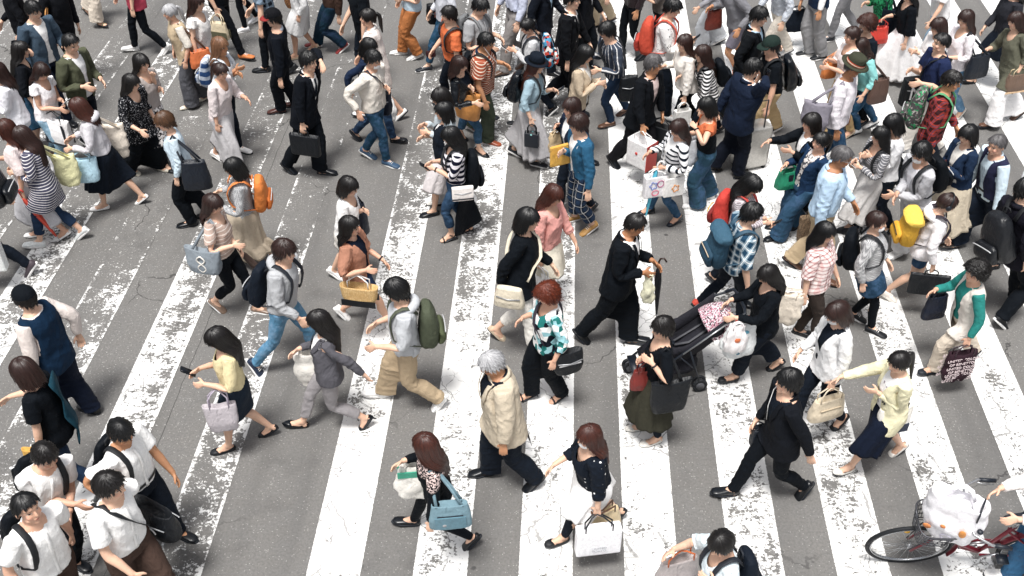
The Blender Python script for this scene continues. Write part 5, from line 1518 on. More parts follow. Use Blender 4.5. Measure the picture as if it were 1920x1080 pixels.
# --- second row
q = p('tote', 'woman in cream striped tee with cropped black trousers', 'f', (399, 378), [(412, 578), (488, 590)], 345, hair=('mid', 'brown'), top=('tee', 'ded3c8', dict(hem=.92, pat=('stripe', 'b79f92', .05, .78))), bot=('slim', 'black', .20), shoes=(LOF, '7c6656', 'white'), near='crook', far='clasp', yaw=-16, pitch=16, fk=True)
bag('grey blue tote with white ribbon loops on the striped tee', 'tote', q, 'near', 'shoulder', (.36, .27, .14), '7f8890', hl=.27, back=.02, parts=(('ribbon_loops', 'offw', -.12, .12, .12, .86, 'wave'),))
umbrella('dark brown folded umbrella pointing down by the beige skirt', q, 'far', 'cocoa', (.45, -.3, -1), .66)
q = p('orangepack', 'woman in grey gingham shirt and long beige skirt', 'f', (438, 312), [(430, 485), (512, 490)], 195, hair=('bob', 'black'), top=('shirt', '77797c', dict(hem=.86, ease=.026, pat=('check', 'b9babb', 90))), bot=('skirt', '#b3a48f', .26, .20, .16), shoes=(FLT, 'c0354a'), near='crook', far='crook', yaw=0, pitch=14)
backpack('bright orange rucksack on the grey gingham shirt', q, 'd8792c', 'cf6c22', (.30, .46, .16), .034, scol='d8792c')
q = p('cape', 'long haired woman in rust brown cape and lace trimmed shorts', 'f', (655, 420), [(745, 615), (640, 600)], 350, hair=('wavy', 'soft'), top=('cape', 'a8745c', dict(inner='dnavy', ineck='crew', hem=.82)), bot=('skirt', 'navy', .68, .06, .08), shoes=(SNK, 'white', 'white'), near=(.45, .1, -.40), far='swf2', yaw=-8, pitch=4, tone=0, wear=(('necklace',), ('watch', 'far')))
bag('straw basket bag with dark base and round white handle', 'basket', q, 'near', 'crook', (.35, .22, .14), 'd2b27c', 'white', pat=('weave', 'c09a60', 50), hl=.13, parts=(('dark_base', 'black', -.5, .02, .5, .36),))
q = p('navybag', 'bobbed woman in white blouse walking behind the rust cape', 'f', (654, 346), [(690, 545), (632, 522)], 340, hair=('bob', 'soft'), top=('elbow', 'white', dict(hem=.90)), bot=('skirt', 'offw', .5, .10, .1), shoes=(SNK, 'white', 'white'), near='hang', far='chest', yaw=-8, pitch=12)
bag('navy drawstring sack at the side of the white blouse', 'hand', q, 'far', 'shoulder', (.28, .40, .16), 'dnavy', hl=.26)
q = p('lightblue', 'short haired woman in pale blue blouse and black trousers', 'f', (308, 225), [(352, 424), (388, 408)], 188, hair=('shag', 'light'), top=('long', 'c3d6e2', dict(hem=.92)), bot=('straight', 'black'), shoes=(LOF, 'black'), near='hang', far='hang', yaw=16, pitch=14, lean=8)
bag('black leather rucksack hung on the shoulder of the pale blue blouse', 'hand', q, 'near', 'shoulder', (.32, .36, .16), 'ink', hl=.24, back=.14)
q = p('stripes', 'brown haired woman in long striped tunic and navy leggings', 'f', (40, 250), [(70, 462), (155, 448)], 190, hair=('long', 'brown'), top=('three', 'ece9ea', dict(hem=.60, ease=.03, flare=.05, pat=('stripe', '4a4a5e', .034, .74))), bot=('slim', 'ddenim', .20), shoes=(SNK, 'dfe3e2', 'white'), near='phonelow', far='phone', yaw=-6, pitch=20, g=1.08)
bag('pale yellow and white soft bag on the far shoulder of the striped tunic', 'eco', q, 'far', 'shoulder', (.26, .38, .12), 'dcd9a6', hl=.30, back=.16)
q = p('leftwhite', 'woman in pale pink blouse and grey skirt at the photo\'s left edge', 'f', (8, 238), None, 195, H=1.6, stride=.3, hair=('mid', 'auburn'), top=('elbow', 'ead9d6', dict(ease=.026)), bot=('skirt', 'b9b8bc', .28, .12, .1), shoes=(FLT, 'white'), near='hang', far='phone', tone=0)
umbrella('red dotted folded umbrella beside the pale pink blouse', q, 'near', 'd8452e', (-.35, 0, -1), .62, 'red', .03)
q = p('leftpack', 'person in black trousers with striding trainers at the photo\'s left edge', 'm', None, [(-38, 505), (62, 515)], 188, H=1.70, hair=('short', 'black'), top=('long', 'black'), bot=('slim', 'ink'), shoes=(SNK, '4a4047', 'white'), near='carry', far='swb')
b = backpack('round glossy black rucksack holding a drink bottle', q, 'black', size=(.34, .46, .22), ease=.02, rough=.35)
bag('big white paper carrier at the photo\'s left edge', 'paper', q, 'near', 'hand', (.44, .36, .14), 'e6eae8', 'white')
q = p('hoodskirt', 'woman in grey hooded cardigan with black wide culottes', 'f', (147, 198), [(190, 390), (266, 384)], 186, hair=('mid', 'auburn'), top=('hoodie', 'c2bfc4', dict(hem=.94, ease=.026)), bot=('skirt', 'ink', .36, .10, .12), shoes=(FLT, 'white'), near='crook', far='phonelow', yaw=-4, pitch=14)
bag('cream canvas tote slung behind the grey hooded cardigan', 'eco', q, 'far', 'shoulder', (.28, .42, .10), 'e0d4c4', hl=.26, back=.14); bag('pale blue cloth tote hanging from the bent arm of the culottes wearer', 'tote', q, 'near', 'crook', (.30, .30, .10), 'a8cbdc', hl=.10)
q = p('suit1', 'young man in black suit holding a black document case', 'm', (578, 112), [(612, 328), (545, 322)], 345, hair=('short', 'black'), top=suit('12161d', 'white', tie='ink', hem=.74), bot=('straight', 'black'), shoes=(LTH, 'black'), near='carry', far='ear', yaw=-2, pitch=4)
bag('flat black briefcase against the young man\'s black trousers', 'brief', q, 'near', 'hand', (.38, .28, .08), 'black', hl=.07)
q = p('maskman', 'man in cream jacket and white face mask with blue jeans', 'm', (700, 108), [(735, 310), (690, 298)], 338, hair=('short', 'black'), top=('long', 'd6cfc4', dict(ease=.03, hem=.88, collar=True, name='jacket')), bot=('slim', DEN('1f4157', 'denim'), .10), shoes=(SNK, '2c4a66', 'white'), near='pocket', far='chest', yaw=-4, pitch=18, tone=0, wear=(('mask',),))
crossbody('navy sling bag across the cream jacket', q, 'far', (.26, .34, .12), 'dnavy', name='sling_bag', back=.02)
q = p('maskmate', 'dark bobbed person walking just behind the masked man', 'f', (692, 84), [(745, 268), (668, 262)], 342, hair=('bob', 'black'), top=('long', 'navy'), bot=('slim', DEN()), shoes=(LOF, 'black'), near='swb', far='carry', pitch=16)
bag('white plastic carrier beyond the masked man', 'plastic', q, 'far', 'hand', (.32, .40, .12), 'white', hl=.08)
q = p('plaidpants', 'young man in blue cardigan and plaid cropped trousers', 'm', (1085, 230), [(1112, 448), (1060, 405)], 205, hair=('shag', 'brown'), top=('cardi', '235878', dict(inner='white', hem=.86)), bot=('straight', ('ink', ('plaid', 'ddenim', .11, 'lgrey')), .16), shoes=(SNK, 'a57a3c', 'white'), near='hang', far='chest', yaw=-10, pitch=6)
b = bag('mustard yellow flat envelope under the arm of the blue cardigan', 'brief', q, 'far', 'crook', (.40, .26, .03), 'e0a93a', hl=-.14, name='envelope', out=.02)
q = p('smile', 'smiling woman in navy cardigan and white ruffled top', 'f', (1072, 198), None, 205, H=1.60, stride=.4, hair=('mid', 'brown'), top=('cardi', '1c2638', dict(inner='white', hem=.76)), bot=('slim', 'ink'), shoes=(LOF, 'black'), near='hang', far='strap', yaw=5, pitch=4, tone=0)
bag('tan cloth bag on the far arm of the smiling woman', 'eco', q, 'far', 'crook', (.24, .30, .10), 'c7ae86', hl=.04)
q = p('heels', 'woman in wide striped tee and strappy black heels using phone', 'f', (845, 252), [(838, 452), (868, 436)], 190, hair=('long', 'black'), top=('elbow', 'e8e4ea', dict(hem=.96, ease=.03, pat=('stripe', '15182a', .075, .52))), bot=('slim', DEN('27405a', 'denim'), .20), shoes=(SND, 'black'), near='phone', far='phone', yaw=-6, pitch=22, twist=0, wear=(('watch', 'near'), ('tail', 'black')))
phone('black phone of the woman in wide stripes', q, 'near')
crossbody('white flap bag with a black line at the hip of the wide stripes', q, 'near', (.24, .17, .06), 'ebe4df', 'black', kind='brief', back=.04, parts=(('black_line', 'black', -.5, .12, .5, .2),))
backpack('big black rucksack behind the wide striped tee', q, 'black', size=(.32, .50, .18), ease=.02, z=1.08)
q = p('whitecollar', 'bobbed woman with white collar and lace skirt near the phone user', 'f', (832, 205), [(806, 405), (846, 385)], 192, hair=('bob', 'black'), top=('vest', 'ink', dict(inner='white', isleeve='elbow', open=False, vee=1.3, collar=True)), bot=('skirt', 'cfc8c8', .42, .08, .1), shoes=(LOF, 'black'), near='hang', far='phone', pitch=6)
p('twin', 'dark bobbed head just behind the white collared woman', 'f', (826, 180), None, 192, H=1.62, stride=.3, hair=('bob', 'soft'), top=('long', 'b8c4ca'), bot=('wide', 'lgrey'), shoes=(SNK, 'offw'), near='phone', far='phone', pitch=16)
q = p('leather', 'woman in black leather jacket and denim holding a tan bag', 'f', (862, 118), [(905, 292), (866, 262)], 335, hair=('long', 'brown'), top=('jacket', 'black', dict(inner='ink', hem=.90, rough=.35, ease=.02)), bot=('slim', DEN('27465c', 'denim'), .18), shoes=(PMP, 'black'), near='crook', far='chest', yaw=0, pitch=16)
bag('mustard tan leather tote in front of the leather jacket', 'tote', q, 'far', 'crook', (.34, .34, .12), 'b87a36', hl=.06, rough=.5)
q = p('stripedpolo', 'heavyset man in orange striped polo and earphones', 'm', (912, 76), [(922, 272), (888, 246)], 345, hair=('short', 'black'), top=('sshirt', 'e0cdb8', dict(hem=.84, ease=.03, pat=('stripe', '9c4a2e', .036, .70), collarcol='navy')), bot=('straight', '3c4438'), shoes=(LTH, '9a4a26', 'white'), near='hang', far='crook', yaw=-6, pitch=16, tone=2, g=1.18, wear=(('cord',),))
backpack('black daypack on the orange striped polo', q, 'black', size=(.26, .36, .12), ease=.04)
q = p('hatwoman', 'woman in black hat and pale denim shirt with grey maxi skirt', 'f', (1006, 118), [(1010, 312), (968, 292)], 345, hair=('long', 'auburn'), top=('shirt', '93aebb', dict(hem=.90, ease=.024, sleeve='three')), bot=('skirt', 'a8a6a8', .20, .16, .14), shoes=(SNK, 'ink', 'white'), near='hang', far='phone', yaw=-10, pitch=6, wear=(('hat', 'ink', 'black'),))
bag('small black paper gift bag by the grey maxi skirt', 'paper', q, 'near', 'hand', (.18, .20, .08), 'ink', 'black', hl=.12, parts=(('ribbon', 'aqua', -.06, .9, .06, 1.0),)); phone('dark phone of the woman in black hat', q, 'far')
backpack('shiny black rucksack on the pale denim shirt', q, 'black', size=(.30, .42, .18), ease=.034, rough=.25)
q = p('blackhairbeige', 'long black haired woman in beige shawl cardigan looking at papers', 'f', (1098, 98), None, 340, H=1.60, stride=.4, hair=('long', 'black'), top=('cardi', 'beige', dict(inner='offw', hem=.82)), bot=('slim', 'plum'), shoes=(LOF, 'black'), near='phone', far='phone', yaw=-4, pitch=18)
q = p('vstripe', 'man in white shirt with dark vertical stripes', 'm', (1138, 55), [(1138, 238), (1168, 216)], 196, hair=('shag', 'black'), top=('shirt', 'e4e3e3', dict(hem=.84, pat=('vstripe', '3a4250', 2.6, .86))), bot=('slim', 'ddenim'), shoes=(LOF, '5d4030'), near='phonelow', far='phone', yaw=-6, pitch=14)
crossbody('black sling bag on the vertically striped shirt', q, 'near', (.26, .34, .12), 'black', back=.08, ease=.035, name='sling_bag')
# --- middle right
q = p('walksuit', 'middle aged man in open black suit carrying shopping', 'm', (1225, 118), [(1222, 322), (1150, 312)], 325, hair=('short', 'salt'), top=suit('14171c', 'lpink', hem=.72, ease=.034), bot=('straight', '1a1a1e'), shoes=(LTH, 'black'), near='carryf', far='carryf', yaw=30, pitch=4, tone=2, lean=8)
bag('white paper bag with red side panel in the suited man\'s hand', 'paper', q, 'near', 'hand', (.32, .36, .20), 'e8e6e6', 'white', yaw=135, parts=(('side_panel', 'red', -1, .0, .5, 1.0, 'end'), ('printed_emblem', 'red', -.06, .5, .06, .62, 'disc')))
bag('black paper bag beyond the suited man carrying shopping', 'paper', q, 'far', 'hand', (.36, .34, .12), 'black', 'black')
q = p('cardistripe', 'woman in striped cardigan carrying printed shopping bags', 'f', (1272, 238), [(1206, 398), (1266, 424)], 196, hair=('long', 'brown'), top=('cardi', 'ink', dict(inner='white', hem=.62, pat=('stripe', 'e8e8ea', .07, .62))), bot=('slim', DEN('23455f', 'denim')), shoes=(PMP, 'ink'), near='phonelow', far='crook', yaw=14, pitch=20, tone=0)
bag('white shopping bag printed with pink and blue doodles', 'paper', q, 'near', 'hand', (.27, .28, .10), 'eeecee', 'white', hl=.08, parts=(('doodle', 'a04070', -.3, .5, -.02, .8, 'ring'), ('doodle', '6b7fc0', .02, .45, .3, .75, 'star'), ('doodle', 'd05a78', -.1, .12, .2, .36, 'ring')))
bag('white gift bag printed with small coloured flowers', 'paper', q, 'near', 'hand', (.24, .26, .10), 'f0eeea', 'white', hl=.10, back=.20, out=.04, parts=(('doodle', 'd88a3a', -.2, .3, .1, .6, 'star'),))
umbrella('turquoise folded umbrella below the printed shopping bags', q, 'near', '3fa9c4', (.12, 0, -1), .64, 'white', .03)
q = p('ruffle', 'bobbed woman in black top with orange ruffle and wide jeans', 'f', (1325, 196), [(1298, 388), (1322, 372)], 190, hair=('bob', 'black'), top=('nosleeve', 'black', dict(hem=.94, ease=.022, pat=('cuff', 'd0683a', 1.24))), bot=('wide', DEN('2b4a5c', 'denim')), shoes=(SNK, 'white', 'white'), near=(.42, .0, .06), far='phone', yaw=-10, pitch=12, wear=(('watch', 'near'),))
bag('clear white plastic bag below the orange ruffle', 'plastic', q, 'far', 'crook', (.26, .34, .10), 'd7dade', hl=.05)
q = p('phonesuit', 'man in navy suit talking on the phone seen from behind', 'm', (1412, 126), [(1392, 332), (1340, 320)], 25, hair=('short', 'black'), top=suit('182234', 'white', hem=.74, ease=.034), bot=('straight', '121722'), shoes=(LTH, 'black'), near='ear', far='swb', yaw=-8, pitch=12, lean=8)
phone('phone pressed to the ear of the man in navy suit', q, 'near', tilt=80)
q = p('redpack', 'black haired woman with glasses bending over her phone', 'f', (1412, 342), None, 325, H=1.58, stride=.4, hair=('long', 'black'), top=('long', '8c8388', dict(pat=('stripe', 'c4bcc0', .02, .5))), bot=('slim', 'ink'), shoes=(LOF, 'black'), near='phone', far='phone', yaw=-4, pitch=34, lean=12, wear=(('glasses',),))
phone('black phone of the woman bending forward', q, 'near')
backpack('red rucksack with a yellow bundle in its side pocket', q, 'bf352a', '7c2a28', (.30, .42, .18), .02, trim='gold')
q = p('plaidblue', 'man in blue and white plaid shirt and black trousers', 'm', (1410, 398), [(1400, 610), (1308, 575)], 15, hair=('short', 'black'), top=('sshirt', 'a9c0cc', dict(sleeve='elbow', hem=.84, pat=('plaid', '1d3f57', .10, 'white'))), bot=('slim', 'ink'), shoes=(SNK, 'd8432c', 'black'), near='hang', far='swf', yaw=-4, pitch=16, lean=10)
backpack('slate blue rucksack with tan base on the plaid shirt', q, '2f4f63', '2b4658', (.32, .48, .18), .03, flap='34566a', trim='beige')
q = p('pinkplaid', 'woman in pink plaid shirt and brown trousers', 'f', (1548, 432), [(1535, 650), (1505, 628)], 330, hair=('mid', 'black'), top=('sshirt', 'd9a3a0', dict(sleeve='elbow', hem=.84, ease=.03, pat=('plaid', 'efe0dc', .048, 'wine'))), bot=('slim', '3b332f'), shoes=(LOF, 'black'), near='hang', far='swf', yaw=-8, pitch=14, g=1.08)
bag('cream canvas tote dangling from the pink plaid arm', 'eco', q, 'near', 'crook', (.36, .36, .12), 'd9cdbc', hl=.06, back=.16, out=.05)
q = p('track', 'person in black and white track jacket with short denim skirt', 'f', (1644, 412), [(1640, 628), (1606, 600)], 330, hair=('tied', 'brown'), top=('long', '57585c', dict(hem=.86, ease=.028, pat=('check', 'd8d8d8', 85), name='jacket')), bot=('skirt', DEN('1f3a50', 'denim'), .64, .06, .03, 'black'), shoes=(SNK, 'black', 'white'), near='hang', far='swf', yaw=-2, pitch=6, wear=(('mask',),))
backpack('black rucksack with a white zip on the track jacket', q, 'black', size=(.32, .48, .18), ease=.03, trim='white')
q = p('yellowpack', 'woman in white sweatshirt and denim shorts wearing headphones', 'f', (1778, 378), [(1725, 548), (1664, 562)], 350, hair=('tied', 'brown'), top=('hoodie', 'e8e4e6', dict(hem=.80)), bot=('slim', DEN('2c4a66', 'denim'), .66), shoes=(SNK, 'e6ded4', 'offw'), near='carry', far='swf', yaw=6, pitch=20, lean=14, wear=(('headphones',),))
backpack('yellow flap top rucksack with black cords', q, 'dba51c', 'd99f12', (.30, .44, .20), .042, flap='e6bd3c', scol='plum', trim='black')
bag('flat black briefcase by the bare legs', 'brief', q, 'near', 'hand', (.40, .26, .05), 'black', hl=.06)
q = p('rightpack', 'person in black jacket at the photo\'s right edge', 'm', (1925, 352), [(1876, 618), (1905, 560)], 20, H=1.75, hair=('short', 'black'), top=('jacket', '1c1b24', dict(inner='ink', hem=.76)), bot=('straight', 'black'), shoes=(SNK, 'black', 'white'), near='hang', far='swf')
backpack('bulky black rucksack at the photo\'s right edge', q, '1a1c20', size=(.34, .50, .24), ease=.034, rough=.4)
q = p('vestman', 'grey haired man in navy vest and pale blue shirt', 'm', (1870, 268), [(1786, 470), (1868, 452)], 200, hair=('crop', 'salt'), top=('vest', '2a2c44', dict(inner='c6dae6', isleeve='long', hem=.90, open=True, vee=1.0, collar=True)), bot=('straight', '18202c'), shoes=(LTH, '3d3430'), near='hang', far='hang', yaw=6, pitch=8, tone=0, wear=(('belt', 'black'),))
q = p('denimjacket', 'bobbed woman in dark denim jacket holding a wallet', 'f', (1816, 248), None, 200, H=1.62, stride=.4, hair=('bob', 'black'), top=('cardi', '1f3048', dict(inner='offw', hem=.92, name='jacket', collar=True, collarcol='1f3048')), bot=('skirt', 'd2c4ac', .30, .14, .12), shoes=(FLT, 'beige'), near='phone', far='phone', yaw=14, pitch=12)
bag('wine coloured wallet in front of the dark denim jacket', 'pouch', q, 'near', 'hand', (.18, .11, .025), '4a2a2c', hl=-.08, name='wallet')
q = p('maskglasses', 'person in glasses and white mask with grey cardigan', 'm', (1728, 284), [(1672, 478), (1712, 466)], 202, hair=('shag', 'black'), top=('cardi', 'b4b4b8', dict(inner='e8e6ea', hem=.84)), bot=('wide', 'b0b0b2', .16), shoes=(SNK, 'white', 'white'), near='clasp', far='clasp', yaw=8, pitch=8, tone=0, wear=(('mask',), ('glasses',)))
backpack('black rucksack on the grey cardigan', q, 'black', size=(.30, .44, .17), ease=.034)
q = p('wavy', 'wavy haired woman in striped top and long white skirt', 'f', (1652, 252), [(1585, 432), (1632, 420)], 190, hair=('wavy', 'black'), top=('three', 'e8e6e6', dict(sleeve='long', hem=1.0, pat=('stripe', '77787e', .03, .8))), bot=('skirt', 'd6d3d1', .30, .18, .14, 'black'), shoes=(LOF, 'black'), near='phone', far='phone', yaw=-4, pitch=6)
phone('white phone of the wavy haired woman', q, 'near', 'white'); backpack('black flower printed rucksack on the striped top', q, 'black', size=(.30, .46, .16), ease=.02, pat=('flower', 'lpink', 22, .66))
p('bobwhite', 'bobbed woman in white blouse between the wavy hair and plaid shirt', 'f', (1675, 228), None, 195, H=1.62, stride=.35, hair=('bob', 'black'), top=('long', 'e4e4e6'), bot=('slim', 'ink'), shoes=(LOF, 'black'), near='phone', far='phone', pitch=20)
q = p('blueshirt', 'grey haired man in light blue shirt and glasses', 'm', (1580, 290), None, 335, H=1.70, stride=.4, hair=('crop', 'salt'), top=('shirt', 'aecbe4', dict(hem=.92, ease=.028)), bot=('straight', 'c0a986'), shoes=(LTH, 'brown'), near='hang', far='swf', yaw=4, pitch=16, tone=3, g=1.12, wear=(('glasses', 'silver'), ('belt', 'black')))
q = p('navycardi', 'woman in navy cardigan with green and woven bags', 'f', (1540, 262), [(1448, 448), (1490, 430)], 200, hair=('pony', 'black'), top=('cardi', '1a3350', dict(inner='d8d0cc', ipat=('flower', 'dgrey', 26, .55), hem=.76)), bot=('wide', DEN('2b4c66', 'denim')), shoes=(LOF, 'black'), near='hang', far='crook', yaw=4, pitch=8, tone=0)
bag('bright green small handbag with dark tab', 'hand', q, 'far', 'crook', (.28, .22, .16), '18805f', hl=.07, parts=(('tab', 'ink', -.1, .35, .1, .9),)); bag('large brown woven bag hanging low by the jeans', 'tote', q, 'near', 'hand', (.40, .36, .16), '3a302a', pat=('weave', '8a745c', 70))
q = p('pointing', 'bobbed woman in black cardigan reaching out one arm', 'f', (1522, 226), None, 192, H=1.58, stride=.4, hair=('bob', 'soft'), top=('cardi', 'black', dict(inner='white', hem=.84)), bot=('slim', 'black'), shoes=(LOF, 'black'), near='chest', far=(.92, .12, -.22), yaw=4, pitch=4, tone=0)
# --- upper right
q = p('hatman', 'man in brown banded hat and white shirt', 'm', (1602, 122), None, 335, hair=('crop', 'salt'), top=('shirt', 'e6e0e6', dict(ease=.028, hem=.84)), bot=('slim', DEN('1f3f5a', 'denim')), shoes=(SNK, 'white', 'white'), near='hang', far='hang', yaw=-4, pitch=18, tone=3, lean=8, wear=(('hat', '3d3f33', 'c8452c', 'd8c8ac'),))
bag('grey canvas shoulder tote on the man in banded hat', 'eco', q, 'near', 'shoulder', (.34, .36, .12), '85818c', hl=.26, back=.16)
q = p('aqua', 'long brown haired woman in aqua blouse and jeans', 'f', (1615, 84), [(1598, 250), (1632, 240)], 200, hair=('long', 'brown'), top=('three', '86d0ce', dict(ease=.028, hem=.84)), bot=('slim', DEN('1d4560', 'denim')), shoes=(SNK, 'white'), near='hang', far='phone', pitch=12)
bag('brown checked shoulder bag on the aqua blouse', 'hand', q, 'near', 'shoulder', (.28, .34, .12), '4a3832', pat=('check', '6a5248', 50), hl=.24, back=.10)
p('updo', 'woman with brown updo in white blouse looking left', 'f', (1598, 62), None, 195, H=1.60, stride=.3, hair=('bun', 'brown'), top=('elbow', 'e6dedd'), bot=('slim', 'khaki'), shoes=(FLT, 'beige'), near='phone', far='phone', tone=0)
q = p('updo2', 'brown haired person behind the updo with orange bag', 'f', (1626, 42), None, 200, H=1.62, stride=.3, hair=('curly', 'auburn'), top=('long', 'ink'), bot=('slim', 'black'), shoes=(LOF, 'black'), near='hang', far='crook')
bag('orange leather handbag held low beyond the hat', 'hand', q, 'far', 'hand', (.28, .22, .12), 'c9722f')
q = p('plaidred', 'man in red plaid shirt with denim sleeves', 'm', (1786, 148), None, 328, H=1.72, stride=.5, hair=('short', 'soft'), top=('shirt', 'b33a2c', dict(hem=.82, ease=.028, pat=('plaid', '3a1f22', .09, '34405c'))), bot=('straight', 'ink'), shoes=(SNK, 'black', 'white'), near='hang', far='swf', yaw=-2, pitch=12, tone=2)
backpack('grey leaf printed rucksack on the red plaid shirt', q, '4a4748', size=(.32, .48, .18), ease=.03, pat=('flower', '9a9490', 22, .56, '2f8a58'), scol='4f9a68')
q = p('polo', 'man in navy polo shirt and light trousers holding a cup', 'm', (1766, 76), None, 192, hair=('crop', 'black'), top=('sshirt', '1f2a4a', dict(hem=.84, ease=.026)), bot=('straight', 'd0cac2'), shoes=(SNK, 'white'), near='phonelow', far='phone', yaw=-4, pitch=2, tone=1)
b = crossbody('black bag with a white letter N on the navy polo', q, 'far', (.34, .38, .12), 'black', back=-.08, kind='brief', name='shoulder_bag')
for s_ in (1, -1): text_on(b, 'N', .26, (0, s_ * .064, .18), (math.pi / 2, 0, math.pi if s_ > 0 else 0), 'e8e8ea')
p('brownhead', 'brown bobbed woman in white behind the navy polo', 'f', (1760, 46), None, 192, H=1.58, stride=.3, hair=('bob', 'brown'), top=('long', 'e8e4e2'), bot=('skirt', 'white', .4, .12, .1), shoes=(FLT, 'white'), near='phone', far='phone', pitch=14)
q = p('longwhite', 'long haired woman in white top and jeans with black bag', 'f', (1812, 32), None, 200, hair=('long', 'brown'), top=('three', 'e6e0e4', dict(ease=.026)), bot=('slim', DEN('4f7898', 'ldenim')), shoes=(FLT, 'offw'), near='phonelow', far='phone', yaw=6, pitch=12)
bag('slouchy black shoulder bag beside the white top', 'hand', q, 'near', 'shoulder', (.34, .32, .14), 'ink', hl=.26, back=.10)
q = p('olivedress', 'woman in long olive top and white trousers with brown handbag', 'f', (1905, 34), [(1848, 238), (1906, 224)], 195, hair=('long', 'brown'), top=('three', '5c5c4e', dict(ease=.03, hem=.58, flare=.05)), bot=('wide', 'e4e2e2'), shoes=(LOF, 'brown'), near='hang', far='crook', pitch=12)
bag('brown handbag with tan trim against the olive dress', 'hand', q, 'near', 'crook', (.34, .26, .14), '6b5648', 'sand', hl=.08, parts=(('trim', 'd8b58c', -.5, .02, .5, .1),))
q = p('whitepants', 'person in white trousers at the photo\'s upper right', 'f', None, [(1850, 238), (1815, 262)], 200, H=1.62, hair=('mid', 'brown'), top=('long', 'white'), bot=('wide', 'e8e6e6', .1), shoes=(LOF, 'brown')) if False else None
q = p('whiteskirt', 'woman in black top and long white skirt with sneakers', 'f', (1706, -16), [(1664, 150), (1690, 150)], 192, hair=('long', 'black'), top=('three', 'black', dict(ease=.03, hem=.74)), bot=('skirt', 'eceaea', .22, .24, .18), shoes=(SNK, 'black', 'white'), near='hang', far='crook', yaw=4)
bag('bright red leather bag in front of the long white skirt', 'hand', q, 'far', 'hand', (.28, .24, .14), 'c4301f')
q = p('greenprint', 'woman in green leaf print blouse carrying a black bag', 'f', (1655, -46), [(1628, 128), (1655, 118)], 195, hair=('mid', 'brown'), top=('three', '1f8a58', dict(ease=.03, hem=.80, pat=('flower', '0e3a2a', 30, .52))), bot=('skirt', 'ink', .4, .1, .1), shoes=(FLT, 'pink'), near='hang', far='phone')
bag('tall black shoulder tote with a stud on the green print', 'tote', q, 'near', 'shoulder', (.26, .40, .10), 'ink', hl=.26)
q = p('greyphone', 'man in grey trousers stepping forward in black trainers', 'm', None, [(1548, 78), (1600, 70)], 190, hair=('short', 'black'), top=('shirt', 'd8dadc', dict(hem=.86)), bot=('slim', '7d7d80'), shoes=(SNK, 'ink', 'white'), near='phone', far='phone', pitch=10)
q = p('greynavy', 'man in grey trousers and navy knit vest with a black satchel', 'm', (1536, -84), [(1508, 104), (1534, 112)], 190, hair=('short', 'black'), top=('vest', '1c2c44', dict(inner='white', isleeve='long', open=False, vee=1.3)), bot=('straight', '838385'), shoes=(SNK, 'black', 'white'), near='hang', far='hang', tone=2)
bag('soft black satchel hanging beside the grey trousers', 'tote', q, 'far', 'hand', (.34, .32, .12), 'ink', out=.06)
p('lightjeans', 'person in white tee and light blue jeans at the top edge', 'f', (1768, -50), [(1726, 122), (1762, 108)], 195, hair=('mid', 'brown'), top=('tee', 'e6e4e4'), bot=('slim', DEN('7f9db4', 'sky')), shoes=(SNK, 'white'), near='swf', far='swb')
q = p('capman', 'young man in black cap and black tee with khaki trousers', 'm', (1446, 84), [(1418, 266), (1448, 248)], 196, hair=('short', 'black'), top=('tee', 'black', dict(hem=.86, ease=.022)), bot=('straight', 'b59a70'), shoes=(SNK, 'black', 'white'), near='hang', far='hang', yaw=-4, pitch=6, tone=0, wear=(('cap', '22302c'),))
backpack('crinkled black sack rucksack on the man in black cap', q, 'black', size=(.30, .50, .18), ease=.024, z=1.08, rough=.3)
q = p('farsuit', 'young man in black suit behind the navy suit', 'm', (1424, 28), None, 330, H=1.72, stride=.4, hair=('short', 'black'), top=suit('15181c', 'sky'), bot=('straight', 'black'), shoes=(LTH, 'black'), near='hang', far='phone', yaw=4, pitch=12)
p('checkshirt', 'person in blue checked shirt and pale trousers at the top edge', 'm', (1462, -60), [(1440, 118), (1470, 104)], 195, hair=('short', 'black'), top=('shirt', '9aa4b2', dict(pat=('check', 'd0d4da', 70), ease=.026)), bot=('straight', 'cfc7ba'), shoes=(SNK, 'white'), near='hang', far='swf')
q = p('greyshorts', 'man in grey shorts and grey hooded top in the crowd', 'm', (1372, -40), [(1372, 142), (1392, 132)], 200, hair=('short', 'soft'), top=('hoodie', '77777c', dict(hem=.84)), bot=('straight', '6e6a76', .56), shoes=(SNK, 'orange', 'white'), near='pocket', far='crook', tone=2)
bag('dark brown leather bag beside the grey shorts', 'hand', q, 'far', 'crook', (.26, .28, .10), '6a2d22', hl=.03)
p('lightpants', 'person in pale grey trousers beyond the red rucksack', 'f', (1330, -70), [(1308, 92), (1345, 84)], 195, hair=('mid', 'soft'), top=('jacket', '8b8b90', dict(inner='white')), bot=('wide', 'b8bcc2'), shoes=(SNK, 'white'), near='swf', far='swb')
q = p('whitegraphic', 'young man in white sweatshirt with script print looking at phone', 'm', (1262, 12), None, 345, H=1.72, stride=.4, hair=('short', 'black'), top=('long', 'e4e2e0', dict(ease=.028, hem=.82, pat=('flower', '2a2a2e', 30, .64))), bot=('slim', 'ink'), shoes=(SNK, 'white'), near='phone', far='phone', pitch=20)
phone('black phone of the young man in script sweatshirt', q, 'near'); backpack('orange red rucksack on the script printed sweatshirt', q, 'c4452c', 'b33a2c', (.30, .46, .18), .034, scol='c4452c')
q = p('blousewhite', 'woman in billowing white blouse walking beside the striped sweater', 'f', (1284, 78), [(1262, 262), (1300, 244)], 198, hair=('mid', 'brown'), top=('long', 'e6dfd6', dict(ease=.036, hem=.86, flare=.06)), bot=('slim', 'black'), shoes=(LOF, 'black'), near='hang', far='crook', yaw=10, pitch=0, tone=1)
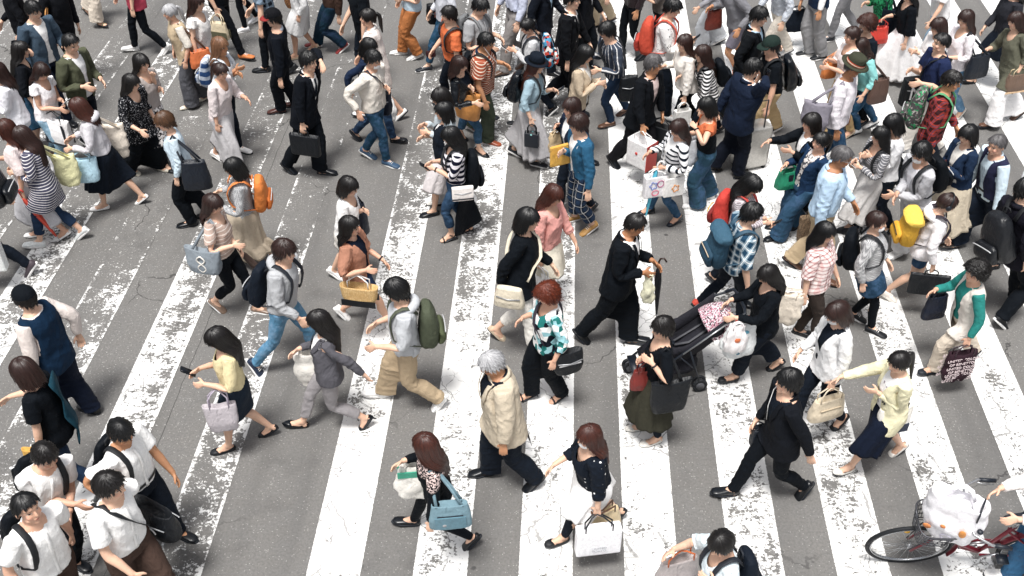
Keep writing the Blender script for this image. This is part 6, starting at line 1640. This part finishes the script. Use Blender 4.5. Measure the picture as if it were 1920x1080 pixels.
bag('white printed paper bag beside the billowing blouse', 'paper', q, 'near', 'hand', (.22, .22, .08), 'd8d6d2', 'white')
q = p('bwstripe', 'long haired woman in black and white striped sweater', 'f', (1318, 98), [(1306, 268), (1340, 250)], 196, hair=('long', 'brown'), top=('three', 'eceaea', dict(ease=.028, hem=.84, pat=('stripe', '14151a', .045, .5))), bot=('slim', 'ink'), shoes=(LOF, 'black'), near='hang', far='crook', yaw=-4, pitch=4)
backpack('black soft rucksack on the striped sweater', q, 'black', size=(.28, .40, .16), ease=.032)
p('leatherman', 'man in dark leather jacket and black trousers at the top', 'm', (1186, -84), [(1158, 102), (1202, 112)], 195, hair=('short', 'black'), top=('long', '2a2124', dict(rough=.35, ease=.026, name='jacket')), bot=('slim', 'black'), shoes=(LTH, 'black'), near='hang', far='phone', tone=2)
p('behindleather', 'person with tan bag and camera strap at the top edge', 'f', (1228, -60), [(1228, 112), (1252, 100)], 200, hair=('mid', 'brown'), top=('elbow', '57504c'), bot=('slim', 'black'), shoes=(LOF, 'black'), near='phone', far='phone')
# --- upper middle
q = p('darksuit1', 'man in black suit with white shirt in the middle of the crowd', 'm', (1073, -4), None, 340, H=1.74, stride=.5, hair=('short', 'black'), top=suit('14161a', 'white', tie='black'), bot=('straight', 'black'), shoes=(LTH, 'black'), near='carry', far='swf', pitch=4)
p('darksuit2', 'suited man just left of the white shirted suit', 'm', (1020, -46), [(1042, 140), (1000, 132)], 340, hair=('short', 'black'), top=suit('161b24', 'sky'), bot=('straight', 'ink'), shoes=(LTH, 'black'), near='hang', far='swf')
p('darksuit3', 'tall suited man just right of the white shirted suit', 'm', (1098, -50), [(1108, 130), (1078, 126)], 335, hair=('short', 'soft'), top=suit('12151b', 'white'), bot=('straight', 'black'), shoes=(LTH, 'black'), near='hang', far='swf')
p('beigelegs', 'person in beige trousers and coat at the top edge', 'm', (1130, -110), [(1108, 50), (1140, 44)], 195, hair=('short', 'soft'), top=('coat', 'b39f84', dict(inner='white', hem=.7)), bot=('straight', 'b8a68a'), shoes=(LTH, 'brown'), near='hang', far='swf')
q = p('tribalpack', 'woman with hair bun in light grey knit reading a leaflet', 'f', (988, 46), [(1034, 216), (968, 236)], 190, hair=('bun', 'black'), top=('long', 'c0c1c3', dict(ease=.026)), bot=('slim', 'ink'), shoes=(SNK, 'black', 'white'), near='phone', far='phone', yaw=4, pitch=22, tone=0)
backpack('rucksack with red white and blue geometric pattern', q, 'ink', size=(.32, .46, .18), ease=.032, pat=('multi', 'e0dcd8', 22, 'c8402c', '3a8fb8')); phone('white folded leaflet in the hands of the grey knit', q, 'far', 'white', name='leaflet', cat='leaflet')
p('blueshirt2', 'man in pale lilac shirt and grey trousers', 'm', (968, -78), [(938, 142), (980, 128)], 195, hair=('short', 'black'), top=('shirt', 'c3cadf', dict(hem=.96, ease=.026)), bot=('straight', '8a8583'), shoes=(LTH, '5a4030'), near='hang', far='swf', wear=(('belt', 'black'),))
q = p('greypolo', 'young man in grey polo shirt looking down', 'm', (902, 8), None, 335, H=1.70, stride=.4, hair=('short', 'black'), top=('sshirt', '9a9b9d', dict(ease=.026)), bot=('straight', 'dgrey'), shoes=(SNK, 'ink', 'white'), near='phonelow', far='phonelow', pitch=28)
backpack('grey and red checked rucksack on the grey polo', q, '6e7072', '8a3a32', (.28, .42, .15), .03)
q = p('orangeshirt', 'young man in orange tee shirt with black rucksack', 'm', (842, 26), [(828, 196), (866, 186)], 192, hair=('short', 'soft'), top=('tee', 'd96a35', dict(ease=.024)), bot=('slim', 'ink'), shoes=(SNK, 'black', 'white'), near='hang', far='swf', yaw=-2, pitch=6, tone=1)
backpack('black rucksack with red edge on the orange tee', q, '2c2c30', 'a03028', (.30, .44, .16), .028)
bag('dark red phone pouch in the hand of the orange tee', 'pouch', q, 'far', 'hand', (.14, .09, .02), '3f2428', hl=-.05, name='wallet')
q = p('jeansband', 'person in light grey top and rolled jeans in black trainers', 'm', (838, -52), [(796, 134), (850, 118)], 190, hair=('short', 'black'), top=('long', 'c9ccd4', dict(ease=.024)), bot=('slim', DEN('1f4760', 'denim'), .14), shoes=(SNK, 'ink', 'white'), near='hang', far='swf')
crossbody('black shoulder bag with a square coral patch', q, 'far', (.30, .30, .14), 'black', back=-.10, name='shoulder_bag', parts=(('patch', 'e08a70', -.12, .4, .12, .65),))
p('orangepants', 'person in pale blue polo and orange trousers', 'm', (776, -72), [(748, 102), (776, 112)], 190, hair=('short', 'soft'), top=('sshirt', 'c0d6e4', dict(ease=.028, hem=.88)), bot=('straight', 'b8713a'), shoes=(SNK, 'white', 'white'), near='phonelow', far='swf', g=1.08)
p('ponybeige', 'woman with long ponytail in beige jacket dress', 'f', (690, 30), None, 190, hair=('pony', 'soft'), top=('jacket', 'd8cdc6', dict(inner='white', hem=.60, nolapel=True, flare=.03)), bot=('skirt', 'd8cdc6', .56, .06, .05), shoes=(LOF, 'white'), near='hang', far='swf', yaw=0, pitch=4, tone=0, g=1.08)
p('blacktee', 'person in black tee standing behind the ponytailed woman', 'm', (668, -60), [(650, 216), (668, 132)], 195, H=1.7, hair=('short', 'black'), top=('tee', 'black', dict(ease=.024)), bot=('slim', 'ink'), shoes=(FLT, 'black'), near='hang', far='swf') if False else p('blacktee', 'person in black tee standing behind the ponytailed woman', 'm', (664, -40), None, 195, H=1.7, stride=.3, hair=('short', 'black'), top=('tee', 'black', dict(ease=.024)), bot=('slim', 'ink'), shoes=(SNK, 'black', 'white'), near='hang', far='swf')
p('darkjeans', 'person in brown jacket and dark jeans with red sneakers', 'm', (630, -74), [(588, 88), (642, 98)], 190, hair=('short', 'black'), top=('long', '3f2f28', dict(ease=.03, name='jacket')), bot=('straight', DEN('16303f', 'ddenim')), shoes=(SNK, '8a2c2c', 'white'), near='hang', far='hang')
q = p('whitedress', 'woman in long white cardigan dress and beige heels', 'f', (552, -60), [(548, 112), (585, 96)], 190, hair=('mid', 'brown'), top=('long', 'dcdcdc', dict(ease=.03, hem=.7)), bot=('skirt', 'dcdcdc', .50, .10, .08), shoes=(FLT, 'beige'), near='hang', far='crook', tone=0)
bag('small woven rattan basket beside the white dress', 'basket', q, 'far', 'crook', (.22, .20, .14), '9a6a3a', pat=('weave', '5d4030', 60), hl=.05)
p('guard', 'security guard in black uniform with red striped cap', 'm', (512, 32), [(520, 212), (548, 200)], 188, hair=('short', 'black'), top=('long', '12171f', dict(ease=.026, collar=True, collarcol='b4bcc8')), bot=('straight', '14181f'), shoes=(LTH, '4a2a24'), near='hang', far='hang', yaw=-2, pitch=10, tone=1, wear=(('cap', '15161a', '8a2c2a'), ('belt', 'black')))
q = p('ponypink', 'ponytailed woman in pale checked blouse and long grey skirt', 'f', (414, 130), [(440, 322), (412, 300)], 335, hair=('pony', 'brown'), top=('three', 'd8cccb', dict(ease=.028, hem=.78)), bot=('skirt', 'b6b4b6', .22, .10, .10), shoes=(SNK, 'white', 'white'), near='hang', far='crook', yaw=-12, pitch=14, tone=0)
q = p('lightbrown', 'woman with highlighted hair in white printed tee', 'f', (412, 84), None, 345, H=1.58, stride=.3, hair=('mid', 'fair'), top=('tee', 'dde4ea', dict(ease=.024)), bot=('slim', 'ink'), shoes=(SNK, 'white'), near='chest', far='chest', yaw=-6, pitch=4, tone=2)
backpack('blue and white checked rucksack on the printed tee', q, 'd4dce4', size=(.28, .40, .16), ease=.03, pat=('plaid', '23406a', .12))
q = p('orangeshoe', 'person in black trousers with orange trainers', 'm', (400, -90), [(462, 112), (400, 96)], 345, hair=('short', 'black'), top=('tee', 'black', dict(ease=.024)), bot=('slim', '12151b'), shoes=(SNK, 'c8702c', 'black'), near='hang', far='swf')
bag('khaki and cream satchel beside the black trousers and orange trainers', 'hand', q, 'near', 'hand', (.28, .26, .12), 'c9b99a', out=.05, parts=(('dark_base', '57553f', -.5, .02, .5, .5),))
p('whitenike', 'person in black leggings with white trainers', 'f', None, [(454, 62), (478, 42)], 195, hair=('mid', 'brown'), top=('long', 'ink'), bot=('skinny', 'black'), shoes=(SNK, 'e0e0e2', 'white'), near='swb', far='swf')
q = p('floral', 'woman in white floral dress beside the gray ponytail', 'f', (368, 2), None, 340, H=1.60, stride=.3, hair=('mid', 'brown'), top=('nosleeve', 'e6e2de', dict(ease=.028, pat=('flower', '3a3a40', 30, .66))), bot=('skirt', ('e6e2de', ('flower', '3a3a40', 30, .66)), .40, .12, .1), shoes=(FLT, 'white'), near='hang', far='hang')
q = p('grayhair', 'gray ponytailed woman in beige vest and slate trousers', 'f', (318, 20), [(352, 200), (385, 190)], 212, hair=('pony', 'gray'), top=('vest', 'bda888', dict(inner='e2dacd', isleeve='elbow', open=False, vee=1.42, ease=.03, hem=.74)), bot=('wide', '55565c'), shoes=(FLT, 'ivory'), near='hang', far='hang', yaw=0, pitch=10, tone=0)
bag('orange leather shoulder bag on the gray ponytailed woman', 'hand', q, 'near', 'shoulder', (.30, .24, .14), 'cf6a33', 'brown', hl=.34, back=.12)
p('crimson', 'person in crimson blouse and black trousers at the top edge', 'f', None, [(244, 86), (316, 112)], 205, hair=('mid', 'soft'), top=('elbow', 'b23a50', dict(ease=.034, hem=.80)), bot=('slim', 'black'), shoes=(SNK, 'white', 'white'), near='hang', far='swf')
p('creamlegs', 'person in loose cream trousers and sandals at the top edge', 'f', (150, -120), [(192, 50), (166, 28)], 335, hair=('mid', 'brown'), top=('long', 'offw'), bot=('wide', 'd6c9b8', .1), shoes=(SND, '5a5a40'), near='hang', far='swf')
# --- upper left
q = p('lace', 'dark haired woman in black lace dress and wide black trousers', 'f', (246, 152), [(252, 325), (306, 320)], 335, hair=('long', 'soft'), top=('three', '14161b', dict(ease=.03, hem=.66, flare=.06, pat=('flower', 'c4c4c8', 60, .62))), bot=('wide', 'black'), shoes=(FLT, 'ivory'), near='reach' if False else (.55, .15, -.62), far='hang', yaw=10, pitch=12)
q = p('handmouth', 'woman in patterned dress with a hand at her mouth', 'f', (264, 114), None, 330, H=1.58, stride=.3, hair=('mid', 'soft'), top=('elbow', 'a59c98', dict(ease=.024)), bot=('skirt', ('e0dcda', ('flower', '1a1a20', 26, .5)), .42, .12, .1), shoes=(FLT, 'black'), near='mouth', far='phone', yaw=-6, pitch=6)
p('olivejacket', 'young man in olive jacket over white tee', 'm', (132, 78), None, 338, H=1.70, stride=.4, hair=('crop', 'black'), top=('cardi', '4f5240', dict(inner='e6e6e6', name='jacket', hem=.84, collar=True, collarcol='4f5240', ease=.03)), bot=('slim', 'ink'), shoes=(SNK, 'black', 'white'), near='phonelow', far='phonelow', yaw=-4, pitch=18)
q = p('sleeveless', 'brown haired woman in white sleeveless top looking at papers', 'f', (78, 130), [(122, 328), (108, 305)], 335, hair=('mid', 'brown'), top=('nosleeve', 'ece8ea', dict(ease=.022)), bot=('slim', DEN('6f93a8', 'sky'), .18), shoes=(SND, 'black'), near='phonelow', far='phone', yaw=-10, pitch=28, tone=0)
bag('white canvas tote with black trim by the sleeveless top', 'tote', q, 'near', 'crook', (.40, .32, .14), 'e6e4e4', 'black', hl=.12, parts=(('trim', 'ink', -.42, .08, -.34, .95), ('trim', 'ink', .34, .08, .42, .95), ('trim', 'ink', -.42, .02, .42, .10)))
phone('grey phone of the woman in sleeveless top', q, 'far', 'lgrey')
p('blueskirt', 'long haired woman in black top and blue denim skirt touching her hair', 'f', (38, 90), [(62, 270), (84, 292)], 20, hair=('long', 'soft'), top=('three', '15181e', dict(ease=.024)), bot=('skirt', DEN('1f4258', 'denim'), .46, .07, .05), shoes=(LOF, 'ink'), near='hang', far='ear', yaw=-10, pitch=4)
q = p('blazer', 'man in slate blue linen jacket and white tee', 'm', (62, 16), None, 330, H=1.72, stride=.4, hair=('short', 'black'), top=('cardi', '3f5060', dict(inner='white', name='jacket', hem=.80, ease=.03)), bot=('straight', 'dnavy'), shoes=(LTH, 'black'), near='hang', far='phonelow', yaw=0, pitch=18)
q = p('tanfolder', 'person in dark clothes behind the slate blue jacket', 'm', (96, -40), None, 335, H=1.70, stride=.4, hair=('short', 'black'), top=('long', '15171c'), bot=('slim', 'black'), shoes=(SNK, 'black'), near='hang', far='hang')
bag('light tan leather bag behind the slate blue jacket', 'tote', q, 'near', 'shoulder', (.30, .28, .10), 'd2924a', hl=.30)
p('cornerleft', 'person in black at the upper left corner', 'm', (5, -40), None, 190, H=1.70, stride=.5, hair=('short', 'black'), top=('long', '111318'), bot=('slim', 'black'), shoes=(SNK, 'black'), near='hang', far='swf')
p('whiteleft', 'woman in white at the left edge beside the lace sleeves', 'f', (-8, 130), None, 200, H=1.6, stride=.3, hair=('mid', 'brown'), top=('long', 'e2e2e8', dict(ease=.03)), bot=('wide', 'c8c8cc'), shoes=(FLT, 'white'), near='phone', far='phone')
p('blackcorner', 'person in black at the top edge left of the guard', 'm', (478, -60), None, 190, H=1.7, stride=.4, hair=('short', 'black'), top=('tee', 'ink', dict(pat=('plaid', '8aa0b4', .12))), bot=('slim', 'black'), shoes=(SNK, 'black'), near='hang', far='swf')
p('blackhose', 'person in black stockings behind the olive top', 'f', None, [(1817, 157), (1890, 166)], 192, hair=('mid', 'soft'), top=('long', '2c2d33', dict(ease=.03)), bot=('skirt', 'ink', .55, .1, .1, 'black'), shoes=(FLT, 'black'), near='hang', far='swf')
q = p('rightwhite', 'person in white blouse at the photo\'s right edge', 'f', (1962, 292), None, 192, H=1.62, stride=.4, hair=('mid', 'soft'), top=('long', 'e8e6e8', dict(ease=.03)), bot=('slim', 'ink'), shoes=(LOF, 'black'), near='hang', far='phone')
# ------------------------------------------------------------------ bicycle, stroller, suitcase
def prt(name, vf, mat, parent, smooth=True):
    return make_mesh(name, vf[0], vf[1], mat, parent, rest=vf[0], smooth=smooth)
def circ(c, r, n=48, axis='y'):
    a = np.linspace(0, 2 * np.pi, n + 1)
    return [np.asarray(c) + np.array([r * math.cos(q), 0, r * math.sin(q)]) for q in a]
def wheel(name, c, r, parent, tyre=.017, spokes=28, rubber='black', rimcol='silver'):
    c = np.asarray(c, float)
    w = prt(name, tube([c - [0, .03, 0], c + [0, .03, 0]], [.018, .018], 14), plain('silver', .3, .8, kind='hub'), parent)
    prt('tyre', tube(circ(c, r), tyre, 10, side=[0, 1, 0]), plain(rubber, .7, kind='rubber', bump=.2), w)
    if spokes:
        prt('rim', tube(circ(c, r - tyre - .008), .010, 8, side=[0, 1, 0], flat=(1.3, .8)), plain(rimcol, .25, .9, kind='rim'), w)
        S = []
        for i in range(spokes):
            a = 2 * np.pi * i / spokes; b = a + (.35 if i % 2 else -.35)
            S.append(tube([c + [.016 * math.cos(b), .02 * (1 if i % 4 < 2 else -1), .016 * math.sin(b)], c + [(r - .025) * math.cos(a), 0, (r - .025) * math.sin(a)]], .0016, 5))
        prt('spokes', join(S), plain('silver', .3, .8, kind='spokes'), w)
    else:
        prt('rim', tube([c - [0, .015, 0], c + [0, .015, 0]], [r * .6, r * .6], 20), plain('dgrey', .5, kind='rim'), w)
    return w
def bicycle():
    base = at(1682, 1052); root = empty('bicycle', base); root.rotation_euler = (math.radians(-14), 0, math.radians(177))
    tag(root, 'red city bicycle with a wire front basket pushed along the lower right', 'bicycle')
    red, blk, sil = plain('76182a', .35, kind='bicycle_paint'), plain('ink', .5, kind='black_plastic'), plain('silver', .3, .8, kind='metal')
    wheel('front_wheel', [0, 0, .345], .33, root); wheel('rear_wheel', [-1.06, 0, .345], .33, root)
    fr = prt('frame', join([tube([[-.24, 0, .86], [-.19, 0, .70]], .018), tube([[-.20, 0, .74], [-.40, 0, .40], [-.58, 0, .29]], .019), tube([[-.21, 0, .68], [-.42, 0, .34], [-.58, 0, .27]], .015), tube([[-.58, 0, .28], [-.70, 0, .78]], .016),
        tube([[-.58, .03, .28], [-1.06, .055, .345]], .010), tube([[-.58, -.03, .28], [-1.06, -.055, .345]], .010), tube([[-.68, .02, .70], [-1.06, .055, .345]], .009), tube([[-.68, -.02, .70], [-1.06, -.055, .345]], .009)]), red, root)
    prt('fork', join([tube([[-.19, s * .03, .70], [-.12, s * .05, .62], [-.03, s * .052, .42], [0, s * .052, .345]], [.014, .013, .011, .009]) for s in (1, -1)]), red, root)
    prt('mudguard', tube([[.385 * math.cos(a) * 0.98, 0, .345 + .37 * math.sin(a)] for a in np.linspace(2.35, 3.55, 12)], .026, 8, side=[0, 1, 0], flat=(1, .25)), red, root)
    prt('mudguard', tube([[-1.06 + .375 * math.cos(a), 0, .345 + .37 * math.sin(a)] for a in np.linspace(.3, 3.2, 18)], .026, 8, side=[0, 1, 0], flat=(1, .25)), red, root)
    hb = prt('handlebar', tube([[-.52, .28, 1.0], [-.38, .27, 1.02], [-.26, .20, 1.03], [-.24, 0, 1.0], [-.26, -.20, 1.03], [-.38, -.27, 1.02], [-.52, -.28, 1.0]], .011, 10), sil, root)
    prt('stem', tube([[-.24, 0, .84], [-.24, 0, 1.0]], .014), sil, hb)
    for s in (1, -1):
        prt('grip', tube([[-.40, s * .272, 1.018], [-.53, s * .28, .998]], .017, 12), blk, hb); prt('brake_lever', tube([[-.36, s * .262, 1.0], [-.45, s * .255, .985], [-.52, s * .262, .97]], .006), sil, hb)
    prt('bell', ball([-.30, .18, 1.05], [.024, .024, .018]), blk, hb)
    B = []
    for z, a, b in ((.62, .13, .12), (.68, .14, .13), (.74, .15, .14), (.80, .16, .15), (.86, .17, .165)):
        q = ring([-.09, 0, z], [1, 0, 0], [0, 1, 0], a, b, 33, 4); B.append(tube(np.concatenate([q, q[:1]]), .0045 if z < .86 else .007, 6, side=[0, 0, 1]))
    q0, q1 = ring([-.09, 0, .62], [1, 0, 0], [0, 1, 0], .13, .12, 36, 4), ring([-.09, 0, .86], [1, 0, 0], [0, 1, 0], .17, .165, 36, 4)
    B += [tube([a, b], .0032, 5) for a, b in zip(q0, q1)]
    B += [tube([[-.21, y, .62], [.03, y, .62]], .003, 5) for y in np.linspace(-.1, .1, 7)]
    prt('wire_basket', join(B), plain('dgrey', .4, .6, kind='wire'), root)
    prt('basket_stay', join([tube([[.02, s * .05, .36], [-.05, s * .08, .62]], .005) for s in (1, -1)]), blk, root)
    sd = prt('saddle', loft([ring([x, 0, .93 - .01 * abs(x + .72)], [0, 1, 0], [0, 0, 1], w, .035, 16) for x, w in ((-.56, .012), (-.60, .03), (-.70, .05), (-.80, .10), (-.84, .09), (-.86, .03))]), blk, root)
    prt('seat_post', tube([[-.69, 0, .76], [-.72, 0, .91]], .012), sil, sd)
    cr = prt('crankset', join([tube(circ([-.58, -.04, .28], .085, 24), .008, 8, side=[0, 1, 0]), tube([[-.58, -.05, .28], [-.46, -.06, .18]], .009), tube([[-.58, .05, .28], [-.70, .06, .38]], .009)]), sil, root)
    prt('pedal', box([-.45, -.11, .17], [.09, .08, .02]), blk, cr); prt('pedal', box([-.71, .11, .39], [.09, .08, .02]), blk, cr)
    prt('chain_guard', tube([[-.50, -.06, .33], [-.80, -.06, .36], [-1.04, -.06, .37]], [.055, .04, .03], 10, side=[0, 0, 1], flat=(1, .2)), red, root)
    prt('headlamp', ball([.02, -.09, .42], [.03, .022, .022]), plain('gold', .3, kind='lamp'), root)
    # the shopping in the basket
    M = np.array(Matrix.Rotation(math.radians(177), 3, 'Z') @ Matrix.Rotation(math.radians(-14), 3, 'X'))
    o = base + M @ np.array([-.20, .0, .72]); bg_ = empty('shopping_bag', o); bg_.rotation_euler = (math.radians(-14), 0, math.radians(177 - 28))
    tag(bg_, 'large white shopping bag with orange flowers in the bicycle basket', 'bag', BAGS)
    V, F = bagshape('eco', .46, .48, .30, 5); V = crumple(V, .016, 3); b = make_mesh('bag_body', V, F, plain('f2f0f4', .45, kind='bag_paper', bump=.3, sc=14), bg_, rest=V)
    for pp in (('printed_flower', 'd98a2e', -.28, .42, -.16, .66, 'disc'), ('printed_flower', 'd9803a', .05, .5, .14, .6, 'disc'), ('printed_flower', 'd9803a', .26, .30, .40, .44, 'disc'), ('printed_flower', 'c8c4d4', -.1, .12, .08, .3, 'ring')): bag_part(pp, b, .46, .46, .30, 'paper')
    for s in (1, -1): make_mesh('handle', *tube([[-.10, s * .03, .47], [-.06, s * .05, .56], [.0, s * .06, .58], [.05, s * .05, .55], [.09, s * .03, .47]], .016, 8, flat=(.4, 1.2)), plain('f2f0f4', .45, kind='bag_paper'), b)
    V, F = box([-.16, .02, .46], [.012, .16, .12]); tag(make_mesh('clipboard', V, F, plain('ink', .5, kind='board'), bg_), None)
bicycle()
def stroller():
    c = (at(1300, 745) + at(1185, 705)) / 2; ang = math.radians(188)
    root = empty('stroller', [c[0] + .06, c[1] + .10, 0]); root.rotation_euler = (0, 0, ang); root.scale = (.90, .88, .96)
    tag(root, 'black baby stroller with confetti print canopy', 'stroller')
    blk, seat = plain('ink', .5, kind='black_metal'), cloth('2a2a30', None, .8)
    fr = []
    for s in (1, -1):
        fr += [tube([[-.66, s * .21, .98], [-.50, s * .23, .92], [-.05, s * .24, .56], [.40, s * .22, .16]], .013, 10), tube([[-.12, s * .24, .62], [-.30, s * .24, .10]], .012, 10), tube([[-.02, s * .24, .53], [-.24, s * .24, .30]], .008, 8)]
    fr += [tube([[-.30, -.24, .12], [-.30, .24, .12]], .010), tube([[.30, -.22, .24], [.30, .22, .24]], .010)]
    prt('frame', join(fr), blk, root)
    prt('frame_glint', join([tube([[-.50, s * .25, .93], [-.05, s * .26, .575]], .008, 8) for s in (1, -1)]), plain('silver', .3, .8, kind='metal'), root)  # glints on the frame, added as thin silver tubes beside it
    prt('push_handle', tube([[-.60, -.22, .96], [-.68, -.21, .995], [-.70, -.12, 1.0], [-.70, .12, 1.0], [-.68, .21, .995], [-.60, .22, .96]], .017, 12), blk, root)
    S = []
    for x, z, w in ((.34, .34, .16), (.18, .44, .18), (.0, .47, .19), (-.10, .50, .20), (-.26, .62, .20), (-.44, .78, .19)): S.append(np.array([[x, -w, z], [x, w, z], [x - .03, w, z - .05], [x - .03, -w, z - .05]]))
    st = prt('seat', loft(S), seat, root)
    for s in (1, -1): prt('side_panel', loft([np.array([[x, s * .20, z], [x, s * .22, z + .16], [x, s * .235, z + .16], [x, s * .215, z - .02]]) for x, z in ((.10, .45), (-.10, .50), (-.30, .64), (-.48, .80))]), seat, st)
    prt('harness', join([tube([[-.36, s * .06, .72], [-.16, s * .07, .57], [-.02, s * .03, .52]], .016, 8, flat=(.3, 1)) for s in (1, -1)]), plain('dgrey', .7, kind='webbing'), st)
    prt('buckle', box([-.0, 0, .515], [.05, .05, .03]), blk, st)
    can = cloth('d8d5d8', ('flower', '17171c', 62, .5, 'b8788a'))
    R = []
    for k in np.linspace(0, 1, 8):
        a = math.radians(38 + 74 * k); cx, cz = -.50, .72; r = .27
        R.append(np.array([[cx + r * math.cos(a) * (.5 + .5 * math.sin(t)) + .02, .225 * math.cos(t) * (1 - .1 * k), cz + (r * math.sin(a)) * math.sin(t) - .02] for t in np.linspace(0, np.pi, 15)]))
    R2 = [r * 1.0 - np.array([0, 0, .012]) for r in R]
    V = np.concatenate(R + R2); n = 15; F = []
    for i in range(7):
        for j in range(14): F += [[i * n + j, i * n + j + 1, (i + 1) * n + j + 1, (i + 1) * n + j], [(i + 8) * n + j, (i + 9) * n + j, (i + 9) * n + j + 1, (i + 8) * n + j + 1]]
    for i in (0, 7):
        for j in range(14): F.append([i * n + j, i * n + j + 1, (i + 8) * n + j + 1, (i + 8) * n + j])
    prt('canopy', (V, [np.array(F)]), can, root)
    V, F = bagshape('pouch', .40, .18, .36, 4); V = V + [-.10, 0, .20]; prt('storage_basket', (V, F), seat, root)
    prt('bumper_bar', tube([[-.02, -.22, .58], [.14, -.20, .64], [.18, 0, .66], [.14, .20, .64], [-.02, .22, .58]], .014, 10), blk, root)
    prt('footrest', box([.40, 0, .27], [.10, .28, .02]), blk, root)
    for x, s, r in ((-.30, 1, .085), (-.30, -1, .085), (.40, 1, .075), (.40, -1, .075)):
        w = prt('wheel', join([tube([[x, s * .255, r], [x, s * .215, r]], [r * .55, r * .55], 20), tube([[x, s * .20, r], [x, s * .14, r]], [r * .5, r * .5], 20)]), plain('dgrey', .5, kind='wheel_hub'), root)
        prt('tyre', join([tube(circ([x, s * q, r], r - .018, 26), .018, 8, side=[0, 1, 0]) for q in (.235, .165)]), plain('black', .7, kind='rubber'), w)
    hang = np.array([c[0] + .02, c[1] + .10, 0]) + np.array([math.cos(ang) * -.62 - math.sin(ang) * .23, math.sin(ang) * -.62 + math.cos(ang) * .23, .94])
    class Q: pass
    P = Q(); P.near = P.far = 'r'; P.hand = dict(r=hang); P.elbow = P.shoulder = dict(r=hang); P.rt = np.array([0, 0, 0.]); P.fw = np.array([math.cos(ang), math.sin(ang), 0]); P.hd = ang; P.seed = 77; P.s = 1
    bag('white plastic bag with green and blue stars hung on the stroller', 'plastic', P, 'near', 'hand', (.36, .40, .12), 'e6eaea', hl=.06, parts=(('printed_star', '2f8f62', .0, .35, .34, .68, 'star'), ('printed_star', '5aa9c4', -.2, .7, -.02, .84, 'disc'), ('printed_star', '2f7f9a', -.02, .12, .1, .22, 'disc')))
    P.hand = dict(r=hang + P.fw * .06 + np.array([0, -.08, .02])); P.elbow = P.hand
    bag('small white plastic bag with an orange heart hung on the stroller', 'plastic', P, 'near', 'hand', (.24, .30, .10), 'e9e4e4', hl=.05, parts=(('printed_heart', 'd9703a', -.14, .45, .10, .66, 'disc'),))
stroller()
def suitcase():
    b = at(1402, 312); root = empty('suitcase', b); root.rotation_euler = (0, 0, math.radians(20))
    tag(root, 'silver ribbed suitcase pulled behind the navy suit', 'suitcase')
    R = [ring([0, 0, z], [1, 0, 0], [0, 1, 0], .21 * k, .13 * k, 64, 7) for z, k in ((.05, .9), (.065, .98), (.10, 1), (.56, 1), (.60, .98), (.615, .9))]
    for r in R: r[:, :2] *= (1 + .018 * np.sign(np.sin(np.arange(64) * np.pi / 2)))[:, None]
    prt('shell', loft(R), plain('b9b6b0', .35, .5, kind='suitcase_shell'), root)
    prt('pull_handle', tube([[-.08, -.09, .60], [-.08, -.09, 1.0], [.08, -.09, 1.0], [.08, -.09, .60]], .010), plain('dgrey', .4, .6, kind='metal'), root)
    for x in (-.16, .16):
        for y in (-.09, .09): prt('wheel', tube([[x - .012, y, .028], [x + .012, y, .028]], [.028, .028], 14), plain('black', .6, kind='rubber'), root)
suitcase()
